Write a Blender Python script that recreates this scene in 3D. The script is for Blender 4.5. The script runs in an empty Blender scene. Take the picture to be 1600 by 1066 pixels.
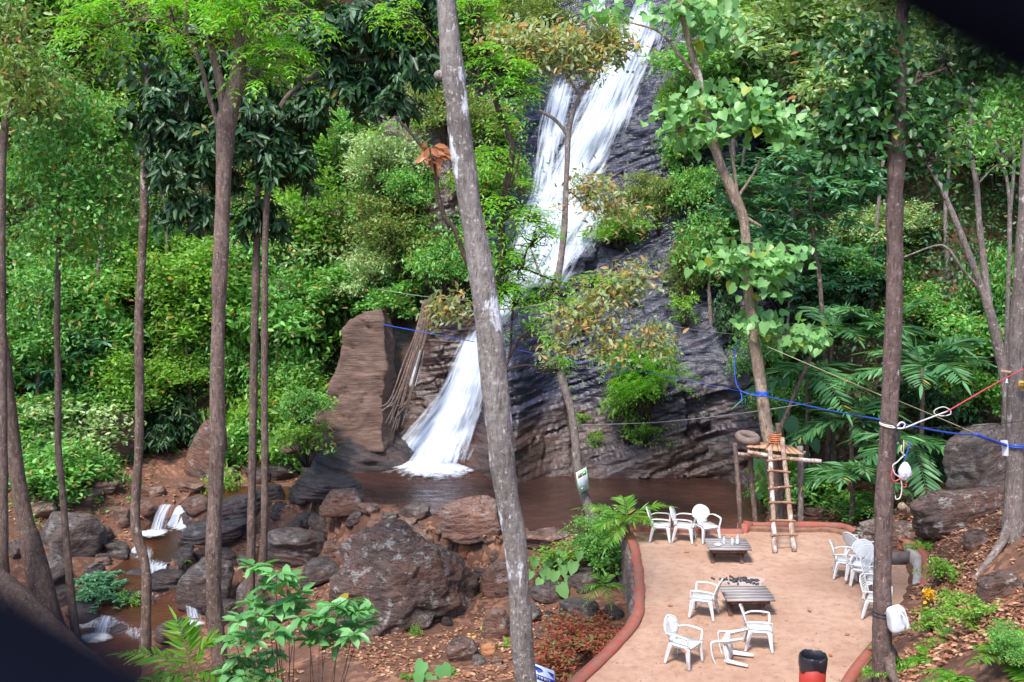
import bpy, bmesh, math, random
import numpy as np
from mathutils import Vector, Matrix
SC = bpy.context.scene
COL = SC.collection
R = math.radians
# ------------------------------------------------------------------ camera
PITCH = R(7.8); FPX = 1700.0; CAMZ = 7.9
cam = bpy.data.objects.new('camera', bpy.data.cameras.new('camera')); COL.objects.link(cam)
cam.location = (0, 0, CAMZ); cam.rotation_euler = (R(90) - PITCH, 0, 0)
cam.data.sensor_width = 36; cam.data.lens = FPX / 1600 * 36
cam.data.clip_start = 0.05; cam.data.clip_end = 600
cam.data.dof.use_dof = True; cam.data.dof.focus_distance = 22; cam.data.dof.aperture_fstop = 1.4
SC.camera = cam
# ------------------------------------------------------------------ world, sun, exposure
SUN_EL, SUN_AZ = R(58), R(205)
w = bpy.data.worlds.new("World"); SC.world = w; w.use_nodes = True
nt = w.node_tree; bg = nt.nodes['Background']
sky = nt.nodes.new('ShaderNodeTexSky'); sky.sky_type = 'NISHITA'; sky.sun_disc = False
sky.sun_elevation = SUN_EL; sky.sun_rotation = SUN_AZ; sky.air_density = 1.0; sky.dust_density = .7; sky.ozone_density = 1.0
nt.links.new(sky.outputs[0], bg.inputs[0]); bg.inputs[1].default_value = 0.15
sl = bpy.data.lights.new('sun', 'SUN'); sl.energy = 2.3; sl.angle = R(12); sl.color = (1, .95, .87)
so = bpy.data.objects.new('sun', sl); COL.objects.link(so)
# sky sun_rotation is measured clockwise from +Y
sdir = Vector((math.sin(SUN_AZ) * math.cos(SUN_EL), math.cos(SUN_AZ) * math.cos(SUN_EL), math.sin(SUN_EL)))
so.rotation_euler = sdir.to_track_quat('Z', 'Y').to_euler(); so.location = sdir * 60
SC.view_settings.view_transform = 'Standard'; SC.view_settings.look = 'None'
SC.view_settings.exposure = 1.4; SC.view_settings.gamma = 1
SC.render.engine = 'CYCLES'
SC.cycles.max_bounces = 5; SC.cycles.diffuse_bounces = 3; SC.cycles.glossy_bounces = 2
SC.cycles.transmission_bounces = 3; SC.cycles.transparent_max_bounces = 10

rng = np.random.default_rng(7)
random.seed(7)
# ------------------------------------------------------------------ view maths (photo pixel -> world)
FW = np.array([0, math.cos(PITCH), -math.sin(PITCH)]); UPV = np.array([0, math.sin(PITCH), math.cos(PITCH)])
RT = np.array([1., 0, 0]); CP = np.array([0, 0, CAMZ])
def ray(px, py): return RT * (px - 800) / FPX + FW + UPV * (533 - py) / FPX
def P(px, py, Y):
    d = ray(px, py); return CP + d * (Y / d[1])
def G(px, py, z=0.0):
    d = ray(px, py); return CP + d * ((z - CAMZ) / d[2])
# ------------------------------------------------------------------ numpy noise
def _h(ix, iy, iz, s):
    n = (ix.astype(np.int64) * 374761393 + iy.astype(np.int64) * 668265263 + iz.astype(np.int64) * 2147483647 + s * 974634777)
    n = (n ^ (n >> 13)) * 1274126177 & 0x7fffffff
    n = (n ^ (n >> 16)) & 0xffff
    return n / 65535.0 * 2 - 1
def vnoise(p, s=0):
    p = np.asarray(p, float); f = np.floor(p); t = p - f; t = t * t * (3 - 2 * t)
    x, y, z = f[..., 0], f[..., 1], f[..., 2]; r = 0
    for dx in (0, 1):
        wx = t[..., 0] if dx else 1 - t[..., 0]
        for dy in (0, 1):
            wy = t[..., 1] if dy else 1 - t[..., 1]
            for dz in (0, 1):
                wz = t[..., 2] if dz else 1 - t[..., 2]
                r = r + wx * wy * wz * _h(x + dx, y + dy, z + dz, s)
    return r
def fbm(p, o=4, s=0, g=.5):
    p = np.asarray(p, float); a = 1; r = 0; t = 0
    for i in range(o):
        r = r + a * vnoise(p * 2 ** i + 17.3 * i, s + i); t += a; a *= g
    return r / t
def X3(x, y, z): return np.stack(np.broadcast_arrays(x, y, z), -1).astype(float)
def sstep(a, b, x):
    t = np.clip((x - a) / (b - a), 0, 1); return t * t * (3 - 2 * t)
def nrm(v): return v / np.maximum(np.linalg.norm(v, axis=-1, keepdims=True), 1e-9)
# ------------------------------------------------------------------ mesh + object helpers
def mesh_np(name, V, F, mat, smooth=False):
    V = np.asarray(V, float); Fs = F if isinstance(F, list) else [F]
    Fs = [np.asarray(f, np.int64) for f in Fs if len(f)]
    me = bpy.data.meshes.new(name)
    me.vertices.add(len(V)); me.vertices.foreach_set('co', V.astype(np.float32).ravel())
    nl = sum(f.size for f in Fs); nf = sum(len(f) for f in Fs)
    me.loops.add(nl); me.polygons.add(nf)
    me.loops.foreach_set('vertex_index', np.concatenate([f.ravel() for f in Fs]).astype(np.int32))
    tot = np.concatenate([np.full(len(f), f.shape[1]) for f in Fs]); st = np.concatenate([[0], np.cumsum(tot)[:-1]])
    me.polygons.foreach_set('loop_start', st.astype(np.int32))
    if smooth: me.polygons.foreach_set('use_smooth', np.ones(nf, bool))
    me.update(calc_edges=True); me.validate()
    if mat: me.materials.append(mat)
    return me
class MB:
    """collects vertex/face blocks into one mesh"""
    def __init__(s): s.V = []; s.F = {}; s.n = 0
    def add(s, V, F):
        V = np.asarray(V, float)
        for f in (F if isinstance(F, list) else [F]):
            f = np.asarray(f)
            if f.size: s.F.setdefault(f.shape[1], []).append(f + s.n)
        s.V.append(V); s.n += len(V); return s
    def mesh(s, name, mat, smooth=False):
        return mesh_np(name, np.concatenate(s.V), [np.concatenate(f) for f in s.F.values()], mat, smooth)
def obj(name, me, parent=None, label=None, cat=None, group=None, kind=None, loc=None):
    if isinstance(me, tuple): me = me[0].mesh(name, me[1], me[2] if len(me) > 2 else False)
    o = bpy.data.objects.new(name, me); COL.objects.link(o)
    if parent is not None: o.parent = parent
    if loc is not None: o.location = loc
    if label: o['label'] = label
    if cat: o['category'] = cat
    if group: o['group'] = group
    if kind: o['kind'] = kind
    return o
def thing(name, label, cat, loc=(0, 0, 0), rz=0, group=None):
    o = obj(name, None, None, label, cat, group); o.location = [float(v) for v in loc]; o.rotation_euler = (0, 0, rz); return o
def dup(root, loc, rz, label, group=None, scale=None, rot=None):
    r = root.copy(); COL.objects.link(r); r.location = [float(v) for v in loc]; r.rotation_euler = rot if rot else (0, 0, rz); r['label'] = label
    if group: r['group'] = group
    if scale is not None: r.scale = scale
    for ch in list(root.children):
        c = ch.copy(); COL.objects.link(c); c.parent = r
        for g in list(ch.children):
            d = g.copy(); COL.objects.link(d); d.parent = c
    return r
def catmull(pts, n):
    p = np.asarray(pts, float); m = len(p)
    if m < 3:
        t = np.linspace(0, 1, n)[:, None]; return p[0] * (1 - t) + p[-1] * t
    q = np.vstack([2 * p[0] - p[1], p, 2 * p[-1] - p[-2]])
    u = np.linspace(0, m - 1, n); i = np.minimum(u.astype(int), m - 2); t = (u - i)[:, None]
    a, b, c, d = q[i], q[i + 1], q[i + 2], q[i + 3]
    return .5 * (2 * b + (c - a) * t + (2 * a - 5 * b + 4 * c - d) * t ** 2 + (3 * b - a - 3 * c + d) * t ** 3)
def tube(mb, pts, rad, sides=8, n=None, bump=0.0, seed=0, closed=False):
    n = n or max(2, (len(pts) - 1) * 6 + 1)
    C = catmull(pts, n); rad = np.atleast_1d(rad).astype(float)
    r = np.interp(np.linspace(0, 1, n), np.linspace(0, 1, len(rad)), rad) if len(rad) > 1 else np.full(n, rad[0])
    T = nrm(np.gradient(C, axis=0)); ref = np.array([0, 0, 1.]) if abs(T[0][2]) < .9 else np.array([1., 0, 0])
    A = np.zeros_like(C); a = nrm(np.cross(T[0], ref))
    for i in range(n):
        a = nrm(a - T[i] * np.dot(a, T[i])); A[i] = a
    B = np.cross(T, A); th = np.arange(sides) * 2 * math.pi / sides
    rr = r[:, None] * np.ones(sides)[None, :]
    V = C[:, None, :] + rr[..., None] * (np.cos(th)[None, :, None] * A[:, None, :] + np.sin(th)[None, :, None] * B[:, None, :])
    if bump:
        k = fbm(V * [7, 7, 2.2] , 3, seed) * bump + fbm(V * [1.5, 1.5, .9], 2, seed + 5) * bump * 1.3
        V = C[:, None, :] + (V - C[:, None, :]) * (1 + k[..., None])
    V = V.reshape(-1, 3); i = np.arange(n - 1)[:, None] * sides; j = np.arange(sides)[None, :]; j2 = (j + 1) % sides
    F = np.stack([i + j, i + j2, i + sides + j2, i + sides + j], -1).reshape(-1, 4)
    V = np.vstack([V, C[0], C[-1]]); k = n * sides; jj = np.arange(sides)
    F2 = np.vstack([np.stack([np.full(sides, k), (jj + 1) % sides, jj], -1), np.stack([np.full(sides, k + 1), k - sides + jj, k - sides + (jj + 1) % sides], -1)])
    mb.add(V, [F, F2]); return C
BOXF = np.array([[0, 3, 2, 1], [4, 5, 6, 7], [0, 1, 5, 4], [1, 2, 6, 5], [2, 3, 7, 6], [3, 0, 4, 7]])
def box(mb, c, s, rz=0, rx=0, ry=0):
    V = np.array([[-1, -1, -1], [1, -1, -1], [1, 1, -1], [-1, 1, -1], [-1, -1, 1], [1, -1, 1], [1, 1, 1], [-1, 1, 1]], float) * np.array(s) / 2
    if rx or ry or rz:
        M = np.array((Matrix.Rotation(rz, 3, 'Z') @ Matrix.Rotation(ry, 3, 'Y') @ Matrix.Rotation(rx, 3, 'X'))); V = V @ M.T
    mb.add(V + np.array(c), BOXF); return mb
def bar(mb, pts, w, t, side, n=None):
    """flat strip swept along pts, wide (w) along 'side', thickness t"""
    n = n or max(2, (len(pts) - 1) * 5 + 1); C = catmull(pts, n); T = nrm(np.gradient(C, axis=0))
    w = np.interp(np.linspace(0, 1, n), np.linspace(0, 1, len(np.atleast_1d(w))), np.atleast_1d(w)) if len(np.atleast_1d(w)) > 1 else np.full(n, np.atleast_1d(w)[0])
    S = np.broadcast_to(np.array(side, float), C.shape); S = nrm(S - T * (S * T).sum(-1, keepdims=True)); N = np.cross(T, S)
    a = S * (w / 2)[:, None]; b = N * t / 2
    V = np.stack([C - a - b, C + a - b, C + a + b, C - a + b], 1).reshape(-1, 3)
    i = np.arange(n - 1)[:, None] * 4; j = np.arange(4)[None, :]; j2 = (j + 1) % 4
    F = np.stack([i + j, i + j2, i + 4 + j2, i + 4 + j], -1).reshape(-1, 4)
    k = (n - 1) * 4
    mb.add(V, np.vstack([F, [[3, 2, 1, 0], [k, k + 1, k + 2, k + 3]]])); return mb
# ------------------------------------------------------------------ node material helpers
class NM:
    def __init__(s, name):
        s.m = bpy.data.materials.new(name); s.m.use_nodes = True; s.t = s.m.node_tree; s.b = s.t.nodes['Principled BSDF']; s.out = s.t.nodes['Material Output']
        s.tc = s.t.nodes.new('ShaderNodeTexCoord')
    def N(s, ty, **k):
        n = s.t.nodes.new(ty)
        for a, b in k.items(): setattr(n, a, b)
        return n
    def L(s, a, b): s.t.links.new(a, b)
    def coord(s, scale=(1, 1, 1), rot=(0, 0, 0), src='Object'):
        mp = s.N('ShaderNodeMapping'); mp.inputs['Scale'].default_value = scale; mp.inputs['Rotation'].default_value = rot
        s.L(s.tc.outputs[src], mp.inputs[0]); return mp.outputs[0]
    def noise(s, vec, scale, detail=5, rough=.55, dist=0):
        n = s.N('ShaderNodeTexNoise'); n.inputs['Scale'].default_value = scale; n.inputs['Detail'].default_value = detail
        n.inputs['Roughness'].default_value = rough; n.inputs['Distortion'].default_value = dist; s.L(vec, n.inputs['Vector']); return n.outputs[0]
    def voro(s, vec, scale, out='Color', feat='F1'):
        n = s.N('ShaderNodeTexVoronoi'); n.feature = feat; n.inputs['Scale'].default_value = scale; s.L(vec, n.inputs['Vector']); return n.outputs[out]
    def ramp(s, fac, stops, interp='LINEAR'):
        r = s.N('ShaderNodeValToRGB'); r.color_ramp.interpolation = interp; e = r.color_ramp.elements
        while len(e) < len(stops): e.new(.5)
        for q, (p, c) in zip(e, stops): q.position = p; q.color = (c, c, c, 1) if not hasattr(c, '__len__') else (*c, 1)
        s.L(fac, r.inputs[0]); return r.outputs[0]
    def mix(s, fac, a, b, mode='MIX'):
        m = s.N('ShaderNodeMix'); m.data_type = 'RGBA'; m.blend_type = mode
        for i, v in ((0, fac), (6, a), (7, b)):
            if hasattr(v, 'node'): s.L(v, m.inputs[i])
            elif i == 0: m.inputs[0].default_value = v
            else: m.inputs[i].default_value = (*v, 1)
        return m.outputs[2]
    def math(s, op, a, b=0.0):
        m = s.N('ShaderNodeMath'); m.operation = op
        for i, v in ((0, a), (1, b)):
            if hasattr(v, 'node'): s.L(v, m.inputs[i])
            else: m.inputs[i].default_value = v
        return m.outputs[0]
    def bump(s, h, strength=.5, dist=.05, prev=None):
        b = s.N('ShaderNodeBump'); b.inputs['Strength'].default_value = strength; b.inputs['Distance'].default_value = dist; s.L(h, b.inputs['Height'])
        if prev is not None: s.L(prev, b.inputs['Normal'])
        return b.outputs[0]
    def fin(s, col=None, rough=.7, normal=None, spec=.5, coat=0, metal=0):
        b = s.b
        for k, v in (('Base Color', col), ('Roughness', rough), ('Normal', normal), ('Specular IOR Level', spec), ('Coat Weight', coat), ('Metallic', metal)):
            if v is None: continue
            if hasattr(v, 'node'): s.L(v, b.inputs[k])
            elif k == 'Base Color': b.inputs[k].default_value = (*v, 1)
            else: b.inputs[k].default_value = v
        return s.m
def mat_plain(name, c, rough=.6, var=.12, spec=.5, scale=8, bump=.2):
    m = NM(name); v = m.coord(); n = m.noise(v, scale, 5)
    col = m.mix(m.ramp(n, [(.3, 0), (.7, 1)]), tuple(x * (1 - var) for x in c), tuple(min(1, x * (1 + var)) for x in c))
    return m.fin(col, rough, m.bump(n, bump, .01), spec)
def mat_bark(name, a, b, patch=None, plo=.62, phi=.68, pscale=5, rings=0):
    m = NM(name); v = m.coord((1, 1, .4)); n = m.noise(v, 13, 8, .72); n2 = m.noise(m.coord((1, 1, .5)), 1.6, 4)
    col = m.mix(m.ramp(n, [(.38, 0), (.6, 1)]), a, b)
    col = m.mix(m.ramp(n2, [(.4, 0), (.65, .55)]), col, tuple(x * .55 for x in a))
    sp = m.noise(m.coord((1, 1, 1)), 16, 4, .7); col = m.mix(m.ramp(sp, [(.6, 0), (.63, .8)]), col, tuple(min(.8, x * 1.7) for x in b))
    h = n
    ln = m.noise(m.coord((1, 1, 7)), 9, 3, .6); col = m.mix(m.ramp(ln, [(.3, .75), (.38, 0)]), col, tuple(x * .45 for x in a))
    ck = m.noise(m.coord((1, 1, .12)), 30, 3, .7); col = m.mix(m.ramp(ck, [(.34, .8), (.42, 0)]), col, tuple(x * .4 for x in a)); h = m.math('ADD', n, m.math('MULTIPLY', ck, .6))
    if rings:
        wv = m.N('ShaderNodeTexWave'); wv.bands_direction = 'Z'; wv.inputs['Scale'].default_value = rings; wv.inputs['Distortion'].default_value = 2.5; wv.inputs['Detail'].default_value = 3
        m.L(m.coord(), wv.inputs[0]); h = m.math('ADD', h, m.math('MULTIPLY', wv.outputs[1], .05))
        col = m.mix(m.ramp(wv.outputs[1], [(.0, .15), (.12, 0)]), col, tuple(x * .6 for x in a))
    if patch:
        pn = m.noise(m.coord((1, 1, .4)), pscale, 8, .68); col = m.mix(m.ramp(pn, [(plo, 0), (phi, 1)]), col, patch)
    return m.fin(col, .85, m.bump(h, 1.0, .05), .25)
def mat_leaf(name, c1, c2, c3=None, rough=.42, trans=.35, spec=.5, frac3=.06, tr=None):
    m = NM(name); g = m.N('ShaderNodeNewGeometry'); rnd = g.outputs['Random Per Island']; oi = m.N('ShaderNodeObjectInfo')
    st = [(0, c1), (.55, c2), (.86, tuple(min(1, x * 1.2) for x in c2)), (.9, tuple(min(.7, x * 1.35 + .1) for x in c2))]  # palest stops paint highlight sparkle into a fraction of the leaves
    col = m.ramp(rnd, st)
    big = m.noise(m.coord((1, 1, 1), src='Object'), .8, 3)
    col = m.mix(m.ramp(big, [(.35, 0), (.65, .5)]), col, tuple(x * .75 for x in c1))
    if c3:
        col = m.mix(m.ramp(rnd, [(1 - frac3 - .005, 0), (1 - frac3, 1)]), col, c3)
    m.fin(col, rough, None, spec)
    t = m.N('ShaderNodeBsdfTranslucent'); hs = m.mix(1.0, col, (1.25, 1.3, .5), 'MULTIPLY'); m.L(hs, t.inputs[0])
    mx = m.N('ShaderNodeMixShader'); mx.inputs[0].default_value = trans; m.L(m.b.outputs[0], mx.inputs[1]); m.L(t.outputs[0], mx.inputs[2]); m.L(mx.outputs[0], m.out.inputs[0])
    return m.m
# ------------------------------------------------------------------ terrain height field
TERR_PX = [(983, 829), (996, 850), (1003, 885), (1007, 930), (1002, 972), (965, 1018), (915, 1066), (850, 1125), (840, 1180), (1290, 1180), (1330, 1068), (1395, 985), (1418, 950), (1434, 922), (1434, 893), (1420, 872), (1388, 861), (1330, 836), (1300, 829), (1168, 827), (1160, 832), (1080, 831)]
TERR = np.array([G(a, b, 0)[:2] for a, b in TERR_PX])
POOL_PX = [(553, 762), (585, 783), (640, 797), (700, 812), (780, 825), (870, 835), (950, 842), (1030, 842), (1120, 842), (1185, 838), (1198, 800), (1200, 762), (1120, 735), (1000, 715), (850, 705), (730, 700), (600, 690), (560, 735)]
POOL = np.array([G(a, b, -.8)[:2] for a, b in POOL_PX])
def sdist(poly, x, y):
    """signed distance, positive inside"""
    x = np.asarray(x, float); y = np.asarray(y, float); d = np.full(x.shape, 1e9); ins = np.zeros(x.shape, bool); n = len(poly)
    for i in range(n):
        ax, ay = poly[i]; bx, by = poly[(i + 1) % n]; ex, ey = bx - ax, by - ay
        t = np.clip(((x - ax) * ex + (y - ay) * ey) / (ex * ex + ey * ey), 0, 1)
        d = np.minimum(d, np.hypot(x - ax - t * ex, y - ay - t * ey))
        if ey != 0: ins ^= ((ay > y) != (by > y)) & (x < ex * (y - ay) / ey + ax)
    return np.where(ins, d, -d)
CTL = [(*G(a, b, z)[:2], z) for a, b, z in [
 (262, 792, -1.65), (262, 765, -1.6), (150, 760, -1.3), (60, 745, -1.0), (0, 700, -.6), (60, 860, -2.1), (0, 900, -2.4), (262, 845, -2.7), (210, 900, -3.1), (170, 990, -3.6),
 (80, 1060, -3.6), (300, 1060, -3.2), (400, 970, -2.9), (480, 850, -2.3), (420, 765, -1.9), (430, 800, -2.3), (520, 790, -1.5), (560, 745, -1.1), (350, 700, -.9), (500, 980, -2.1), (740, 985, -1.9),
 (620, 1040, -1.6), (450, 1060, -1.9), (800, 1066, -1.4), (640, 812, -.95), (720, 865, -1.6), (800, 850, -.95), (870, 850, -.6), (830, 900, -1.5), (900, 940, -1.5), (880, 1000, -1.4),
 (960, 955, -1.4), (950, 850, -.6), (980, 900, -1.2), (1230, 815, -.3), (1350, 800, .1), (1190, 790, -.5), (1300, 780, 0), (1440, 860, .35), (1450, 960, .3), (1400, 1040, .2),
 (1500, 850, .95), (1590, 800, 1.8), (1500, 1000, 1.1), (1600, 1066, 1.6), (1600, 930, 1.9), (1480, 770, .9)]]
CTL += [(0, 0, 6.2), (0, 5, 4), (-6, 5, 3.5), (6, 5, 4.2), (-12, 5, 3), (12, 5, 5), (0, 10, 1), (-6, 10, .3), (6, 10, 1.2), (-12, 12, -1), (14, 12, 4), (0, 14, -.6), (4, 14, -.1), (-8, 16, -2.3), (-25, 30, 1), (-25, 15, 0),
        (-30, 45, 3), (0, 45, 1), (22, 30, 3), (25, 15, 7), (22, 45, 3), (-16, 37, -.4), (-40, 10, 6), (40, 10, 10), (0, -10, 9), (-50, 60, 8), (50, 60, 8), (0, 70, 4), (-30, -10, 9), (30, -10, 12)]
CTL = np.array(CTL)
_d = np.hypot(CTL[:, None, 0] - CTL[None, :, 0], CTL[:, None, 1] - CTL[None, :, 1])
_n = len(CTL); _A = np.zeros((_n + 3, _n + 3)); _A[:_n, :_n] = -_d + np.eye(_n) * .02 * -1; _A[:_n, _n:] = np.c_[np.ones(_n), CTL[:, :2]]; _A[_n:, :_n] = _A[:_n, _n:].T
_W = np.linalg.solve(_A, np.r_[CTL[:, 2], 0, 0, 0])
HX = [-60, -22, -16, -10, -5.5, -5, 8.2, 9.2, 13, 17, 24, 60]; HY = [20, 30, 35.5, 37.5, 37.8, 37.2, 36.5, 30.5, 27.5, 26.5, 19, 4]
CREEKS = [([(640, 800, -.84), (600, 795, -1.0), (560, 783, -1.3), (500, 776, -1.5), (430, 770, -1.6), (350, 772, -1.62), (262, 789, -1.64), (262, 795, -1.66), (262, 816, -2.3), (255, 850, -2.45), (235, 870, -2.5), (225, 880, -2.8), (190, 920, -2.9), (180, 935, -3.1), (190, 970, -3.2), (180, 985, -3.45), (130, 1040, -3.5), (90, 1100, -3.6)], [.3, .3, .35, .5, .6, .8, .5, .45, .6, .7, .6, .6, .8, .8, .8, .8, 1.3, 1.8]),
          ([(520, 800, -1.75), (490, 830, -2.1), (440, 850, -2.3), (400, 872, -2.4), (360, 885, -2.75), (320, 900, -2.85), (290, 930, -2.95), (262, 950, -3.15), (215, 970, -3.2)], [.3, .35, .4, .45, .45, .45, .5, .6, .7])]
CREEKP = [(np.array([G(a, b, z) for a, b, z in c]), np.array(w)) for c, w in CREEKS]
def creek(x, y):
    """(distance outside the channel edge, water level)"""
    D = np.full(x.shape, 1e9); Z = np.zeros(x.shape)
    for c, w in CREEKP:
        for i in range(len(c) - 1):
            a, b = c[i], c[i + 1]; e = (b - a)[:2]; t = np.clip(((x - a[0]) * e[0] + (y - a[1]) * e[1]) / max(e @ e, 1e-6), 0, 1)
            d = np.hypot(x - a[0] - t * e[0], y - a[1] - t * e[1]) - (w[i] + (w[i + 1] - w[i]) * t)
            m = d < D; D = np.where(m, d, D); Z = np.where(m, a[2] + (b[2] - a[2]) * t, Z)
    return D, Z
def H(x, y):
    x = np.asarray(x, float); y = np.asarray(y, float); z = np.zeros(np.broadcast(x, y).shape)
    for i in range(_n): z = z - _W[i] * np.hypot(x - CTL[i, 0], y - CTL[i, 1])
    z = z + _W[_n] + _W[_n + 1] * x + _W[_n + 2] * y
    y0 = np.interp(x, HX, HY); sl = np.interp(x, [-60, -6, 8, 60], [1.0, 1.1, 1.25, 1.0]); q = (y - y0) * sl
    z = z + np.where(q > 0, np.sqrt(q * q + .25) - .5 * np.exp(-q), 0) * (q > 0)
    z = z + fbm(X3(x * .9, y * .9, 0), 3, 3) * .16 + fbm(X3(x * .25, y * .25, 0), 2, 9) * np.clip(q * .35, 0, 2.6)
    cd, cz = creek(x, y); k = 1 - sstep(-.35, .35, cd); z = z * (1 - k) + (cz - .3) * k; k = (1 - sstep(.3, 1.6, cd)) * (cd >= -.35) * sstep(-.3, .3, cd); z = z * (1 - k) + np.clip(z, cz + .05, cz + .6) * k
    dp = sdist(POOL, x, y); z = z * (1 - sstep(-.35, .5, dp)) + -1.7 * sstep(-.35, .5, dp)
    near = sstep(-1.6, -.3, dp) * (1 - sstep(-.3, 0, dp)) * (y < 31); z = np.where((dp < 0) & (dp > -1.2) & (y < 31), np.maximum(z, -.72 + .1 * fbm(X3(x * 2, y * 2, 0), 2, 4)), z)
    dt = sdist(TERR, x, y); k = sstep(-.05, .3, dt); z = z * (1 - k) + np.minimum(z, -.12) * k
    k = sstep(-.6, 0, dt) * (x > 5) * (y > 15); z = z * (1 - k) + np.minimum(z, .12) * k
    return z
def Hs(x, y): return float(H(np.array([x]), np.array([y]))[0])
# ------------------------------------------------------------------ cliff surface y = YC(x, z)
_bx = [(560, 708), (620, 712), (720, 722), (760, 735), (850, 737), (950, 739), (1050, 746), (1130, 752), (1200, 762)]
_bp = np.array([G(a, b, -.8)[:2] for a, b in _bx])
def strat(x, z, y=0):
    """piecewise ledges: every tilted layer breaks into blocks that stand out by different amounts"""
    w_ = z + .2 * fbm(X3(x * .22, z * .3, 0), 2, 31) - (.2 + .16 * sstep(0, 5, x)) * x; out = 0
    for fz, fx, am, s in ((.95, .3, .5, 1), (2.7, .5, .15, 2), (7, 1.1, .05, 3), (17, 2.2, .02, 4)):
        ww = w_ * fz + .16 * fbm(X3(x * fx * .6, z * fx * .6, s), 2, 37 + s); i = np.floor(ww); t = ww - i
        xo = x * fx + _h(i, i * 0, i * 0, 50 + s) * 3 + .3 * fbm(X3(x * 2, z * 2, s), 2, 90 + s); j = np.floor(xo)
        p = (_h(i, j, i * 0, 60 + s) * .5 + .5); out = out + am * (p * (.65 + .35 * t) + .35 * t)
    return out
def YC(x, z):
    x = np.asarray(x, float); z = np.asarray(z, float)
    yb = np.interp(x, _bp[:, 0], _bp[:, 1]); h = z + .8
    cot = np.interp(x, [-5, -2.2, -1.2, 1, 9], [.42, .42, .52, .62, .6])
    y = yb + h * cot + .35 * np.sin(h * .7 + x * .3)
    st = strat(x, z); amp = .45 + .7 * sstep(-.2, .6, fbm(X3(x * .25, z * .25, 1), 2, 77) + .25)
    y = y - st * amp * sstep(-.3, 1.5, x + 4)
    y = y - fbm(X3(x * .45, z * .45, 5), 3, 41) * .6 - fbm(X3(x * 3.5, z * 6 - x, 5), 4, 43) * .09
    # broken blocky toe
    q = np.floor(X3(x * .55 + .25 * fbm(X3(x, z, 0), 2, 5), z * .9 - x * .25, 0)); blk = _h(q[..., 0], q[..., 1], q[..., 2], 8)
    y = y - blk * .22 * (1 - sstep(1.2, 2.6, z)) * sstep(-1, 0, x)
    # the water's chute is a trough, bulging ridge on its right at the lower fall
    y = y - 1.3 * np.exp(-((x + .1) / .9) ** 2) * (1 - sstep(2, 5, z)) 
    y = y + np.maximum(0, -4.6 - x) ** 1.5 * 1.5 + np.maximum(0, x - 8.3) ** 1.5 * 1.6
    return y
YCZ = None
def cliff_hit(px, py):
    """vectorised ray / cliff intersection (water plane stops it too)"""
    px = np.asarray(px, float); py = np.asarray(py, float)
    D = RT * ((px - 800) / FPX)[..., None] + FW + UPV * ((533 - py) / FPX)[..., None]; D = D / D[..., 1:2]
    done = np.zeros(px.shape, bool); y0 = np.full(px.shape, 30.); y1 = np.full(px.shape, 54.)
    for y in np.arange(30.4, 54, .4):
        q = CP + D * y; c = ((YC(q[..., 0], q[..., 2]) < y) | (q[..., 2] < -.8)) & ~done
        y1 = np.where(c, y, y1); y0 = np.where(c, y - .4, y0); done |= c
        if done.all(): break
    for _ in range(6):
        ym = (y0 + y1) / 2; q = CP + D * ym[..., None]; c = (YC(q[..., 0], q[..., 2]) < ym) | (q[..., 2] < -.8)
        y1 = np.where(c, ym, y1); y0 = np.where(c, y0, ym)
    return CP + D * y0[..., None]
def hit(px, py, ymin=12, ymax=75, step=.12):
    """first terrain / cliff point seen along the ray of a photo pixel"""
    d = ray(px, py); d = d / d[1]; ys = np.arange(ymin, ymax, step); pt = CP[None] + d[None] * ys[:, None]
    c = H(pt[:, 0], pt[:, 1]) > pt[:, 2]
    m = (pt[:, 0] > -6.5) & (pt[:, 0] < 10) & (pt[:, 2] < 23); c |= m & (YC(pt[:, 0], pt[:, 2]) < pt[:, 1]) & (pt[:, 1] < 60)
    k = np.argmax(c) if c.any() else len(ys) - 1
    return pt[k]
# ------------------------------------------------------------------ setting materials
def m_ground():
    m = NM('soil'); v = m.coord(); n = m.noise(v, 1.1, 6, .6); n2 = m.noise(v, 9, 5, .6)
    col = m.mix(m.ramp(n, [(.35, 0), (.65, 1)]), (.09, .043, .028), (.175, .09, .062))
    col = m.mix(m.ramp(n2, [(.3, .6), (.6, 0)]), col, (.075, .04, .028))
    vc = m.voro(v, 9, 'Color'); sep = m.N('ShaderNodeSeparateColor'); m.L(vc, sep.inputs[0])
    lc = m.ramp(sep.outputs[1], [(0, (.26, .1, .055)), (.5, (.36, .19, .12)), (1, (.16, .07, .045))])
    mask = m.math('MULTIPLY', m.ramp(sep.outputs[0], [(.55, 0), (.6, 1)]), m.ramp(m.noise(v, .8, 3), [(.4, 0), (.55, .7)]))
    col = m.mix(mask, col, lc)
    return m.fin(col, .95, m.bump(n2, .7, .06), .2)
def m_sand():
    m = NM('sand'); v = m.coord(); n = m.noise(v, .55, 5, .6); n2 = m.noise(v, 5, 6, .7); n3 = m.noise(v, 60, 3, .6)
    col = m.mix(m.ramp(n, [(.35, 0), (.66, 1)]), (.37, .22, .15), (.48, .315, .23))
    col = m.mix(m.ramp(n2, [(.3, .7), (.55, 0)]), col, (.27, .145, .1)); col = m.mix(m.ramp(n3, [(.3, .35), (.5, 0)]), col, (.3, .17, .11))
    return m.fin(col, .95, m.bump(n3, .35, .01, m.bump(n2, .6, .04)), .15)
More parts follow.
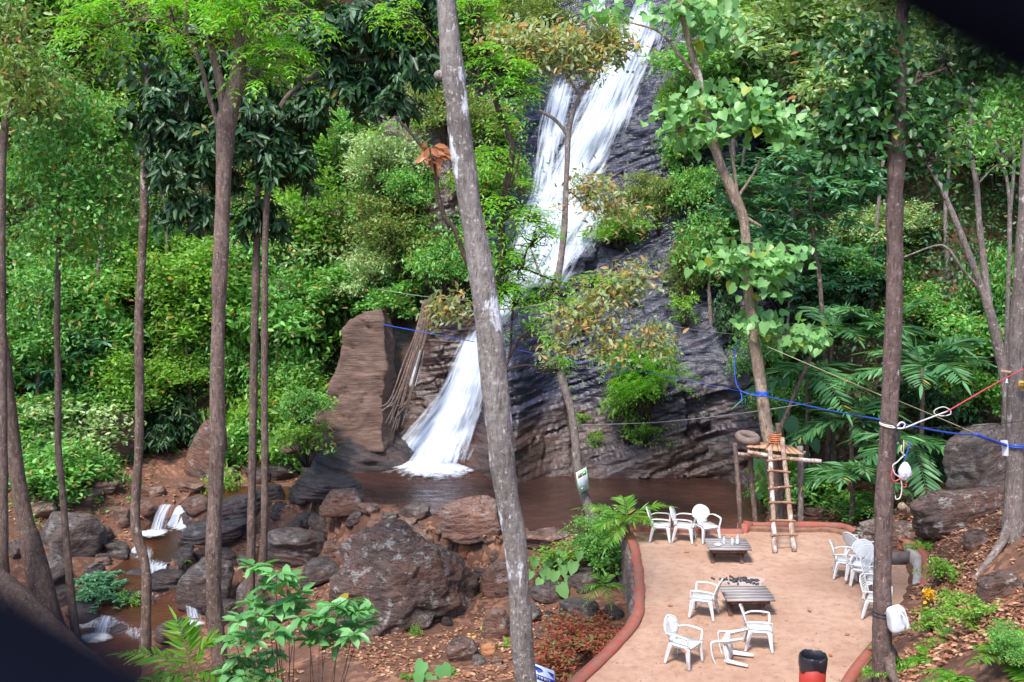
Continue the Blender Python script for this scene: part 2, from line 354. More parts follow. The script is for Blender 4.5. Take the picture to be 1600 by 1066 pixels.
def m_cliff():
    m = NM('sky_tinted_wet_rock'); v = m.coord(); st = m.coord((.45, .5, 3.4), (0, R(-17), 0))
    n = m.noise(st, 1.8, 8, .62); nb = m.noise(v, .35, 4, .6); n3 = m.noise(st, 6, 7, .65)
    dark = m.mix(m.ramp(n, [(.35, 0), (.7, 1)]), (.011, .012, .024), (.042, .041, .075))  # bluish tint paints sky reflection into the wet rock colour
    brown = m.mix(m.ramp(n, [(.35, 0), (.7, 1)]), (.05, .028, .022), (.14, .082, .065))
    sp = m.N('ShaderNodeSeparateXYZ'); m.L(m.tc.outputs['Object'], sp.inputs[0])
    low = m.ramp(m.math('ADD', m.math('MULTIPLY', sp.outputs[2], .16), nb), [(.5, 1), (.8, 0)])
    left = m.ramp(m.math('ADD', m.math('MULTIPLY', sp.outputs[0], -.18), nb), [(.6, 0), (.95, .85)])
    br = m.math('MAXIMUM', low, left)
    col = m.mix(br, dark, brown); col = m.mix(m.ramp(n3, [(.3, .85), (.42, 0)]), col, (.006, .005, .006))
    ru = m.noise(v, .9, 5, .6); col = m.mix(m.ramp(ru, [(.62, 0), (.7, .55)]), col, (.2, .075, .03))
    mo = m.noise(v, 1.7, 6, .65); col = m.mix(m.ramp(mo, [(.6, 0), (.68, .5)]), col, (.035, .045, .018))
    rough = m.ramp(m.math('ADD', m.math('MULTIPLY', nb, .6), m.math('MULTIPLY', n3, .6)), [(.45, .12), (.8, .42)])
    m.b.inputs['Coat Roughness'].default_value = .12
    return m.fin(col, rough, m.bump(n3, .5, .05, m.bump(n, .7, .14)), .6, coat=.0)
def m_rock(name, a, b, lich=None, rough=.8, spec=.3, ls=3):
    m = NM(name); v = m.coord(); st = m.coord((.6, .6, 2.2)); n = m.noise(st, 2.5, 8, .65); n2 = m.noise(v, 16, 7, .72); n0 = m.noise(v, .9, 3)
    col = m.mix(m.ramp(n, [(.35, 0), (.65, 1)]), a, b); col = m.mix(m.ramp(n2, [(.3, .75), (.48, 0)]), col, tuple(x * .4 for x in a))
    col = m.mix(m.ramp(n0, [(.42, 0), (.62, .6)]), col, (b[0] * 1.1, b[1] * .75, b[2] * .6))
    if lich:
        l = m.noise(v, ls, 6, .7); col = m.mix(m.ramp(l, [(.55, 0), (.62, .8)]), col, lich)
    ckr = m.noise(m.coord((.5, .5, 2.6), (.3, .2, 0)), 4, 6, .6); lc = m.math('ABSOLUTE', m.math('SUBTRACT', ckr, .5)); col = m.mix(m.ramp(lc, [(.004, .8), (.02, 0)]), col, tuple(x * .25 for x in a))
    return m.fin(col, rough, m.bump(n2, .9, .05, m.bump(n, .9, .12, m.bump(m.ramp(lc, [(0, 0), (.03, 1)]), .5, .04))), spec)
def m_water(name, c, bump=.1, scale=2.2, foamy=False):
    m = NM(name); v = m.coord((1, 2.0, 1)); n = m.noise(v, scale, 4, .55, .4); n2 = m.noise(v, scale * 4, 3, .5)
    big = m.noise(m.coord(), .35, 3); col = m.mix(m.ramp(big, [(.4, 0), (.6, 1)]), c, tuple(x * .55 for x in c))
    if foamy:
        g = m.N('ShaderNodeNewGeometry'); sp = m.N('ShaderNodeSeparateXYZ'); m.L(g.outputs['True Normal'], sp.inputs[0]); fn = m.noise(m.coord((2.4, 1, 1)), 7, 5, .7)
        k = m.ramp(m.math('ADD', m.math('SUBTRACT', 1.0, sp.outputs[2]), m.math('MULTIPLY', m.math('SUBTRACT', fn, .5), .8)), [(.15, 0), (.45, .85)]); col = m.mix(k, col, (.6, .64, .72))
    return m.fin(col, .09, m.bump(m.math('ADD', n, m.math('MULTIPLY', n2, .35)), .35, bump), .5)
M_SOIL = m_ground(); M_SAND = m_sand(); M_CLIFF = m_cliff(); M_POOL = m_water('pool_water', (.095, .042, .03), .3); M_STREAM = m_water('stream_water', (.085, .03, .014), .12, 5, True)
M_RBROWN = m_rock('brown_rock', (.11, .068, .052), (.23, .15, .12), (.33, .27, .24), ls=2.5)
M_RGREY = m_rock('grey_rock', (.06, .05, .048), (.145, .118, .11), (.24, .22, .21), .6, .4)
M_RDARK = m_rock('dark_wet_rock', (.03, .025, .026), (.095, .075, .075), None, .35, .6)
M_RPINK = m_rock('pinkish_rock', (.17, .1, .08), (.31, .2, .16), (.36, .3, .27))
M_SLAB = (lambda m: m.fin(m.mix(m.ramp(m.noise(m.coord((.3, .3, 2.2), (0, R(12), 0)), 4, 8, .65), [(.35, 0), (.66, 1)]), (.105, .062, .048), (.245, .155, .122)), .8, m.bump(m.noise(m.coord((.3, .3, 2.2), (0, R(12), 0)), 9, 8, .75), 1.0, .09), .3))(NM('slab_rock'))
M_RORANGE = m_rock('orange_rock', (.4, .16, .07), (.5, .27, .15))
M_RMOSS = m_rock('lichen_rock', (.08, .055, .045), (.18, .12, .1), (.36, .33, .3), ls=4)
# ------------------------------------------------------------------ ground sheet
def axis(core0, core1, step, lo, hi, g=1.12):
    a = list(np.arange(core0, core1 + 1e-6, step)); s = step; x = a[0]; L = []
    while x > lo: s *= g; x -= s; L.append(x)
    s = step; x = a[-1]; U = []
    while x < hi: s *= g; x += s; U.append(x)
    return np.array(L[::-1] + a + U)
gx = axis(-18, 16, .2, -130, 130); gy = axis(12, 42, .2, -60, 170)
GX, GY = np.meshgrid(gx, gy); GZ = H(GX, GY)
GZ = GZ - 4.0 * (np.exp(-((GX - 2) / 6) ** 4)) * sstep(40, 44, GY) * (1 - sstep(52, 60, GY))
def grid_faces(nx, ny):
    i = np.arange(ny - 1)[:, None] * nx; j = np.arange(nx - 1)[None, :]
    return np.stack([i + j, i + j + 1, i + nx + j + 1, i + nx + j], -1).reshape(-1, 4)
obj('ground', mesh_np('ground', np.stack([GX, GY, GZ], -1).reshape(-1, 3), grid_faces(len(gx), len(gy)), M_SOIL, True), kind='structure')
# cliff
cx_ = np.arange(-7.5, 11.5, .045); cz_ = np.concatenate([np.arange(-1.8, 17, .045), np.arange(17, 24, .2)])
CXX, CZZ = np.meshgrid(cx_, cz_); CYY = YC(CXX, CZZ)
CXX = np.vstack([CXX, CXX[-1:], CXX[-1:]]); CYY = np.vstack([CYY, CYY[-1:] + 3, CYY[-1:] + 22]); CZZ = np.vstack([CZZ, CZZ[-1:] + 1, CZZ[-1:] + 3])
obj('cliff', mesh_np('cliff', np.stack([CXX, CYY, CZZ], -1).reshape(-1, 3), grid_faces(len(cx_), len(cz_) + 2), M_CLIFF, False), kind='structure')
# pool and stream
def poly_obj(name, pts, z, mat, **k):
    V = [(p[0], p[1], z) for p in pts]; me = bpy.data.meshes.new(name); me.from_pydata(V, [], [list(range(len(V)))]); me.update()
    bm = bmesh.new(); bm.from_mesh(me); bmesh.ops.recalc_face_normals(bm, faces=bm.faces)
    for f in bm.faces:
        if f.normal.z < 0: f.normal_flip()
    bm.to_mesh(me); bm.free(); me.materials.append(mat); return obj(name, me, **k)
ux = np.arange(-6.5, 9.5, .07); uy = np.arange(25.5, 38, .07); UX, UY = np.meshgrid(ux, uy); src_ = G(665, 722, -.8)[:2]
rd_ = np.hypot(UX - src_[0], (UY - src_[1]) * 1.1); UZ = -.8 + .016 * np.sin(rd_ * 11 + 2.2 * fbm(X3(UX * .8, UY * .8, 0), 2, 3)) * np.exp(-rd_ / 3.2) + .012 * fbm(X3(UX * 1.6 + UY * .5, UY * 3.4, 0), 4, 8)
UF = grid_faces(len(ux), len(uy)); UF = UF[(sdist(POOL, UX, UY).ravel()[UF] > -.45).all(1)]; us, inv = np.unique(UF, return_inverse=True)
obj('pool', mesh_np('pool', np.stack([UX, UY, UZ], -1).reshape(-1, 3)[us], inv.reshape(UF.shape), M_POOL, True), kind='structure')
sx = np.arange(-14, -2, .07); sy = np.arange(20, 36, .07); SX, SY = np.meshgrid(sx, sy); SD, SZ = creek(SX, SY)
for _ in range(5): SZ[1:-1] = (SZ[:-2] + SZ[1:-1] * 2 + SZ[2:]) / 4; SZ[:, 1:-1] = (SZ[:, :-2] + SZ[:, 1:-1] * 2 + SZ[:, 2:]) / 4
SV = np.stack([SX, SY, SZ + .012 * fbm(X3(SX * 3, SY * 3, 0), 2, 6)], -1).reshape(-1, 3); SF = grid_faces(len(sx), len(sy)); ok = (SD.ravel()[SF] < .25).all(1); SF = SF[ok]
us, inv = np.unique(SF, return_inverse=True)
obj('stream', mesh_np('stream', SV[us], inv.reshape(SF.shape), M_STREAM, True), kind='structure')
# ------------------------------------------------------------------ terrace: sand floor, wall, kerb
def smooth_poly(poly, k):
    p = np.asarray(poly); q = catmull(np.vstack([p, p[:1]]), len(p) * k + 1)[:-1]; return q
sandp = TERR
poly_obj('sand_terrace', sandp, 0.0, M_SAND, kind='structure')
M_STONE = m_rock('wall_stone', (.13, .11, .105), (.3, .26, .25), (.4, .38, .4), .85, .3, 1.6)
M_RED = (lambda: (lambda m: m.fin(m.mix(m.ramp(m.noise(m.coord(), 7, 6, .7), [(.4, 0), (.56, .9)]), (.38, .075, .05), (.25, .13, .095)), .75, m.bump(m.noise(m.coord(), 25, 4), .5, .02), .3))(NM('red_kerb')))()
M_MUD = mat_plain('earth_wall', (.24, .13, .09), .9, .3, .2, 5, .6)
def ribbon_wall(path, w0, w1, ztop, zbot, seed=0, jit=.02):
    """solid wall along 2D path, offset left side w0 .. w1"""
    C = catmull([(p[0], p[1], 0) for p in path], (len(path) - 1) * 10 + 1); T = nrm(np.gradient(C, axis=0)); S = np.cross(T, [0, 0, 1.]); n = len(C)
    zt = np.interp(np.linspace(0, 1, n), np.linspace(0, 1, len(np.atleast_1d(ztop))), np.atleast_1d(ztop)) if len(np.atleast_1d(ztop)) > 1 else np.full(n, ztop)
    nr = 7; rows = []
    for k in range(nr):
        q = C + S * w0; q = q.copy(); q[:, 2] = zbot + (zt - zbot) * k / (nr - 1); rows.append(q)
    a = C + S * w1; a = a.copy(); a[:, 2] = zt; rows.append(a)
    b = C + S * w1; b = b.copy(); b[:, 2] = zbot; rows.append(b)
    V = np.stack(rows, 1); V = V + (fbm(V * 3, 3, seed)[..., None]) * jit * np.array([1, 1, .6])
    m = nr + 2; i = np.arange(n - 1)[:, None] * m; j = np.arange(m)[None, :]; j2 = (j + 1) % m
    F = np.stack([i + j, i + m + j, i + m + j2, i + j2], -1).reshape(-1, 4)
    mb = MB(); mb.add(V.reshape(-1, 3), [F, np.array([list(range(m)), list(range((n - 1) * m, n * m))[::-1]])]); return mb
leftedge = [TERR[i] for i in (0, 1, 2, 3, 4, 5, 6, 7)]
backedge = [TERR[i] for i in (0, 21, 20)]
backright = [TERR[i] for i in (19, 18, 17, 16)]
obj('retaining_wall', (ribbon_wall(leftedge, .26, .02, -.02, -2.3, 1, .12), M_STONE, True), label='grey stone retaining wall under the curved red kerb left of the sand terrace', cat='wall')
obj('kerb', (ribbon_wall(leftedge, .2, -.0, .085, -.03, 2, .04), M_RED), label='long curved red kerb along the left edge of the sand terrace', cat='kerb')
obj('kerb', (ribbon_wall(backedge, .12, -.02, .09, -.9, 3, .03), M_RED), label='low red kerb at the pool side behind the three white chairs', cat='kerb')
obj('kerb', (ribbon_wall([TERR[20], TERR[19]], .12, -.14, .2, -.9, 3, .03), M_RED), label='short worn red kerb end piece beside the pool corner', cat='kerb')
obj('kerb', (ribbon_wall(backright, .02, -.11, .17, -.5, 4, .05), M_RED), label='red topped kerb behind the ladder at the back right of the terrace', cat='kerb')
obj('earth_step', (ribbon_wall(backright, .2, .03, .1, -.1, 5, .05), M_MUD), label='worn earth face below the red kerb behind the ladder', cat='step')
redge = [TERR[i] for i in (13, 14, 15)]
wm = mat_plain('concrete', (.36, .31, .28), .85, .25, .3, 4, .4)
obj('curved_wall', (ribbon_wall(redge, .05, -.1, [.16, .34, .3], -.2, 6, .02), wm), label='curved concrete wall face at the right end of the terrace', cat='wall')
obj('kerb', (ribbon_wall([TERR[12] * .5 + TERR[13] * .5, redge[0], redge[1], redge[2], redge[2] + [-.1, .05]],   .2, .055, [.12, .32, .38, .34], 0, 7, .03), M_RED), label='curved red kerb above the concrete wall at the right end of the terrace', cat='kerb')
obj('kerb', (ribbon_wall([TERR[12], TERR[11], TERR[10], TERR[9]], .14, -.02, .06, -.2, 8, .04), M_RED), label='broken red kerb on the right edge behind the trunk with the jerrycan', cat='kerb')
mb = MB(); q = P(1402, 884, 22.2); box(mb, (q[0] - .1, q[1] + .25, .1), (.95, .1, .34)); obj('block_wall', (mb, mat_plain('dark_blocks', (.12, .1, .1), .9, .3)), label='short dark block wall beside the curved concrete wall', cat='wall')
# ------------------------------------------------------------------ waterfall
def m_fall(name, sx, thr):
    m = NM(name); v = m.coord((sx, .55, 1), src='UV'); n = m.noise(v, 4.0, 7, .62, .15); uv = m.N('ShaderNodeSeparateXYZ'); m.L(m.tc.outputs['UV'], uv.inputs[0])
    e = m.math('ABSOLUTE', m.math('SUBTRACT', m.math('MULTIPLY', uv.outputs[0], 2), 1)); edge = m.math('POWER', e, 2.2)
    at = m.N('ShaderNodeAttribute'); at.attribute_name = 'fade'; n = m.math('SUBTRACT', n, at.outputs['Fac'])
    a = m.ramp(m.math('SUBTRACT', m.math('ADD', n, thr), m.math('MULTIPLY', edge, .5)), [(.3, 0), (.62, .72), (.85, 1)])
    m.fin((.72, .78, .9), .6, m.bump(n, .25, .04), .3); m.L(a, m.b.inputs['Alpha']); return m.m
M_FALL = m_fall('fall_water', 5.0, .06); M_FALL2 = m_fall('thin_fall_water', 3.5, .03); M_FOAM = m_fall('foam', 3, .2); M_FALL_L = m_fall('lower_fall_water', 4.0, .2)
def fall_ribbon(pix, mat, name, parent, off=.1, nu=24, nv=180, ybase=None):
    """pix: (px_left, px_right, py) rows -> sheet lying on the rock face"""
    a = np.array(pix, float); t = np.linspace(0, len(a) - 1, nv); r = np.stack([np.interp(t, np.arange(len(a)), a[:, k]) for k in range(3)], 1)
    px = r[:, 0:1] + (r[:, 1:2] - r[:, 0:1]) * np.linspace(0, 1, nu)[None, :]; py = np.repeat(r[:, 2:3], nu, 1)
    V = cliff_hit(px, py)
    # smooth the sheet a little so it rides over the ledges
    for _ in range(14):
        W = V.copy(); W[1:-1] = (V[:-2] + V[1:-1] * 2 + V[2:]) / 4; V = W; W = V.copy(); W[:, 1:-1] = (V[:, :-2] + V[:, 1:-1] * 2 + V[:, 2:]) / 4; V = W
    u = np.linspace(-1, 1, nu); V[..., 1] -= off + off * 1.2 * (1 - u[None, :] ** 2); V[..., 2] += .04
    V[..., 1] -= np.abs(fbm(V * [3, 1, .8], 3, 12)) * .12
    me = mesh_np(name, V.reshape(-1, 3), grid_faces(nu, nv)[:, ::-1], mat, True)
    uvl = me.uv_layers.new(name='UVMap'); vi = np.zeros(len(me.loops), np.int32); me.loops.foreach_get('vertex_index', vi)
    dist = np.r_[0, np.cumsum(np.linalg.norm(np.diff(V[:, nu // 2], axis=0), axis=1))] / 3.2
    U = np.stack([(vi % nu) / (nu - 1), dist[vi // nu]], 1); uvl.data.foreach_set('uv', U.astype(np.float32).ravel())
    at = me.color_attributes.new('fade', 'FLOAT_COLOR', 'POINT'); tt = np.linspace(0, 1, nv); fd = np.clip(1 - tt / .14, 0, 1) * .55 + np.clip(1 - (1 - tt) / .05, 0, 1) * .12
    at.data.foreach_set('color', np.repeat(np.repeat(fd, nu)[:, None], 4, 1).astype(np.float32).ravel())
    return obj(name, me, parent)
wf = thing('waterfall', 'tall white waterfall sliding down the dark rock face into the brown pool', 'waterfall', G(670, 715, -.8))
def fr(pix, mat, name, off=.1, nu=24, nv=180):
    o = fall_ribbon(pix, mat, name, wf, off, nu, nv); o.matrix_parent_inverse = Matrix.Translation(wf.location).inverted(); return o
fr([(985, 1062, -40), (972, 1050, 20), (940, 1046, 70), (908, 1024, 125), (880, 1002, 180), (850, 974, 245), (820, 934, 305), (802, 900, 360), (790, 866, 415), (772, 840, 455), (745, 815, 490), (725, 775, 525), (712, 765, 565), (700, 758, 605)], M_FALL, 'main_stream', .1, 28, 240)
fr([(985, 1040, -20), (960, 1020, 50), (925, 990, 120), (900, 960, 190), (870, 930, 250), (850, 900, 310)], M_FALL, 'main_stream', .2, 16, 120)
fr([(862, 912, 105), (846, 905, 150), (834, 892, 200), (826, 885, 250), (816, 880, 300), (805, 850, 350), (790, 835, 400)], M_FALL2, 'side_stream', .07, 16, 110)
fr([(860, 1000, 300), (835, 960, 360), (815, 930, 410), (800, 900, 450)], M_FALL2, 'spray_veil', .14, 16, 60)
fr([(925, 960, -30), (920, 950, 10), (930, 960, 50)], M_FALL2, 'side_stream', .07, 10, 40)
fr([(728, 785, 505), (716, 775, 535), (705, 768, 560), (688, 765, 600), (660, 758, 640), (630, 750, 672), (604, 742, 700), (592, 735, 724)], M_FALL_L, 'lower_fall', .12, 26, 120)
fr([(722, 765, 550), (712, 755, 590), (690, 745, 630), (665, 735, 665), (635, 722, 695), (618, 715, 720)], M_FALL, 'lower_fall', .26, 20, 90)
fr([(603, 622, 600), (606, 620, 650), (606, 616, 690), (600, 615, 712)], M_FALL2, 'thin_trickle', .05, 8, 60)
fr([(648, 668, 540), (640, 662, 575), (630, 655, 605)], M_FALL2, 'thin_trickle', .05, 8, 60)
# foam skirt on the pool
def foam(name, pix, z, parent=None, n=18, mat=None, **k):
    C = np.array([G(a, b, z) for a, b in pix]); c = C.mean(0); ring = catmull(np.vstack([C, C[:1]]), 41)[:-1]
    rr = np.linspace(0, 1, 8)[1:]; V = [c + [0, 0, .07]]
    for q in rr: V.extend(c + (ring - c) * q + np.array([0, 0, .07 * (1 - q * q)]))
    V = np.array(V); V[:, 2] += np.abs(fbm(V * 6, 3, 2)) * .05 * (np.linalg.norm(V - c, axis=1) < 5)
    F3 = [(0, 1 + i, 1 + (i + 1) % 40) for i in range(40)]; F4 = [(1 + a * 40 + i, 1 + (a + 1) * 40 + i, 1 + (a + 1) * 40 + (i + 1) % 40, 1 + a * 40 + (i + 1) % 40) for a in range(6) for i in range(40)]
    me = mesh_np(name, V, [np.array(F3), np.array(F4)], mat or M_FOAM2, True)
    at = me.color_attributes.new('edge', 'FLOAT_COLOR', 'POINT'); d = np.concatenate([[0]] + [np.full(40, q) for q in rr]); at.data.foreach_set('color', np.repeat(d[:, None], 4, 1).astype(np.float32).ravel())
    o = obj(name, me, parent, **k)
    if parent: o.matrix_parent_inverse = Matrix.Translation(parent.location).inverted()
    return o
def m_foam2():
    m = NM('foam_patch'); at = m.N('ShaderNodeAttribute'); at.attribute_name = 'edge'; n = m.noise(m.coord((1, 1, 1)), 3.5, 6, .65)
    a = m.ramp(m.math('ADD', m.math('SUBTRACT', 1.0, at.outputs['Fac']), m.math('MULTIPLY', m.math('SUBTRACT', n, .5), 1.2)), [(.22, 0), (.62, .9)])
    m.fin((.86, .88, .93), .6, m.bump(n, .5, .05), .3); m.L(a, m.b.inputs['Alpha']); return m.m
M_FOAM2 = m_foam2()
foam('foam', [(575, 716), (640, 708), (710, 710), (765, 722), (760, 744), (710, 758), (645, 756), (590, 740)], -.77, wf)
# ------------------------------------------------------------------ rocks
def ico(sub):
    bm = bmesh.new(); bmesh.ops.create_icosphere(bm, subdivisions=sub, radius=1); V = np.array([v.co[:] for v in bm.verts]); F = np.array([[v.index for v in f.verts] for f in bm.faces]); bm.free(); return V, F
ICO = {k: ico(k) for k in (3, 4, 5, 6)}
def rock_mesh(name, s, seed, mat, sub=4, planes=9, rough=.06, layers=.0, sharp=18, taper=.16):
    V, F = ICO[sub]; r = np.random.default_rng(seed); N = nrm(r.normal(size=(planes, 3))); K = r.uniform(.62, .95, planes)
    N = np.vstack([N, [[0, 0, 1], [0, 0, -1]]]); K = np.r_[K, r.uniform(.6, .8), .7]
    lo = V[:, 2] < 0; W = np.where(lo[:, None], nrm(V * [1, 1, .3]), V)
    dd = np.maximum(W @ N.T, 1e-4) / K; rad = 1 / (np.sum(dd ** sharp, 1) ** (1 / sharp)); rad = np.minimum(rad, 1.35)
    Q = W * rad[:, None]; Q[:, 2] -= np.where(lo, -V[:, 2] * .75, 0); o = seed * 3.1
    Q = Q * (1 + fbm(Q * 1.3 + o, 3, seed)[:, None] * rough * 2.4 + fbm(Q * 4 + o, 4, seed + 3)[:, None] * rough)
    s = np.array(s, float); mn, mx = Q.min(0), Q.max(0); Q = (Q - (mn + mx) / 2) / ((mx - mn) / 2); Q[:, :2] *= (1 - taper * (Q[:, 2:3] + 1))
    Q = Q * s
    if layers:
        n = nrm(Q); q = Q[:, 2] * 7 / max(s[2] * 2, .5) + Q[:, 0] * .7 + fbm(Q * 1.5, 2, seed); f = q - np.floor(q); st = np.where(f < .8, f / .8, (1 - f) / .2)
        Q = Q + n * [1, 1, .2] * (st * layers * min(s))[:, None]
    return mesh_np(name, Q, F, mat, False)
def rot3(rx, ry, rz): return Matrix.Rotation(rz, 3, 'Z') @ Matrix.Rotation(ry, 3, 'Y') @ Matrix.Rotation(rx, 3, 'X')
def rock(px, py, wpx, hpx, mat, label, cat='rock', depth=None, asp=.8, seed=None, rot=(0, 0, 0), name='boulder', sub=4, planes=9, layers=.0, z=None, rough=.06, group=None, taper=.12):
    """rock whose middle shows at px,py and which spans wpx x hpx in the photo; it sits in the ground there"""
    b = hit(px, py + hpx * .42) if z is None else G(px, py + hpx * .42, z)
    dist = b[1] * 1.02; sx = wpx / FPX * dist / 2; sz = hpx / FPX * dist / 2 * 1.05; sy = sx * asp
    sz = max(sz * .9, .08)
    c = P(px, py, b[1] + sy * .45); seed = seed if seed is not None else int(px * 7 + py)
    o = obj(name, rock_mesh(name, (sx * 1.04, sy * 1.05, sz * 1.1), seed, mat, sub, planes, rough, layers, 18, taper), None, label, cat, group); o.location = [float(v) for v in c]; o.rotation_euler = [R(a) for a in rot]; return o
B, Gy, D, Pk, Lc = M_RBROWN, M_RGREY, M_RDARK, M_RPINK, M_RMOSS
def bigboulder():
    o = rock(620, 902, 335, 186, Lc, 'largest lichen-mottled brown boulder in the middle of the creek bank', 'boulder', seed=61, sub=6, planes=11, rough=.13, asp=.75, taper=.3); return o
bigboulder()
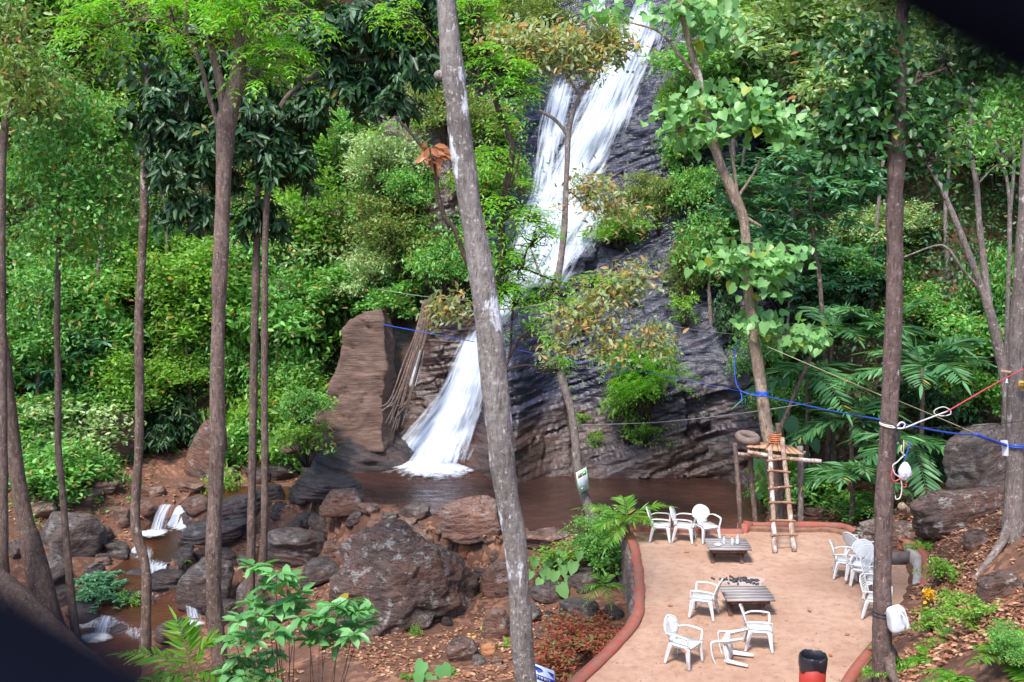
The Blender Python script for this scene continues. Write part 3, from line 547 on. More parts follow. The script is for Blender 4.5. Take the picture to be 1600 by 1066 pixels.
ROCKS = [
 (560, 720, 205, 92, D, 'big dark wet rock at the foot of the slab beside the waterfall', .6, (0, 8, 0), .08),
 (510, 760, 125, 36, D, 'flat dark layered rock at the left end of the pool', .7, (0, 4, 0), .1),
 (735, 812, 105, 62, Pk, 'pinkish pyramid-shaped rock rising at the pool edge left of the pale trunk', .7, (0, -8, 0), .05),
 (635, 824, 44, 26, Pk, 'small pale pink block resting on top of the largest boulder', .7, (0, 0, 10), 0),
 (658, 838, 60, 30, B, 'brown rock between the largest boulder and the pinkish pyramid rock', .8, (0, 5, 0), .05),
 (648, 800, 55, 26, Gy, 'grey flat rock at the pool outlet', .8, (0, -6, 0), .08),
 (730, 860, 32, 26, M_RORANGE, 'small orange rock below the pinkish pyramid rock', .9, (0, 0, 0), 0),
 (700, 858, 42, 24, B, 'brown cobble left of the small orange rock', .9, (0, 0, 20), 0),
 (765, 852, 36, 24, B, 'brown cobble right of the small orange rock beside the pale trunk', .9, (0, 0, 50), 0),
 (845, 845, 110, 30, B, 'long reddish ledge rock along the pool edge right of the pale trunk', .6, (0, 2, 0), .08),
 (922, 846, 70, 22, B, 'low reddish ledge rock at the pool edge below the sign tree', .6, (0, 0, 0), .08),
 (862, 926, 80, 32, Gy, 'grey slab below the heart-leaved plants right of the pale trunk', .7, (0, 6, 0), .06),
 (910, 905, 60, 32, Gy, 'grey slab under the shrubs left of the curved kerb', .7, (0, -8, 0), .06),
 (905, 960, 90, 50, Gy, 'pale grey rock below the curved retaining wall', .8, (0, 10, 0), .05),
 (780, 975, 60, 50, B, 'brown rock behind the pale trunk right of the largest boulder', .8, (0, 0, 0), .04),
 (775, 905, 52, 60, B, 'upright brown rock right of the largest boulder', .8, (0, 0, 0), .04),
 (722, 1018, 58, 40, Lc, 'round mottled rock in front of the largest boulder', .9, (0, 0, 0), 0),
 (765, 1015, 34, 18, M_RORANGE, 'flat reddish stone left of the pale trunk near the bottom', .8, (0, 0, 0), 0),
 (748, 1032, 26, 18, Gy, 'small grey stone below the flat reddish stone', .8, (0, 0, 0), 0),
 (776, 1036, 24, 16, B, 'small brown stone at the foot of the pale trunk', .8, (0, 0, 0), 0),
 (150, 905, 60, 26, D, 'dark flat rock left of the creek bush', .7, (0, 8, 0), .06),
 (60, 975, 90, 50, D, 'dark shaded rock near the bottom left corner', .8, (0, 0, 0), .04),
 (280, 830, 60, 24, D, 'dark ledge just below the small creek cascade', .6, (0, 0, 0), .1),
 (262, 905, 60, 26, D, 'dark layered rock behind the kinked trunk', .6, (0, 4, 0), .1),
 (420, 905, 50, 34, Gy, 'grey rock between the twin trunks and the grey slab', .8, (0, 0, 0), .04),
 (270, 985, 60, 34, Gy, 'grey rock behind the bright palm at the bottom left', .8, (0, 0, 0), .04),
 (180, 800, 40, 20, B, 'flat brown rock at the back edge of the upper creek', .8, (0, 0, 0), .04),
 (110, 782, 44, 18, B, 'low brown rock near the left bank shrubs', .8, (0, 0, 0), .04),
 (420, 770, 50, 24, D, 'dark rock behind the twin trunks in the upper creek', .8, (0, 0, 0), .06),
 (390, 828, 50, 22, D, 'dark low rock touching the twin trunks from the left', .8, (0, 10, 0), .06),
 (560, 808, 46, 22, Gy, 'grey rock just left of the small pale pink block', .8, (0, -12, 0), .05),
 (590, 822, 40, 20, B, 'reddish rock on the left shoulder of the largest boulder', .8, (0, 0, 0), .04),
 (690, 950, 40, 40, B, 'brown rock against the right foot of the largest boulder', .8, (0, 0, 0), .04),
 (830, 960, 40, 30, Gy, 'grey rock just right of the pale trunk', .8, (0, 0, 0), .04),
 (860, 985, 50, 30, B, 'brown rock above the red-leaved shrubs', .8, (0, 0, 0), .04),
 (60, 800, 60, 24, B, 'flat brown rock beside the buttressed trunk', .8, (0, -12, 0), .07),
 (30, 860, 50, 30, Gy, 'grey rock at the left edge above the fallen trunk', .8, (0, 0, 0), .07),
 (160, 835, 40, 28, Gy, 'grey rock between the left bank boulder and the creek', .8, (0, 12, 0), .07),
 (240, 768, 46, 18, B, 'flat leaf-strewn rock behind the small creek cascade', .8, (0, -1, 0), .07),
 (300, 762, 50, 18, B, 'long flat rock at the far side of the upper creek', .8, (0, 11, 0), .07),
 (345, 745, 60, 24, B, 'brown rock behind the tall brown trunk at the creek back', .8, (0, -2, 0), .07),
 (400, 745, 50, 24, D, 'dark rock behind the twin trunks at the creek back', .8, (0, 10, 0), .07),
 (440, 740, 56, 28, D, 'dark rock at the back right of the upper creek', .8, (0, -3, 0), .07),
 (130, 812, 36, 18, B, 'small flat rock on top of the left bank', .8, (0, 9, 0), .07),
 (480, 812, 44, 22, Gy, 'grey flat rock right of the twin trunks in the upper creek', .8, (0, -4, 0), .07),
 (525, 862, 50, 26, B, 'brown flat rock left shoulder of the largest boulder', .8, (0, 8, 0), .07),
 (445, 835, 46, 22, D, 'dark rock above the broad grey slab', .8, (0, -5, 0), .07),
 (575, 795, 40, 16, B, 'low brown rock at the outlet of the pool', .8, (0, 7, 0), .07),
 (610, 808, 36, 16, Gy, 'grey low rock at the outlet of the pool', .8, (0, -6, 0), .07),
 (695, 826, 36, 18, B, 'brown rock left of the pinkish pyramid rock', .8, (0, 6, 0), .07),
 (800, 832, 50, 16, B, 'low brown rock right of the pinkish pyramid rock', .8, (0, -7, 0), .07),
 (815, 868, 46, 22, B, 'brown rock just right of the pale trunk below the ledge', .8, (0, 5, 0), .07),
 (350, 960, 60, 40, D, 'dark wet rock left of the twin trunk feet', .8, (0, -8, 0), .07),
 (440, 955, 60, 40, Gy, 'grey rock behind the large-leaved shrub', .8, (0, 4, 0), .07),
 (200, 985, 60, 26, D, 'dark wet rock by the small blurred cascade', .8, (0, -9, 0), .07),
 (130, 960, 60, 30, D, 'dark wet rock left of the lower creek', .8, (0, 3, 0), .07),
 (300, 810, 36, 24, Gy, 'grey rock right of the small creek cascade pool', .8, (0, -10, 0), .07),
 (160, 880, 30, 16, B, 'small brown rock beside the middle creek pool', .8, (0, 2, 0), .07),
 (250, 850, 40, 16, D, 'dark low stone in the middle creek pool', .8, (0, -11, 0), .07),
 (385, 880, 40, 26, Gy, 'grey rock left of the twin trunks above the riffle', .8, (0, 1, 0), .07),
 (90, 770, 44, 20, B, 'brown stone under the left bank shrub', .8, (0, -12, 0), .07),
 (460, 862, 110, 66, Gy, 'broad grey slab right of the twin trunks', .8, (0, 8, 0), .07),
 (500, 896, 70, 44, Gy, 'grey slab left of the largest boulder', .7, (0, -10, 0), .05),
 (535, 785, 78, 38, B, 'brown block in the upper creek beside the flat dark layered rock', .7, (0, -4, 0), .06),
 (512, 820, 70, 26, Gy, 'long narrow grey rock leaning across the upper creek', .6, (0, 28, 0), .08),
 (472, 776, 46, 26, D, 'dark rock at the left foot of the big dark wet rock', .8, (0, 0, 0), .06),
 (440, 800, 44, 30, D, 'dark rock just right of the twin trunks in the upper creek', .8, (0, 20, 0), .06),
 (340, 835, 140, 44, Gy, 'long layered grey rock right of the small creek cascade', .6, (0, -6, 0), .12),
 (365, 800, 120, 46, Gy, 'layered grey rock behind the tall brown trunk', .7, (0, -14, 0), .12),
 (330, 868, 100, 28, D, 'dark flat rock below the long layered grey rock', .6, (0, -2, 0), .1),
 (325, 915, 105, 80, Gy, 'smooth upright grey boulder behind the tall brown trunk', .8, (0, 0, 0), 0),
 (395, 935, 60, 56, Gy, 'grey boulder between the tall brown trunk and the twin trunks', .8, (0, 0, 0), 0),
 (235, 902, 90, 24, D, 'dark flat slab crossing the creek behind the light-spotted trunk', .5, (0, 3, 0), .1),
 (250, 925, 70, 26, D, 'dark slab under the flat slab in the creek', .5, (0, -3, 0), .1),
 (115, 838, 110, 76, Gy, 'broad rounded grey boulder on the left bank', .9, (0, 6, 0), 0),
 (190, 812, 34, 40, B, 'upright brown rock left of the small creek cascade', .8, (0, 0, 0), 0),
 (222, 790, 52, 28, B, 'brown rock at the left lip of the small creek cascade', .8, (0, 0, 0), .05),
 (306, 788, 50, 26, B, 'brown rock at the right lip of the small creek cascade', .8, (0, -16, 0), .08),
 (180, 862, 46, 32, Gy, 'grey rock at the stream edge below the left bank boulder', .8, (0, 0, 0), 0),
 (140, 779, 50, 26, B, 'rounded brown rock at the back of the left bank', .8, (0, 0, 0), .04),
 (165, 762, 56, 26, B, 'flat brown rock under the shade at the back left bank', .8, (0, 0, 0), .06),
 (68, 895, 84, 44, Gy, 'long slanting grey slab at the far left', .6, (0, -28, 0), .06),
 (145, 890, 40, 20, Gy, 'small slanting grey slab beside the thin left trunk', .7, (0, -20, 0), .05),
 (90, 932, 80, 30, D, 'dark rock below the long slanting slab at the far left', .7, (0, 0, 0), .05),
 (290, 865, 34, 24, D, 'dark cobble in the creek below the cascade', .9, (0, 0, 0), 0),
 (278, 885, 30, 26, Gy, 'grey cobble left of the smooth upright boulder', .9, (0, 0, 0), 0),
 (210, 872, 36, 20, D, 'dark cobble by the second creek cascade', .9, (0, 0, 0), 0),
 (240, 960, 50, 22, D, 'dark cobble beside the foot of the light-spotted trunk', .9, (0, 0, 0), 0),
 (185, 690, 70, 92, B, 'large shaded brown rock under the shrubs of the left bank', .8, (0, 0, 0), .04),
 (325, 705, 62, 96, B, 'slanting brown rock face behind the tall brown trunk', .6, (0, 22, 0), .05),
 (484, 595, 62, 58, Pk, 'rounded pinkish rock left of the tall slab', .7, (0, 0, 0), .08),
 (490, 650, 60, 40, D, 'dark wet rock beneath the rounded pinkish rock', .7, (0, -10, 0), .08),
 (1540, 725, 150, 120, Gy, 'large dark sloping rock left of the far right tree', .8, (0, -30, 0), .04),
 (1390, 838, 130, 36, Lc, 'low brown rock bank behind the right trunk', .6, (0, -4, 0), .06),
 (1500, 795, 200, 70, Lc, 'long lichen-covered rock bank running up to the far right tree', .5, (0, -14, 0), .06),
 (1527, 846, 50, 32, Lc, 'mossy round stone on the right slope below the rock bank', .9, (0, 0, 0), 0),
 (1560, 920, 90, 46, Lc, 'half-buried mossy rock at the right edge', .8, (0, -12, 0), 0),
 (1480, 690, 40, 60, D, 'dark rock in the shade of the palms', .8, (0, 0, 0), .05),
 (1275, 800, 50, 14, B, 'flat brown stone behind the red kerb', .8, (0, 0, 0), 0),
 (1440, 850, 40, 18, B, 'small brown stone above the curved red kerb', .8, (0, 0, 0), 0),
]
for px, py, w_, h_, m_, lab, asp, rot, lay in ROCKS:
    rock(px, py, w_, h_, m_, lab, 'boulder' if w_ > 90 else 'rock', asp=asp, rot=rot, layers=lay, sub=5 if w_ > 100 else 4, name='boulder' if w_ > 90 else 'rock')
# loose creek cobbles, each a thing
cob = [rock_mesh('cobble', (1, .8, .55), 900 + i, [B, Gy, D, Gy][i % 4], 3, 8, .07) for i in range(8)]
zones = [(130, 300, 830, 960, 'creek bed left of the tall brown trunk'), (360, 520, 770, 850, 'upper creek bed right of the twin trunks'), (300, 480, 880, 1000, 'creek bed around the grey boulders'), (640, 790, 840, 1000, 'gully right of the largest boulder'), (820, 970, 880, 1010, 'foot of the curved retaining wall')]
zc = [24, 16, 14, 14, 16]
for (x0, x1, y0_, y1_, where), cnt in zip(zones, zc):
    for i in range(cnt):
        px, py = rng.uniform(x0, x1), rng.uniform(y0_, y1_); q = hit(px, py); sc_ = rng.uniform(.09, .26) * (1 if rng.random() < .75 else 1.6)
        o = obj('cobble', cob[int(rng.integers(8))], None, 'small loose cobble lying in the ' + where, 'cobble', 'cobbles in the ' + where); o.location = (q[0], q[1], q[2] + sc_ * .25)
        o.rotation_euler = (rng.uniform(-.3, .3), rng.uniform(-.3, .3), rng.uniform(0, 6.28)); o.scale = (sc_, sc_, sc_)
# tall tilted slab left of the waterfall: front outline given its own thickness
def slab():
    Y = 33.6; pts = [(440, 706), (470, 668), (500, 628), (520, 580), (532, 525), (556, 502), (588, 490), (596, 515), (598, 600), (599, 706)]
    F_ = np.array([P(a, b, Y) for a, b in pts]); F_[:, 1] = Y + (F_[:, 2] - F_[:, 2].min()) * .3
    bm = bmesh.new(); vs = [bm.verts.new(v) for v in F_]; f = bm.faces.new(vs); r = bmesh.ops.extrude_face_region(bm, geom=[f])
    nv = [g for g in r['geom'] if isinstance(g, bmesh.types.BMVert)]
    for v in nv: v.co += Vector((.06, 1.7, -.1))
    bmesh.ops.recalc_face_normals(bm, faces=bm.faces); bmesh.ops.triangulate(bm, faces=bm.faces)
    for _ in range(5):
        bmesh.ops.subdivide_edges(bm, edges=[e for e in bm.edges if e.calc_length() > .14], cuts=1, use_grid_fill=True)
    bmesh.ops.triangulate(bm, faces=bm.faces)
    V = np.array([v.co[:] for v in bm.verts]); bm.normal_update(); N = np.array([v.normal[:] for v in bm.verts]); Fc = np.array([[v.index for v in f.verts] for f in bm.faces]); bm.free()
    V[:, 0] += (V[:, 2] - V[:, 2].min()) * .0
    q = V[:, 2] * 2.6 + V[:, 0] * .9 + fbm(V, 3, 3) * .8; f = q - np.floor(q); st = np.where(f < .85, f / .85, (1 - f) / .15)
    V = V + N * (fbm(V * .8, 4, 8) * .3 + fbm(V * 3.5, 4, 9) * .09 - (np.abs(fbm(V * [.5, .5, 1.3] + 4, 3, 12)) < .025) * .09 + st * .015)[:, None]
    c = V.min(0); return obj('rock_slab', mesh_np('rock_slab', V, Fc, M_SLAB), None, 'tall leaning pinkish rock slab with a sharp right edge beside the waterfall', 'rock slab')
slab()
# small creek cascades
M_CASC = m_fall('cascade_water', 3.4, -.02)
def cascade(top, bot, w, ztop, zbot, label):
    a = G(*top, ztop); b = G(*bot, zbot); n = 22; u = np.linspace(-.5, .5, 14); t = np.linspace(0, 1, n)
    V = np.zeros((n, 14, 3))
    for i, q in enumerate(t):
        c = a + (b - a) * np.array([q, q ** 1.0, 0]); c[1] = a[1] - .45 * q - .1; c[2] = a[2] + .05 - (ztop - zbot) * q ** 1.8; V[i] = c; V[i, :, 0] += u * w * (1 + .25 * q)
    V[..., 1] -= np.abs(fbm(V * [5, 1, 1], 2, 4)) * .12
    me = mesh_np('falling_water', V.reshape(-1, 3), grid_faces(14, n)[:, ::-1], M_CASC, True); uvl = me.uv_layers.new(name='UVMap'); vi = np.zeros(len(me.loops), np.int32); me.loops.foreach_get('vertex_index', vi)
    uvl.data.foreach_set('uv', np.stack([(vi % 14) / 13, (vi // 14) / n * .35], 1).astype(np.float32).ravel())
    t_ = thing('cascade', label, 'cascade', a); o = obj('falling_water', me, t_); o.matrix_parent_inverse = Matrix.Translation(t_.location).inverted()
    c = V[-1].mean(0); W = w * 1.0; ring = [(c[0] + W * math.cos(k) * 1.15 - .1, c[1] - .25 + W * .8 * math.sin(k)) for k in np.linspace(0, 6.28, 9)[:-1]]
    C = np.array([[x, y, zbot] for x, y in ring]); 
    global G_; pixlike = C
    rr = np.linspace(0, 1, 8)[1:]; cc = C.mean(0); rg = catmull(np.vstack([C, C[:1]]), 41)[:-1]; VV = [cc + [0, 0, .042]]
    for q in rr: VV.extend(cc + (rg - cc) * q + np.array([0, 0, .03 + .012 * (1 - q * q)]))
    F3 = [(0, 1 + i, 1 + (i + 1) % 40) for i in range(40)]; F4 = [(1 + a_ * 40 + i, 1 + (a_ + 1) * 40 + i, 1 + (a_ + 1) * 40 + (i + 1) % 40, 1 + a_ * 40 + (i + 1) % 40) for a_ in range(6) for i in range(40)]
    me = mesh_np('foam', np.array(VV), [np.array(F3), np.array(F4)], M_FOAM2, True); at = me.color_attributes.new('edge', 'FLOAT_COLOR', 'POINT'); at.data.foreach_set('color', np.repeat(np.concatenate([[0]] + [np.full(40, q) for q in rr])[:, None], 4, 1).astype(np.float32).ravel())
    o = obj('foam', me, t_); o.matrix_parent_inverse = Matrix.Translation(t_.location).inverted()
cascade((264, 789), (260, 818), .62, -1.62, -2.28, 'small white creek cascade dropping between brown rocks on the left')
cascade((170, 962), (168, 982), .55, -3.15, -3.42, 'small blurred cascade near the dark bottom left corner')
cascade((300, 945), (300, 975), .5, -2.95, -3.15, 'white riffle behind the bright palm fronds at the bottom left')
# ------------------------------------------------------------------ leaf engine
TPL = {
 'rh': (np.array([[0, 0, 0], [.45, .5, 0], [1, 0, -.06], [.45, -.5, 0]]), np.array([[0, 1, 2, 3]])),
 'lf': (np.array([[0, 0, 0], [.32, .5, .14], [.7, .36, .08], [1, 0, -.14], [.7, -.36, .08], [.32, -.5, .14]]), np.array([[0, 1, 2, 3], [0, 3, 4, 5]])),
 'ht': (np.array([[0, 0, 0], [-.14, .28, .05], [.12, .52, .1], [.55, .4, .05], [1, 0, -.18], [.55, -.4, .05], [.12, -.52, .1], [-.14, -.28, .05]]), np.array([[0, 1, 2, 3, 4], [0, 4, 5, 6, 7]])),
}
def leaves(mb, Pn, Dn, Nn, L, W, t='lf'):
    T, F = TPL[t]; n = len(Pn)
    if n == 0: return
    Dn = nrm(Dn); S = nrm(np.cross(Nn, Dn)); Nn = np.cross(Dn, S); L = np.broadcast_to(L, (n,)); W = np.broadcast_to(W, (n,))
    V = Pn[:, None] + T[None, :, 0:1] * (L[:, None, None] * Dn[:, None]) + T[None, :, 1:2] * (W[:, None, None] * S[:, None]) + T[None, :, 2:3] * (W[:, None, None] * Nn[:, None])
    m = len(T); mb.add(V.reshape(-1, 3), (F[None] + (np.arange(n) * m)[:, None, None]).reshape(-1, F.shape[1]))
def rsph(r, n): return nrm(r.normal(size=(n, 3)))
def blob_pts(r, c, rad, n, gap=.0, shell=.45, gs=1.3):
    d = rsph(r, n * 2); d[:, 2] = np.where(d[:, 2] < -.5, -d[:, 2], d[:, 2]); q = r.uniform(shell, 1, (n * 2, 1)) ** .7
    q = q * (1 + .28 * fbm(d * 1.8 + c, 2, 5)[:, None])
    p = np.array(c) + d * q * np.array(rad); k = fbm(p * gs / max(.6, min(rad)), 2, 11) > gap - .2
    p, d = p[k][:n], d[k][:n]; return p, d
def crown(mb, r, p, d, style, size, k=8, spread=.25, wwid=.3):
    """put k leaves at each cluster point"""
    n = len(p)
    if style in ('fine', 'med'):
        P_ = np.repeat(p, k, 0) + r.normal(size=(n * k, 3)) * spread; O = np.repeat(d, k, 0)
        D_ = O * .5 + r.normal(size=(n * k, 3)) * .8 + [0, 0, -.25]; N_ = r.normal(size=(n * k, 3)) * .55 + O * .35 + [0, 0, .9]
        L = size * r.uniform(.7, 1.3, n * k); leaves(mb, P_, D_, N_, L, L * (.5 if style == 'fine' else .42), 'rh' if style == 'fine' else 'lf')
    elif style == 'whorl':      # rosettes of long leaves
        ang = r.uniform(0, 6.28, (n, 1)) + np.arange(k)[None] * (6.283 / k) + r.normal(size=(n, k)) * .25; el = r.uniform(-.75, .25, (n, k))
        D_ = np.stack([np.cos(ang) * np.cos(el), np.sin(ang) * np.cos(el), np.sin(el)], -1).reshape(-1, 3) + np.repeat(d, k, 0) * .35
        P_ = np.repeat(p, k, 0) + D_ * size * .08; N_ = np.tile([0, 0, 1.], (n * k, 1)) + r.normal(size=(n * k, 3)) * .25; L = size * r.uniform(.75, 1.2, n * k); leaves(mb, P_, D_, N_, L, L * wwid, 'lf')
    elif style == 'droop':      # mango-like hanging leaves
        ang = r.uniform(0, 6.28, (n, k)); el = r.uniform(-1.35, -.15, (n, k)); D_ = np.stack([np.cos(ang) * np.cos(el), np.sin(ang) * np.cos(el), np.sin(el)], -1).reshape(-1, 3) + np.repeat(d, k, 0) * [.3, .3, 0]
        P_ = np.repeat(p, k, 0) + r.normal(size=(n * k, 3)) * size * .2; N_ = np.repeat(d, k, 0) * .6 + r.normal(size=(n * k, 3)) * .35 + [0, 0, .5]; L = size * r.uniform(.7, 1.2, n * k); leaves(mb, P_, D_, N_, L, L * .3, 'lf')
    elif style == 'heart':
        P_ = np.repeat(p, k, 0) + r.normal(size=(n * k, 3)) * spread * [1, 1, .5]; D_ = np.repeat(d, k, 0) * .4 + r.normal(size=(n * k, 3)) * .45 + [0, -.15, -.55]
        N_ = r.normal(size=(n * k, 3)) * .3 + [0, -.55, .75]; L = size * r.uniform(.6, 1.25, n * k); leaves(mb, P_, D_, N_, L, L * .95, 'ht')
    elif style == 'round':
        P_ = np.repeat(p, k, 0) + r.normal(size=(n * k, 3)) * spread; D_ = np.repeat(d, k, 0) * .4 + r.normal(size=(n * k, 3)) * .7 + [0, 0, -.3]
        N_ = r.normal(size=(n * k, 3)) * .4 + [0, -.3, .8]; L = size * r.uniform(.7, 1.25, n * k); leaves(mb, P_, D_, N_, L, L * .62, 'lf')
    elif style == 'pinn':       # pinnate sprays: k pairs of leaflets on an arching rachis
        m = 3; pp = np.repeat(p, m, 0); a = r.uniform(0, 6.28, n * m); dd = nrm(np.stack([np.cos(a), np.sin(a), r.uniform(-.25, .5, n * m)], -1) + np.repeat(d, m, 0) * .6); Lr = size * 3.6 * r.uniform(.7, 1.2, n * m)
        fronds(mb, pp, dd, Lr, k, size, .3, .55, r)
def fronds(mb, b, d, L, k, leaf, wr, droop, r, tpl='lf', taper=True, up=.8, ang=.95, rachis=0, twist=.2):
    """b,d: bases & directions (n,3); k leaflet pairs"""
    n = len(b); t = np.linspace(.14, 1, k); L = np.broadcast_to(L, (n,)); d = nrm(d)
    T = t[None, :, None]; C = b[:, None] + d[:, None] * (L[:, None, None] * T) + np.array([0, 0, -1.]) * (L[:, None, None] * droop * T ** 2)
    tan = nrm(d[:, None] + np.array([0, 0, -1.]) * (2 * droop * T)); side = nrm(np.cross(tan, np.array([0, 0, 1.]))); nn = np.cross(side, tan)
    prof = (np.sin(np.pi * (t * .82 + .14)) ** .7 if taper else np.ones(k)); prof = np.maximum(prof, .35)
    for s in (-1, 1):
        D_ = tan * math.cos(ang) + side * s * math.sin(ang) + nn * (up - .8) + r.normal(size=(n, k, 3)) * twist * .5 + np.array([0, 0, -.12]); N_ = nn + side * s * .15 + r.normal(size=(n, k, 3)) * twist
        l = (leaf * prof)[None] * r.uniform(.85, 1.15, (n, k)); leaves(mb, C.reshape(-1, 3), D_.reshape(-1, 3), N_.reshape(-1, 3), l.ravel(), l.ravel() * wr, tpl)
    leaves(mb, C[:, -1], tan[:, -1], nn[:, -1], np.full(n, leaf * .8), np.full(n, leaf * wr * .8), tpl)
    if rachis:
        for i in range(n):
            tube(mb, np.vstack([b[i], C[i][::max(1, k // 5)]]), [rachis, rachis * .3], 4)
# leaf materials
ML = {
 'bright': mat_leaf('bright_leaf', (0.128, 0.371, 0.026), (0.256, 0.602, 0.045), (.42, .3, .05), tr=1, trans=.5),
 'green': mat_leaf('green_leaf', (0.077, 0.243, 0.045), (0.205, 0.474, 0.096), (.4, .26, .07)),
 'dark': mat_leaf('dark_leaf', (0.014, 0.050, 0.015), (0.038, 0.1, 0.03), (.2, .18, .03), rough=.42, spec=.38, trans=.15, frac3=.01),
 'teal': mat_leaf('teal_leaf', (0.058, 0.192, 0.090), (0.154, 0.358, 0.192), (.3, .1, .04), rough=.4, frac3=.012),
 'lime': mat_leaf('lime_leaf', (0.12, 0.29, 0.035), (0.26, 0.48, 0.07), (.45, .2, .05), trans=.45, frac3=.03),
 'pale': mat_leaf('pale_leaf', (0.218, 0.384, 0.128), (0.461, 0.614, 0.282), (.4, .13, .05), trans=.35, frac3=.04),
 'copper': mat_leaf('copper_leaf', (0.256, 0.358, 0.166), (0.486, 0.538, 0.307), (.6, .36, .14), trans=.48, frac3=.24, rough=.45),
 'heart': mat_leaf('broad_leaf', (0.126, 0.315, 0.095), (0.252, 0.483, 0.158), (.35, .38, .05), trans=.4, frac3=.04),
 'olive': mat_leaf('olive_leaf', (0.102, 0.192, 0.038), (0.243, 0.333, 0.077), (.35, .18, .05), frac3=.08),
 'palm': mat_leaf('palm_leaf', (0.048, 0.162, 0.057), (0.123, 0.294, 0.104), (.4, .28, .06), trans=.3, frac3=.02),
 'palmb': mat_leaf('bright_palm_leaf', (0.095, 0.273, 0.021), (0.200, 0.420, 0.047), (.4, .3, .08), trans=.45, frac3=.03),
 'bigl': mat_leaf('shrub_leaf', (0.095, 0.284, 0.084), (0.179, 0.420, 0.147), (.4, .3, .06), trans=.35, frac3=.02),
 'dead': mat_leaf('dead_leaf', (0.420, 0.130, 0.050), (0.500, 0.200, 0.090), (.3, .12, .05), trans=.3),
 'under': mat_leaf('undergrowth_gap_shade_leaf', (0.018, 0.065, 0.014), (0.050, 0.140, 0.030), (.2, .16, .05)),  # kept dark so the colour stands in for shaded gaps between bushes
 'mid': mat_leaf('glossy_mid_leaf', (0.029, 0.098, 0.029), (0.069, 0.196, 0.052), (.25, .25, .05), rough=.35, frac3=.01),
 'litter': mat_leaf('litter_leaf', (0.200, 0.075, 0.035), (0.420, 0.190, 0.100), (.5, .3, .18), trans=.1, frac3=.22, rough=.7),
 'red': mat_leaf('red_leaf', (0.300, 0.050, 0.030), (0.420, 0.120, 0.060), (.2, .2, .06), trans=.3, frac3=.25),
}
MBK = {
 'brown': mat_bark('brown_bark', (.12, .08, .064), (.24, .17, .14)),
 'tall': mat_bark('tall_trunk_bark', (.135, .088, .07), (.28, .195, .16), (.42, .36, .33), .68, .72, 4),
 'spot': mat_bark('spotted_bark', (.13, .085, .065), (.27, .19, .15), (.45, .4, .36), .58, .64, 5),
 'pale': mat_bark('pale_bark', (.2, .165, .145), (.37, .32, .29), (.78, .76, .78), .56, .6, 2.2, rings=2.0),
 'right': mat_bark('right_trunk_bark', (.13, .085, .07), (.24, .165, .145), (.6, .57, .55), .66, .7, 6, rings=1.4),
 'cream': mat_bark('cream_bark', (.26, .18, .13), (.45, .34, .26), (.6, .52, .46), .6, .66, 4),
 'dark': mat_bark('dark_bark', (.05, .035, .025), (.11, .075, .055)),
 'grey': mat_bark('grey_bark', (.17, .13, .115), (.32, .26, .23), (.5, .45, .43), .6, .66, 6),
}
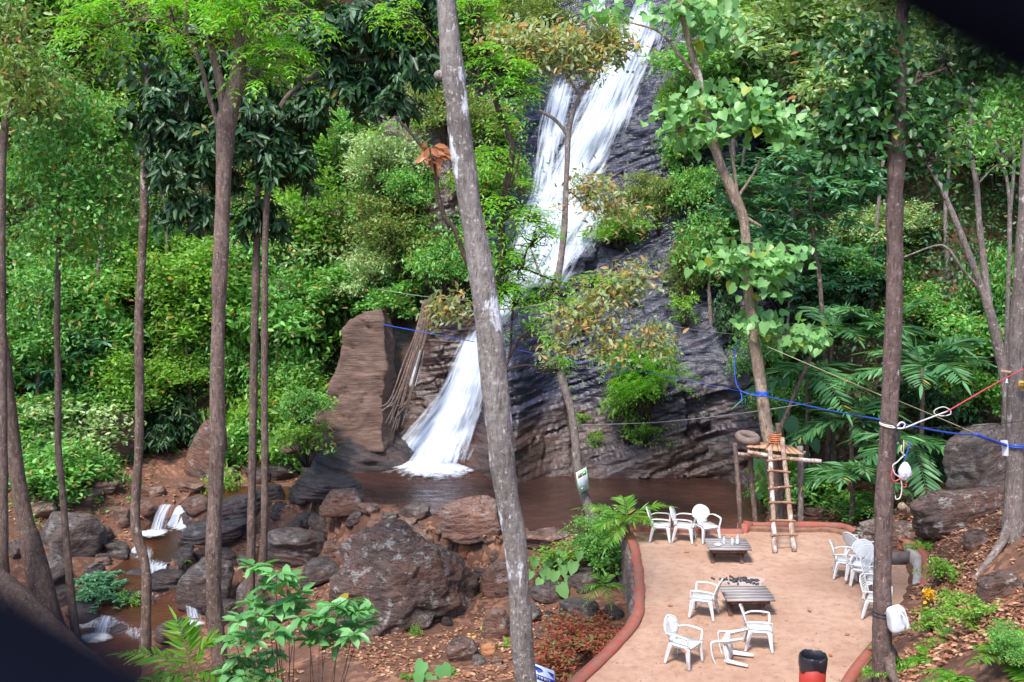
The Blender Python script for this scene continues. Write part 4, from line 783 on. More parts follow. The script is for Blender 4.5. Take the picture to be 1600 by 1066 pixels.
# ------------------------------------------------------------------ trees
def child(mb, name, mat, parent, smooth=False, label=None, kind=None):
    o = obj(name, mb.mesh(name, mat, smooth), parent, label, kind=kind); o.matrix_parent_inverse = Matrix.Translation(parent.location).inverted(); return o
def tpath(pix, Y, lean=0.0):
    pts = []; rad = []
    for i, (px, py, w_) in enumerate(pix):
        y = Y + lean * i / max(1, len(pix) - 1); p = P(px, py, y); pts.append(p); rad.append(w_ / 2 / FPX * (y * math.cos(PITCH) - (p[2] - CAMZ) * math.sin(PITCH)))
    return np.array(pts), np.array(rad)
def tree(label, pix, Y, bark, blobs=(), style='med', leaf='green', size=.14, k=8, n=60, spread=.22, branches=(), roots=0, gap=0.0, flare=1.5, name='tree', cat='tree', lean=0, group=None, seed=None, ydep=.9, twig=.012, knobs=(), ground=True):
    r = np.random.default_rng(seed if seed is not None else int(abs(pix[0][0] * 3 + pix[0][1])) + 5)
    pts, rad = tpath(pix, Y, lean)
    if ground:
        d = nrm(pts[-1] - pts[-2]); d[2] = min(d[2], -.6); q = pts[-1].copy(); i = 0
        while q[2] > Hs(q[0], q[1]) - .25 and i < 60: q = q + d * .12; i += 1
        if i > 2: pts = np.vstack([pts, q]); rad = np.r_[rad, rad[-1] * flare]
    base = pts[-1].copy(); base[2] = max(base[2], Hs(base[0], base[1]))
    t = thing(name, label, cat, base, 0, group)
    mb = MB(); C = tube(mb, pts, rad, 14, max(24, len(pts) * 9), .13, int(abs(pix[0][0])))
    for kp in knobs:
        kp_, kr = tpath([(kp[0], kp[1], kp[2])], Y); V, F = ICO[3]; mb.add(V * kr[0] * [1.2, 1, .9] + kp_[0] + [0, -.0, 0], F)
    child(mb, 'trunk', MBK[bark], t, True)
    for i in range(roots):
        a = i * 6.283 / roots + .4; mb = MB(); L_ = rad[-1] * r.uniform(3, 5); e = base + np.array([math.cos(a) * L_, math.sin(a) * L_, 0]); e[2] = Hs(e[0], e[1]) - .05; m_ = base + np.array([math.cos(a), math.sin(a), 0]) * L_ * .35; m_[2] = Hs(m_[0], m_[1]) + rad[-1] * .5
        tube(mb, [base + [0, 0, rad[-1] * 2.2], m_, e], [rad[-1] * .6, rad[-1] * .4, rad[-1] * .12], 8, 14, .2, i); child(mb, 'root', MBK['grey' if bark == 'pale' else bark], t, True)
    ends = []
    for br in branches:
        bp, brd = tpath(br, Y); mb = MB(); tube(mb, bp, brd, 9, len(bp) * 7, .1, i if roots else 1); child(mb, 'branch', MBK[bark], t, True); ends.append(bp)
    if blobs:
        mc = MB(); allp = np.vstack([C] + ends)
        for b in blobs:
            bx, by, rx, ry = b[:4]; nn = b[4] if len(b) > 4 else n; dy = b[5] if len(b) > 5 else 0
            c = P(bx, by, Y + dy); s = (Y + dy) / FPX; rad3 = (rx * s, max(rx, ry) * s * ydep, ry * s)
            p, dd = blob_pts(r, c, rad3, nn, gap, .25)
            if not len(p): continue
            crown(mc, r, p, dd, style, size, k, spread)
            mt = MB()
            # limb from the nearest skeleton point to the blob, twigs from there
            dist = np.linalg.norm(allp - c, axis=1) + np.maximum(0, allp[:, 2] - c[2]) * 1.5; a = allp[np.argmin(dist)]
            mid = (a + c) / 2 + [0, 0, .12]; tube(mt, [a, mid, c], [twig * 2.0, twig * 1.5, twig], 5, 9)
            for q in p[::max(1, len(p) // 16)]:
                s0 = c + (a - c) * r.uniform(0, .35); tube(mt, [s0, (s0 + q) / 2 + r.normal(size=3) * .08, q], [twig * .9, twig * .35], 4, 5)
            child(mt, 'branch', MBK[bark], t, True)
        child(mc, 'crown', ML[leaf], t)
    return t
tree('big pale white-patched trunk leaning across the middle of the view', [(696, -40, 31), (698, 0, 31), (702, 60, 32), (707, 110, 38), (713, 160, 34), (724, 250, 36), (734, 320, 37), (741, 360, 38), (757, 450, 41), (765, 520, 42), (772, 590, 42), (779, 660, 40), (784, 720, 39), (793, 780, 38), (804, 840, 36), (811, 930, 34), (816, 1000, 34), (822, 1066, 35), (826, 1120, 37)], 15, 'pale', knobs=[(690, 118, 20), (716, 118, 22)], flare=1.3, roots=3)
tree('tall brown trunk forking below a vivid green feathery crown on the left', [(376, 40, 14), (374, 100, 21), (364, 150, 27), (355, 190, 34), (352, 220, 27), (349, 300, 23), (346, 370, 22), (342, 480, 22), (339, 590, 23), (340, 700, 24), (336, 780, 24), (333, 860, 26), (336, 960, 24), (342, 1020, 24), (348, 1066, 24), (352, 1110, 26)], 18.5, 'tall',
     [(270, 25, 130, 42, 60), (410, 22, 85, 45, 50), (440, 90, 55, 45, 34), (150, 55, 60, 45, 30), (340, -5, 120, 35, 40), (470, 25, 30, 40, 14), (200, 8, 90, 35, 28), (395, 120, 40, 30, 14), (330, 60, 60, 25, 14)], 'pinn', 'bright', .13, 5, branches=[[(354, 225, 14), (350, 175, 17), (344, 130, 15), (334, 90, 12), (322, 50, 9)], [(350, 235, 6), (340, 195, 8), (331, 165, 8), (324, 140, 7), (312, 95, 7), (292, 50, 6), (290, 5, 5)], [(292, 55, 5), (265, 40, 4), (235, 32, 3)]], roots=3)
tree('light-spotted thin trunk with a kink near its foot left of the tall brown trunk', [(262, 62, 7), (247, 84, 9), (232, 112, 9), (229, 180, 10), (226, 250, 12), (225, 340, 13), (221, 420, 13), (217, 500, 14), (218, 600, 14), (217, 700, 14), (212, 780, 14), (213, 830, 15), (224, 870, 15), (229, 910, 15), (228, 970, 16)], 25.5, 'spot',
     [(235, 120, 35, 45, 26), (215, 210, 25, 35, 14), (262, 60, 40, 30, 16)], 'round', 'dark', .3, 6, gap=.1)
tree('very thin dark trunk with a dense small-leaved crown at the far left', [(108, 180, 4), (100, 260, 6), (93, 340, 7), (90, 450, 9), (89, 520, 9), (91, 600, 10), (91, 700, 10), (97, 760, 11), (104, 850, 11), (111, 930, 12), (116, 975, 13)], 26, 'brown',
     [(100, 215, 95, 70, 260), (50, 290, 75, 70, 200), (140, 320, 75, 60, 200), (90, 380, 90, 45, 160), (160, 230, 50, 60, 100)], 'fine', 'green', .14, 12, spread=.26)
tree('straight dark trunk cut by the left edge of the view', [(8, 190, 12), (3, 260, 13), (2, 350, 13), (3, 500, 14), (5, 700, 14), (5, 860, 15), (8, 920, 17)], 24.5, 'brown',
     [(30, 130, 70, 60, 90), (10, 60, 60, 60, 60), (60, 175, 60, 35, 50)], 'med', 'olive', .17, 8, branches=[[(6, 200, 6), (22, 150, 5), (38, 120, 4), (70, 95, 3)]])
tree('left one of the twin slim trunks under the dark drooping crown', [(404, 280, 8), (402, 330, 10), (400, 430, 11), (397, 550, 12), (395, 700, 13), (393, 800, 13), (392, 900, 14), (388, 965, 16)], 25.3, 'brown',
     [(395, 215, 100, 85, 150), (300, 265, 75, 80, 110), (270, 180, 55, 70, 70), (300, 340, 55, 40, 46), (350, 130, 70, 50, 60), (410, 350, 40, 45, 34)], 'droop', 'dark', .32, 13, gap=-.05)
tree('right one of the twin slim trunks with dark foliage reaching over to the pale trunk', [(424, 200, 8), (420, 280, 9), (416, 330, 10), (414, 430, 10), (413, 600, 11), (414, 720, 11), (412, 850, 12), (405, 945, 14)], 25.0, 'brown',
     [(570, 60, 100, 60, 150), (640, 110, 60, 60, 90), (520, 140, 65, 55, 80), (655, 25, 45, 45, 60), (600, 165, 55, 30, 40), (440, 260, 55, 60, 70), (490, 70, 50, 60, 60), (470, 190, 50, 40, 44)], 'droop', 'dark', .32, 13, branches=[[(424, 200, 8), (450, 150, 8), (500, 115, 7), (560, 95, 6), (640, 92, 4)]])
tree('leaning buttressed trunk with spreading roots on the left bank', [(-30, 300, 13), (-12, 420, 15), (4, 540, 17), (14, 630, 19), (22, 700, 21), (30, 760, 24), (40, 820, 28), (50, 860, 36)], 25.5, 'brown', roots=5, flare=1.4)
tree('slender dark tree with sinuous limbs and bright green leaves behind the pale trunk', [(700, 100, 5), (728, 112, 7), (765, 135, 8), (783, 185, 9), (800, 225, 9), (798, 255, 10), (789, 305, 10), (784, 350, 11), (785, 390, 12), (777, 440, 12), (774, 520, 12), (778, 640, 13), (790, 760, 13), (806, 880, 14)], 17.5, 'dark',
     [(740, 30, 35, 40, 26), (780, 110, 40, 25, 30), (800, 150, 40, 30, 34), (760, 85, 35, 20, 14), (820, 120, 25, 25, 16), (790, 195, 35, 15, 12), (770, 250, 35, 28, 24), (795, 320, 45, 28, 34), (810, 420, 50, 30, 40), (790, 455, 40, 24, 26), (835, 345, 40, 22, 20), (820, 300, 28, 20, 12), (760, 355, 30, 25, 14), (640, 30, 50, 35, 26), (835, 375, 45, 25, 20), (805, 470, 42, 28, 34), (860, 460, 45, 26, 26), (830, 520, 40, 20, 14), (870, 580, 22, 18, 10), (930, 440, 30, 20, 8)], 'pinn', 'bright', .095, 4, branches=[
     [(777, 440, 8), (735, 420, 7), (712, 362, 8), (695, 340, 8), (684, 300, 7), (678, 255, 6), (650, 218, 5), (618, 182, 3)], [(783, 185, 5), (770, 150, 4), (762, 90, 3), (750, 30, 3)], [(790, 305, 5), (806, 270, 4), (815, 220, 3)], [(780, 430, 5), (815, 420, 4), (870, 440, 3), (925, 450, 2)], [(775, 600, 4), (795, 560, 4), (800, 500, 3)]])
tree('slender tree with copper-tinted leaves standing at the pool edge in front of the waterfall', [(938, 98, 5), (906, 150, 6), (893, 185, 8), (888, 212, 9), (886, 260, 9), (884, 300, 9), (882, 350, 10), (877, 400, 10), (870, 450, 11), (869, 520, 11), (878, 590, 13), (892, 640, 13), (898, 680, 13), (904, 740, 14), (915, 780, 15), (928, 818, 17)], 26.3, 'grey',
     [(860, 72, 85, 22, 90), (950, 75, 38, 22, 44), (790, 62, 38, 16, 30), (900, 100, 60, 16, 40), (830, 95, 40, 12, 20), (920, 300, 42, 20, 26), (960, 330, 38, 18, 22), (880, 330, 26, 16, 10), (955, 465, 50, 25, 40), (995, 440, 28, 20, 22), (905, 500, 55, 22, 34), (700, 485, 38, 13, 24), (1010, 540, 35, 20, 24), (960, 545, 45, 22, 22), (880, 545, 30, 18, 12)], 'med', 'copper', .17, 15, spread=.2, ydep=.6,
     branches=[[(888, 212, 6), (868, 188, 6), (842, 172, 4)], [(906, 150, 4), (890, 125, 4), (872, 95, 3)], [(893, 300, 4), (915, 320, 3), (950, 330, 2)], [(869, 470, 4), (845, 430, 4), (830, 390, 3)], [(872, 540, 4), (900, 500, 4), (955, 470, 3), (990, 445, 2)], [(870, 470, 5), (820, 480, 3), (720, 488, 2)], [(955, 480, 3), (957, 540, 3)]])
tree('broad-leaved pale tree rising behind the wooden platform', [(1058, -30, 9), (1064, 10, 10), (1075, 60, 11), (1093, 125, 12), (1102, 160, 12), (1112, 210, 13), (1126, 258, 14), (1150, 312, 15), (1162, 345, 15), (1166, 400, 16), (1168, 450, 16), (1176, 510, 17), (1187, 590, 19), (1195, 650, 19), (1203, 700, 20), (1210, 760, 20), (1215, 830, 22)], 26.0, 'cream',
     [(1075, 18, 50, 18, 16), (950, 16, 26, 20, 9), (1110, 58, 40, 20, 11), (1055, 205, 20, 30, 7), (1105, 165, 50, 20, 17), (1185, 192, 42, 22, 18), (1240, 212, 36, 20, 12), (1120, 215, 36, 18, 9), (1165, 150, 34, 13, 7), (1155, 408, 36, 22, 17), (1215, 410, 34, 20, 13), (1185, 442, 28, 14, 8), (1190, 515, 22, 20, 9), (1240, 528, 34, 18, 12)], 'heart', 'heart', .235, 9, spread=.3, ydep=.7,
     branches=[[(1093, 125, 6), (1060, 85, 5), (1030, 50, 4), (985, 35, 3), (950, 20, 2)], [(1112, 210, 5), (1150, 190, 4), (1230, 205, 3)], [(1190, 355, 4), (1158, 330, 7), (1148, 270, 5), (1138, 215, 4)], [(1150, 312, 5), (1175, 275, 4), (1190, 245, 3)], [(1075, 60, 4), (1120, 70, 4), (1185, 45, 3)]])
tree('thin mottled trunk with teal rosettes of leaves among the palms', [(1266, 300, 5), (1272, 380, 6), (1280, 430, 7), (1285, 500, 7), (1292, 600, 8), (1296, 680, 8), (1312, 768, 10)], 29, 'spot',
     [(1265, 290, 75, 40, 70), (1190, 330, 50, 30, 36), (1330, 290, 55, 34, 46), (1230, 250, 55, 26, 36), (1300, 340, 60, 28, 40), (1150, 300, 40, 30, 26), (1230, 380, 60, 24, 34), (1350, 260, 36, 22, 20)], 'whorl', 'teal', .32, 9)
tree('straight reddish-brown trunk with pale lichen spots right of the terrace', [(1412, -20, 18), (1409, 40, 19), (1406, 100, 20), (1402, 200, 23), (1402, 216, 27), (1399, 300, 24), (1398, 330, 28), (1398, 400, 25), (1396, 500, 26), (1392, 600, 27), (1387, 700, 27), (1381, 800, 28), (1379, 900, 29), (1378, 1000, 30), (1382, 1060, 33)], 16.4, 'right',
     [(1345, 185, 42, 50, 44), (1310, 215, 36, 30, 24), (1375, 120, 36, 60, 34), (1455, 190, 40, 46, 34), (1440, 120, 36, 40, 26), (1340, 80, 60, 18, 20), (1480, 100, 50, 40, 30), (1460, 250, 36, 16, 14), (1560, 90, 60, 40, 34), (1330, 230, 40, 14, 14)], 'round', 'mid', .16, 9, spread=.18, roots=3, flare=1.2,
     branches=[[(1404, 150, 7), (1430, 130, 6), (1470, 110, 5), (1560, 90, 4)], [(1404, 160, 6), (1370, 150, 5), (1320, 190, 4)]])
tree('forked slim grey tree in front of the dark rock at the right', [(1424, 205, 6), (1445, 245, 7), (1470, 292, 8), (1500, 362, 9), (1530, 440, 11), (1545, 482, 15), (1556, 525, 15), (1568, 585, 14), (1575, 640, 14), (1580, 690, 15)], 24, 'grey',
     [(1500, 230, 40, 40, 40), (1540, 190, 45, 35, 40), (1580, 250, 30, 40, 24)], 'med', 'green', .15, 8, branches=[[(1545, 482, 13), (1538, 420, 10), (1530, 350, 9), (1526, 290, 8), (1517, 235, 7), (1518, 170, 6), (1524, 90, 5)], [(1534, 455, 5), (1505, 422, 4), (1482, 390, 4), (1462, 384, 3), (1412, 402, 2)], [(1518, 235, 3), (1495, 205, 2), (1470, 190, 2)]])
tree('thinnest grey sapling near the right edge behind the forked tree', [(1552, 205, 4), (1560, 240, 5), (1574, 285, 5), (1578, 350, 6), (1576, 430, 6), (1573, 525, 7)], 27, 'grey', [(1552, 190, 36, 25, 34)], 'med', 'green', .13, 8)
tree('pale grey trunk with flared roots at the right edge, wrapped with a blue rope', [(1640, -160, 17), (1628, -20, 19), (1616, 120, 20), (1606, 250, 21), (1599, 360, 22), (1593, 470, 23), (1588, 560, 24), (1586, 650, 26), (1585, 740, 28), (1584, 790, 31)], 19.5, 'grey', roots=2, flare=1.15)
tree('leaning dead pole in front of the palms', [(1272, 545, 5), (1256, 582, 6), (1238, 625, 6), (1218, 678, 7), (1214, 740, 7)], 26.6, 'brown', name='dead_tree', cat='dead tree')
# dead orange leaves on the dark limb
def dead_cluster():
    t = thing('dead_leaf_cluster', 'cluster of large dead orange leaves caught on the dark limb beside the pale trunk', 'leaf cluster', P(680, 240, 17.4)); mb = MB(); n = 26; p = P(678, 240, 17.4) + rng.normal(size=(n, 3)) * [.12, .06, .08]; d = rng.normal(size=(n, 3)) * [.9, .4, .4] + [.1, -.1, -.7]
    leaves(mb, p, d, rng.normal(size=(n, 3)) + [0, -1, .4], .24, .1); child(mb, 'leaves', ML['dead'], t)
dead_cluster()
# ------------------------------------------------------------------ shrub prototypes (unit radius), copied with their parts
def proto(style, leaf, size, n, k, seed, spread=.09, gap=-.02):
    r = np.random.default_rng(seed); p = []; d = []
    for i in range(13):
        c = np.array([r.uniform(-.8, .8), r.uniform(-.7, .7), r.uniform(-.5, .65)]) if i else np.zeros(3); rr = r.uniform(.24, .6, 3) * [1.15, 1.1, .8]
        a, b = blob_pts(r, c, rr, int(n // 13 * (rr.mean() / .4) ** 1.5) + 2, gap + .06, .3, 2.2); p.append(a); d.append(b)
    for i in range(9):   # leafy shoots that break the outline
        a0 = r.uniform(0, 6.28); e0 = r.uniform(.1, 1.4); dv = np.array([math.cos(a0) * math.cos(e0), math.sin(a0) * math.cos(e0), math.sin(e0)]); tt = r.uniform(.5, 1.45, (max(5, n // 45), 1)); p.append(dv * tt + [0, 0, -.25] * tt ** 2 + r.normal(size=(len(tt), 3)) * .05); d.append(np.tile(dv, (len(tt), 1)))
    p = np.vstack(p); d = np.vstack(d); mc = MB(); crown(mc, r, p, d, style, size, k, spread)
    mt = MB()
    for q in p[::max(1, len(p) // 26)]: tube(mt, [[q[0] * .1, q[1] * .1, -1.15], [q[0] * .5, q[1] * .5, -.35 + q[2] * .3], q], [.022, .014, .004], 4, 7)
    return mc.mesh('foliage', ML[leaf]), mt.mesh('stems', MBK['dark'], True)
PROTO = {}
def getp(kind, i):
    key = (kind, i)
    if key not in PROTO:
        st, leaf, size, n, k = {'fine': ('fine', 'green', .085, 560, 11), 'lime': ('fine', 'lime', .09, 560, 11), 'pale': ('med', 'pale', .1, 420, 9), 'teal': ('whorl', 'teal', .15, 300, 9), 'med': ('med', 'green', .12, 420, 9), 'dark': ('droop', 'dark', .2, 260, 9),
            'olive': ('med', 'olive', .11, 420, 8), 'bright': ('pinn', 'bright', .08, 150, 5), 'fernb': ('pinn', 'bright', .1, 260, 6), 'round': ('round', 'green', .14, 320, 8), 'limem': ('med', 'lime', .12, 400, 9), 'sparse': ('med', 'lime', .2, 60, 6), 'red': ('med', 'red', .13, 160, 7)}[kind]
        PROTO[key] = proto(st, leaf, size, n, k, 100 + i * 17 + len(kind) * 7 + ord(kind[0]))
    return PROTO[key]
def shrub(px, py, rx, ry, kind, label, Y=None, name='shrub', cat='shrub', group=None, push=0):
    if Y is None: Y = hit(px, py)[1] - .75 * rx / FPX * 40 + push
    q_ = 1.65 if (Y > 33 and (px < 560 or px > 1150)) else 1.05 if (860 < px < 1100 and Y > 30) else 1.3 if Y > 26 else 1.1
    s = Y / FPX; c = P(px, py, Y); t = thing(name, label, cat, (0, 0, 0), rng.uniform(-3.1, 3.1), group); kind = 'sparse' if kind == 'limem' and rx < 37 and py > 250 else kind; f, g = getp(kind, int(rng.integers(3))); t.scale = (rx * s * q_, rx * s * q_, ry * s * q_)
    t.location = [float(c[0]), float(c[1]), float(c[2] - ry * s * q_)]
    for nm, me in (('foliage', f), ('stems', g)):
        o = obj(nm, me, t); o.location = (0, 0, 1)
    return t
SH = [
 # left slope, top row to bottom
 (35, 40, 75, 60, 'med', 'mid green leafy shrub in the top left corner of the slope'), (120, 110, 70, 50, 'olive', 'olive shrub with orange leaves below the feathery crown at the top left'), (190, 150, 60, 60, 'fine', 'fine-leaved shrub between the light-spotted trunk and the far left crown'),
 (60, 200, 60, 40, 'pale', 'pale green shrub behind the dense crown at the far left'), (240, 30, 60, 40, 'med', 'mid green shrub high behind the light-spotted trunk'), (170, 400, 60, 45, 'fine', 'fine-leaved shrub left of the light-spotted trunk at mid height'),
 (285, 440, 70, 45, 'lime', 'yellow-green rounded bush just right of the light-spotted trunk'), (240, 400, 50, 35, 'lime', 'yellow-green bush top behind the light-spotted trunk'), (300, 500, 50, 35, 'limem', 'bright lime bush between the light-spotted and tall brown trunks'),
 (170, 500, 55, 50, 'med', 'leafy green bush left of the light-spotted trunk in the middle of the slope'), (60, 480, 70, 60, 'fine', 'dense fine bush behind the very thin dark trunk'), (130, 560, 60, 50, 'teal', 'grey-green bush right of the very thin dark trunk'),
 (40, 580, 60, 50, 'med', 'leafy bush low at the left edge'), (230, 590, 55, 36, 'lime', 'low lime bush overhanging the shaded bank'), (285, 590, 40, 24, 'lime', 'lime fringe of leaves above the shaded litter slope'), (50, 680, 60, 45, 'med', 'green bush above the leaning buttressed trunk'),
 (110, 665, 60, 36, 'pale', 'grey-green spreading bush over the left bank rocks'), (75, 730, 60, 34, 'med', 'low green shrub on the left bank by the thin trunk foot'), (120, 745, 40, 26, 'med', 'small green shrub right of the very thin dark trunk'),
 (450, 500, 65, 60, 'med', 'green bush right of the twin trunks above the rounded pink rock'), (440, 410, 60, 50, 'fine', 'fine green bush right of the twin trunks at mid height'), (530, 400, 62, 45, 'pale', 'pale silvery bush left of the bright fern clump'), (580, 430, 40, 36, 'pale', 'pale bush just left of the fern clump'),
 (480, 340, 55, 45, 'limem', 'lime bush with yellow leaves right of the dark drooping crown'), (530, 290, 50, 40, 'med', 'green bush high left of the tree fern'), (470, 260, 50, 40, 'limem', 'bright bush behind the dark drooping crown'), (600, 250, 50, 40, 'pale', 'pale green bush above the tree fern hollow'),
 (560, 210, 45, 34, 'fine', 'fine bush beneath the dark overhanging foliage'), (640, 300, 36, 30, 'med', 'small green bush right of the tree fern'), (552, 455, 56, 30, 'med', 'green bush just above the tall rock slab'), (500, 460, 45, 30, 'limem', 'lime bush above and left of the tall rock slab'), (620, 470, 40, 28, 'round', 'dark round-leaved bush right above the tall rock slab'),
 (500, 530, 30, 32, 'limem', 'yellow-green fern-like bush growing on the tall rock slab'), (440, 590, 45, 40, 'fine', 'fine green shrub left of the rounded pink rock'), (455, 650, 50, 50, 'limem', 'light green shrub below the rounded pink rock'), (430, 700, 46, 36, 'med', 'light green shrub right of the twin trunks above the dark wet rock'), (465, 720, 30, 24, 'med', 'small shrub at the left shoulder of the dark wet rock'),
 (370, 560, 40, 50, 'fine', 'fine shrub between the tall brown trunk and the twin trunks'), (375, 680, 30, 40, 'limem', 'light shrub low between the tall brown trunk and the twin trunks'), (265, 680, 34, 40, 'dark', 'dark fern-like shrub in the shade right of the light-spotted trunk'), (190, 640, 40, 30, 'dark', 'dark shrub in the hollow left of the light-spotted trunk'), (150, 620, 40, 30, 'fine', 'green shrub above the shaded brown rock'),
 (345, 770, 16, 24, 'limem', 'small leafy plant beside the tall brown trunk over the creek'), (430, 380, 40, 40, 'pale', 'pale bush top just right of the twin trunks'),
 (478, 640, 30, 30, 'med', 'light green shrub growing against the left edge of the tall rock slab', 32.6), (480, 690, 36, 28, 'sparse', 'sparse lime plant between the tall slab and the big dark wet rock', 32.3),
 # around the fall
 (640, 380, 50, 40, 'olive', 'olive bush on the red slope above the fern clump'), (690, 420, 36, 40, 'med', 'green bush between the fern clump and the pale trunk'), (600, 350, 40, 34, 'olive', 'olive bush below the tree fern'), (700, 180, 40, 34, 'olive', 'olive bush on the red bank behind the pale trunk'), (670, 30, 50, 40, 'med', 'green bush at the top left of the cliff'), (790, 25, 45, 24, 'olive', 'brownish hanging shrub at the top of the cliff'), (850, 22, 36, 24, 'olive', 'olive grassy tuft at the cliff top left of the water'),
 (745, 40, 40, 34, 'limem', 'lime bush at the cliff top right of the pale trunk'), (755, 290, 40, 40, 'limem', 'lime bush on the cliff between the pale trunk and the upper fall'), (730, 400, 36, 40, 'med', 'green bush behind the pale trunk at mid height'), (770, 200, 36, 30, 'olive', 'olive bush on red rock left of the upper fall'),
 (970, 355, 46, 30, 'limem', 'bright green clump growing on the dark rock right of the fall'), (1000, 300, 30, 30, 'olive', 'yellow-green tuft above the bright clump on the dark rock'), (1030, 320, 30, 40, 'olive', 'straggly dry plants hanging on the rock right of the fall'), (1075, 430, 30, 50, 'olive', 'hanging yellowish plants on the rock left of the broad-leaved tree'), (1070, 485, 26, 24, 'limem', 'small lime plant on the rock above the wet strata'),
 (1140, 500, 24, 36, 'dark', 'dark glossy bush beside the broad-leaved trunk above the rope'), (1110, 390, 40, 50, 'med', 'green bush left of the heart-shaped leaves'), (1095, 300, 40, 40, 'med', 'green leafy bush left of the pale curved trunk'), (1130, 110, 70, 50, 'med', 'mid green bush behind the pale curved trunk at the top'), (1060, 150, 30, 40, 'limem', 'lime bush where the upper fall meets the right bank'), (1070, 240, 34, 34, 'round', 'round-leaved bush at the right bank of the upper fall'),
 (1010, 585, 58, 62, 'fernb', 'large bright green fern bush growing out of the wet strata'), (985, 645, 36, 50, 'limem', 'light green creeper below the large bright fern bush'), (1010, 680, 30, 16, 'limem', 'sparse creeper on the low rock below the fern bush'), (910, 655, 14, 10, 'limem', 'tiny lime plant on the rock left of the creeper'), (930, 690, 12, 16, 'limem', 'tiny creeper in a rock crack above the pool'),
 # right slope
 (1210, 110, 70, 60, 'fine', 'fine green tree crown at the top right slope'), (1290, 110, 95, 62, 'pale', 'large pale green tree crown dotted with orange leaves at the top right', 34), (1260, 30, 80, 45, 'pale', 'pale tree crown at the very top right of the slope', 35), (1370, 90, 70, 55, 'pale', 'pale crown left of the straight reddish trunk', 33), (1180, 40, 60, 44, 'fine', 'dark fine foliage at the top beside the pale curved trunk'), (1240, 170, 60, 36, 'pale', 'pale crown above the teal rosettes'),
 (1460, 120, 80, 60, 'med', 'green shaded bush behind the straight reddish trunk at the top'), (1560, 180, 70, 70, 'fine', 'fine shaded bush at the top right corner'), (1540, 60, 90, 60, 'dark', 'dark shaded foliage in the upper right corner'), (1300, 230, 60, 40, 'teal', 'teal bush left of the straight reddish trunk'), (1200, 300, 50, 40, 'teal', 'teal bush right of the pale curved trunk'), (1180, 370, 44, 36, 'teal', 'teal bush above the heart-shaped leaf clump'),
 (1250, 430, 60, 46, 'teal', 'teal bush right of the heart-shaped leaf clump'), (1330, 430, 60, 50, 'teal', 'teal bush left of the straight trunk at mid height'), (1420, 345, 42, 26, 'pale', 'orange-dotted spreading bush crossing behind the straight reddish trunk'), (1370, 360, 50, 34, 'pale', 'orange-dotted bush left of the straight reddish trunk'), (1360, 420, 40, 40, 'med', 'green bush below the orange-dotted bush'),
 (1450, 480, 50, 34, 'med', 'bright green bush behind the palms'), (1520, 540, 50, 40, 'round', 'round-leaved bush right of the palms'), (1560, 460, 40, 60, 'med', 'green bush behind the forked grey tree'), (1460, 640, 60, 46, 'dark', 'dark glossy bush under the red rope'), (1530, 620, 46, 40, 'round', 'dark leafy bush below the wooden peg'), (1440, 720, 50, 40, 'dark', 'dark undergrowth bush behind the hanging wires'), (1470, 740, 24, 34, 'teal', 'small teal shrub beside the dark sloping rock'),
 (1200, 560, 40, 40, 'fine', 'fine ferny bush right of the broad-leaved trunk'), (1240, 640, 50, 50, 'fine', 'fine ferny bush behind the leaning pole'), (1230, 760, 34, 40, 'limem', 'grassy green bush under the wooden platform'), (1290, 760, 50, 30, 'round', 'low round-leaved bush behind the terrace kerb'), (1340, 790, 46, 20, 'round', 'low green leaves beside the fallen log'), (1190, 790, 24, 34, 'fine', 'fine grassy bush behind the ladder'), (1300, 480, 50, 40, 'dark', 'dark bush behind the left palm'),
 # near the terrace and foreground
 (928, 840, 44, 34, 'fine', 'feathery green bush at the foot of the sign tree'), (945, 865, 36, 30, 'round', 'leafy green bush beside the curved kerb'), (870, 870, 30, 16, 'limem', 'bright low plants between the pale trunk and the kerb'), (780, 905, 14, 20, 'limem', 'small bright fern beside the pale trunk'), (905, 990, 60, 24, 'red', 'red-leaved low shrub beside the curved kerb'), (890, 1025, 60, 30, 'red', 'dry red and brown shrub behind the blue and white sign'), (905, 970, 22, 18, 'limem', 'small green herb above the red-leaved shrub'),
 (165, 925, 38, 26, 'teal', 'blue-green bush growing in the creek left of the light-spotted trunk'), (205, 945, 18, 16, 'limem', 'small lime plant at the foot of the light-spotted trunk'), (620, 836, 28, 8, 'limem', 'thin grass growing on top of the largest boulder'), (648, 990, 10, 14, 'limem', 'tiny weed at the foot of the largest boulder'),
 (1460, 970, 34, 16, 'limem', 'light green weeds on the right slope'), (1530, 960, 40, 20, 'sparse', 'green weeds on the right slope at the edge'), (1575, 1010, 44, 24, 'fine', 'dense green weeds in the lower right'), (1470, 895, 30, 20, 'limem', 'small weeds beside the yellow flower'), (1440, 855, 20, 10, 'limem', 'small weeds above the curved red kerb'), (1490, 940, 24, 16, 'limem', 'weeds below the yellow flower'),
]
for s_ in SH: shrub(*s_)
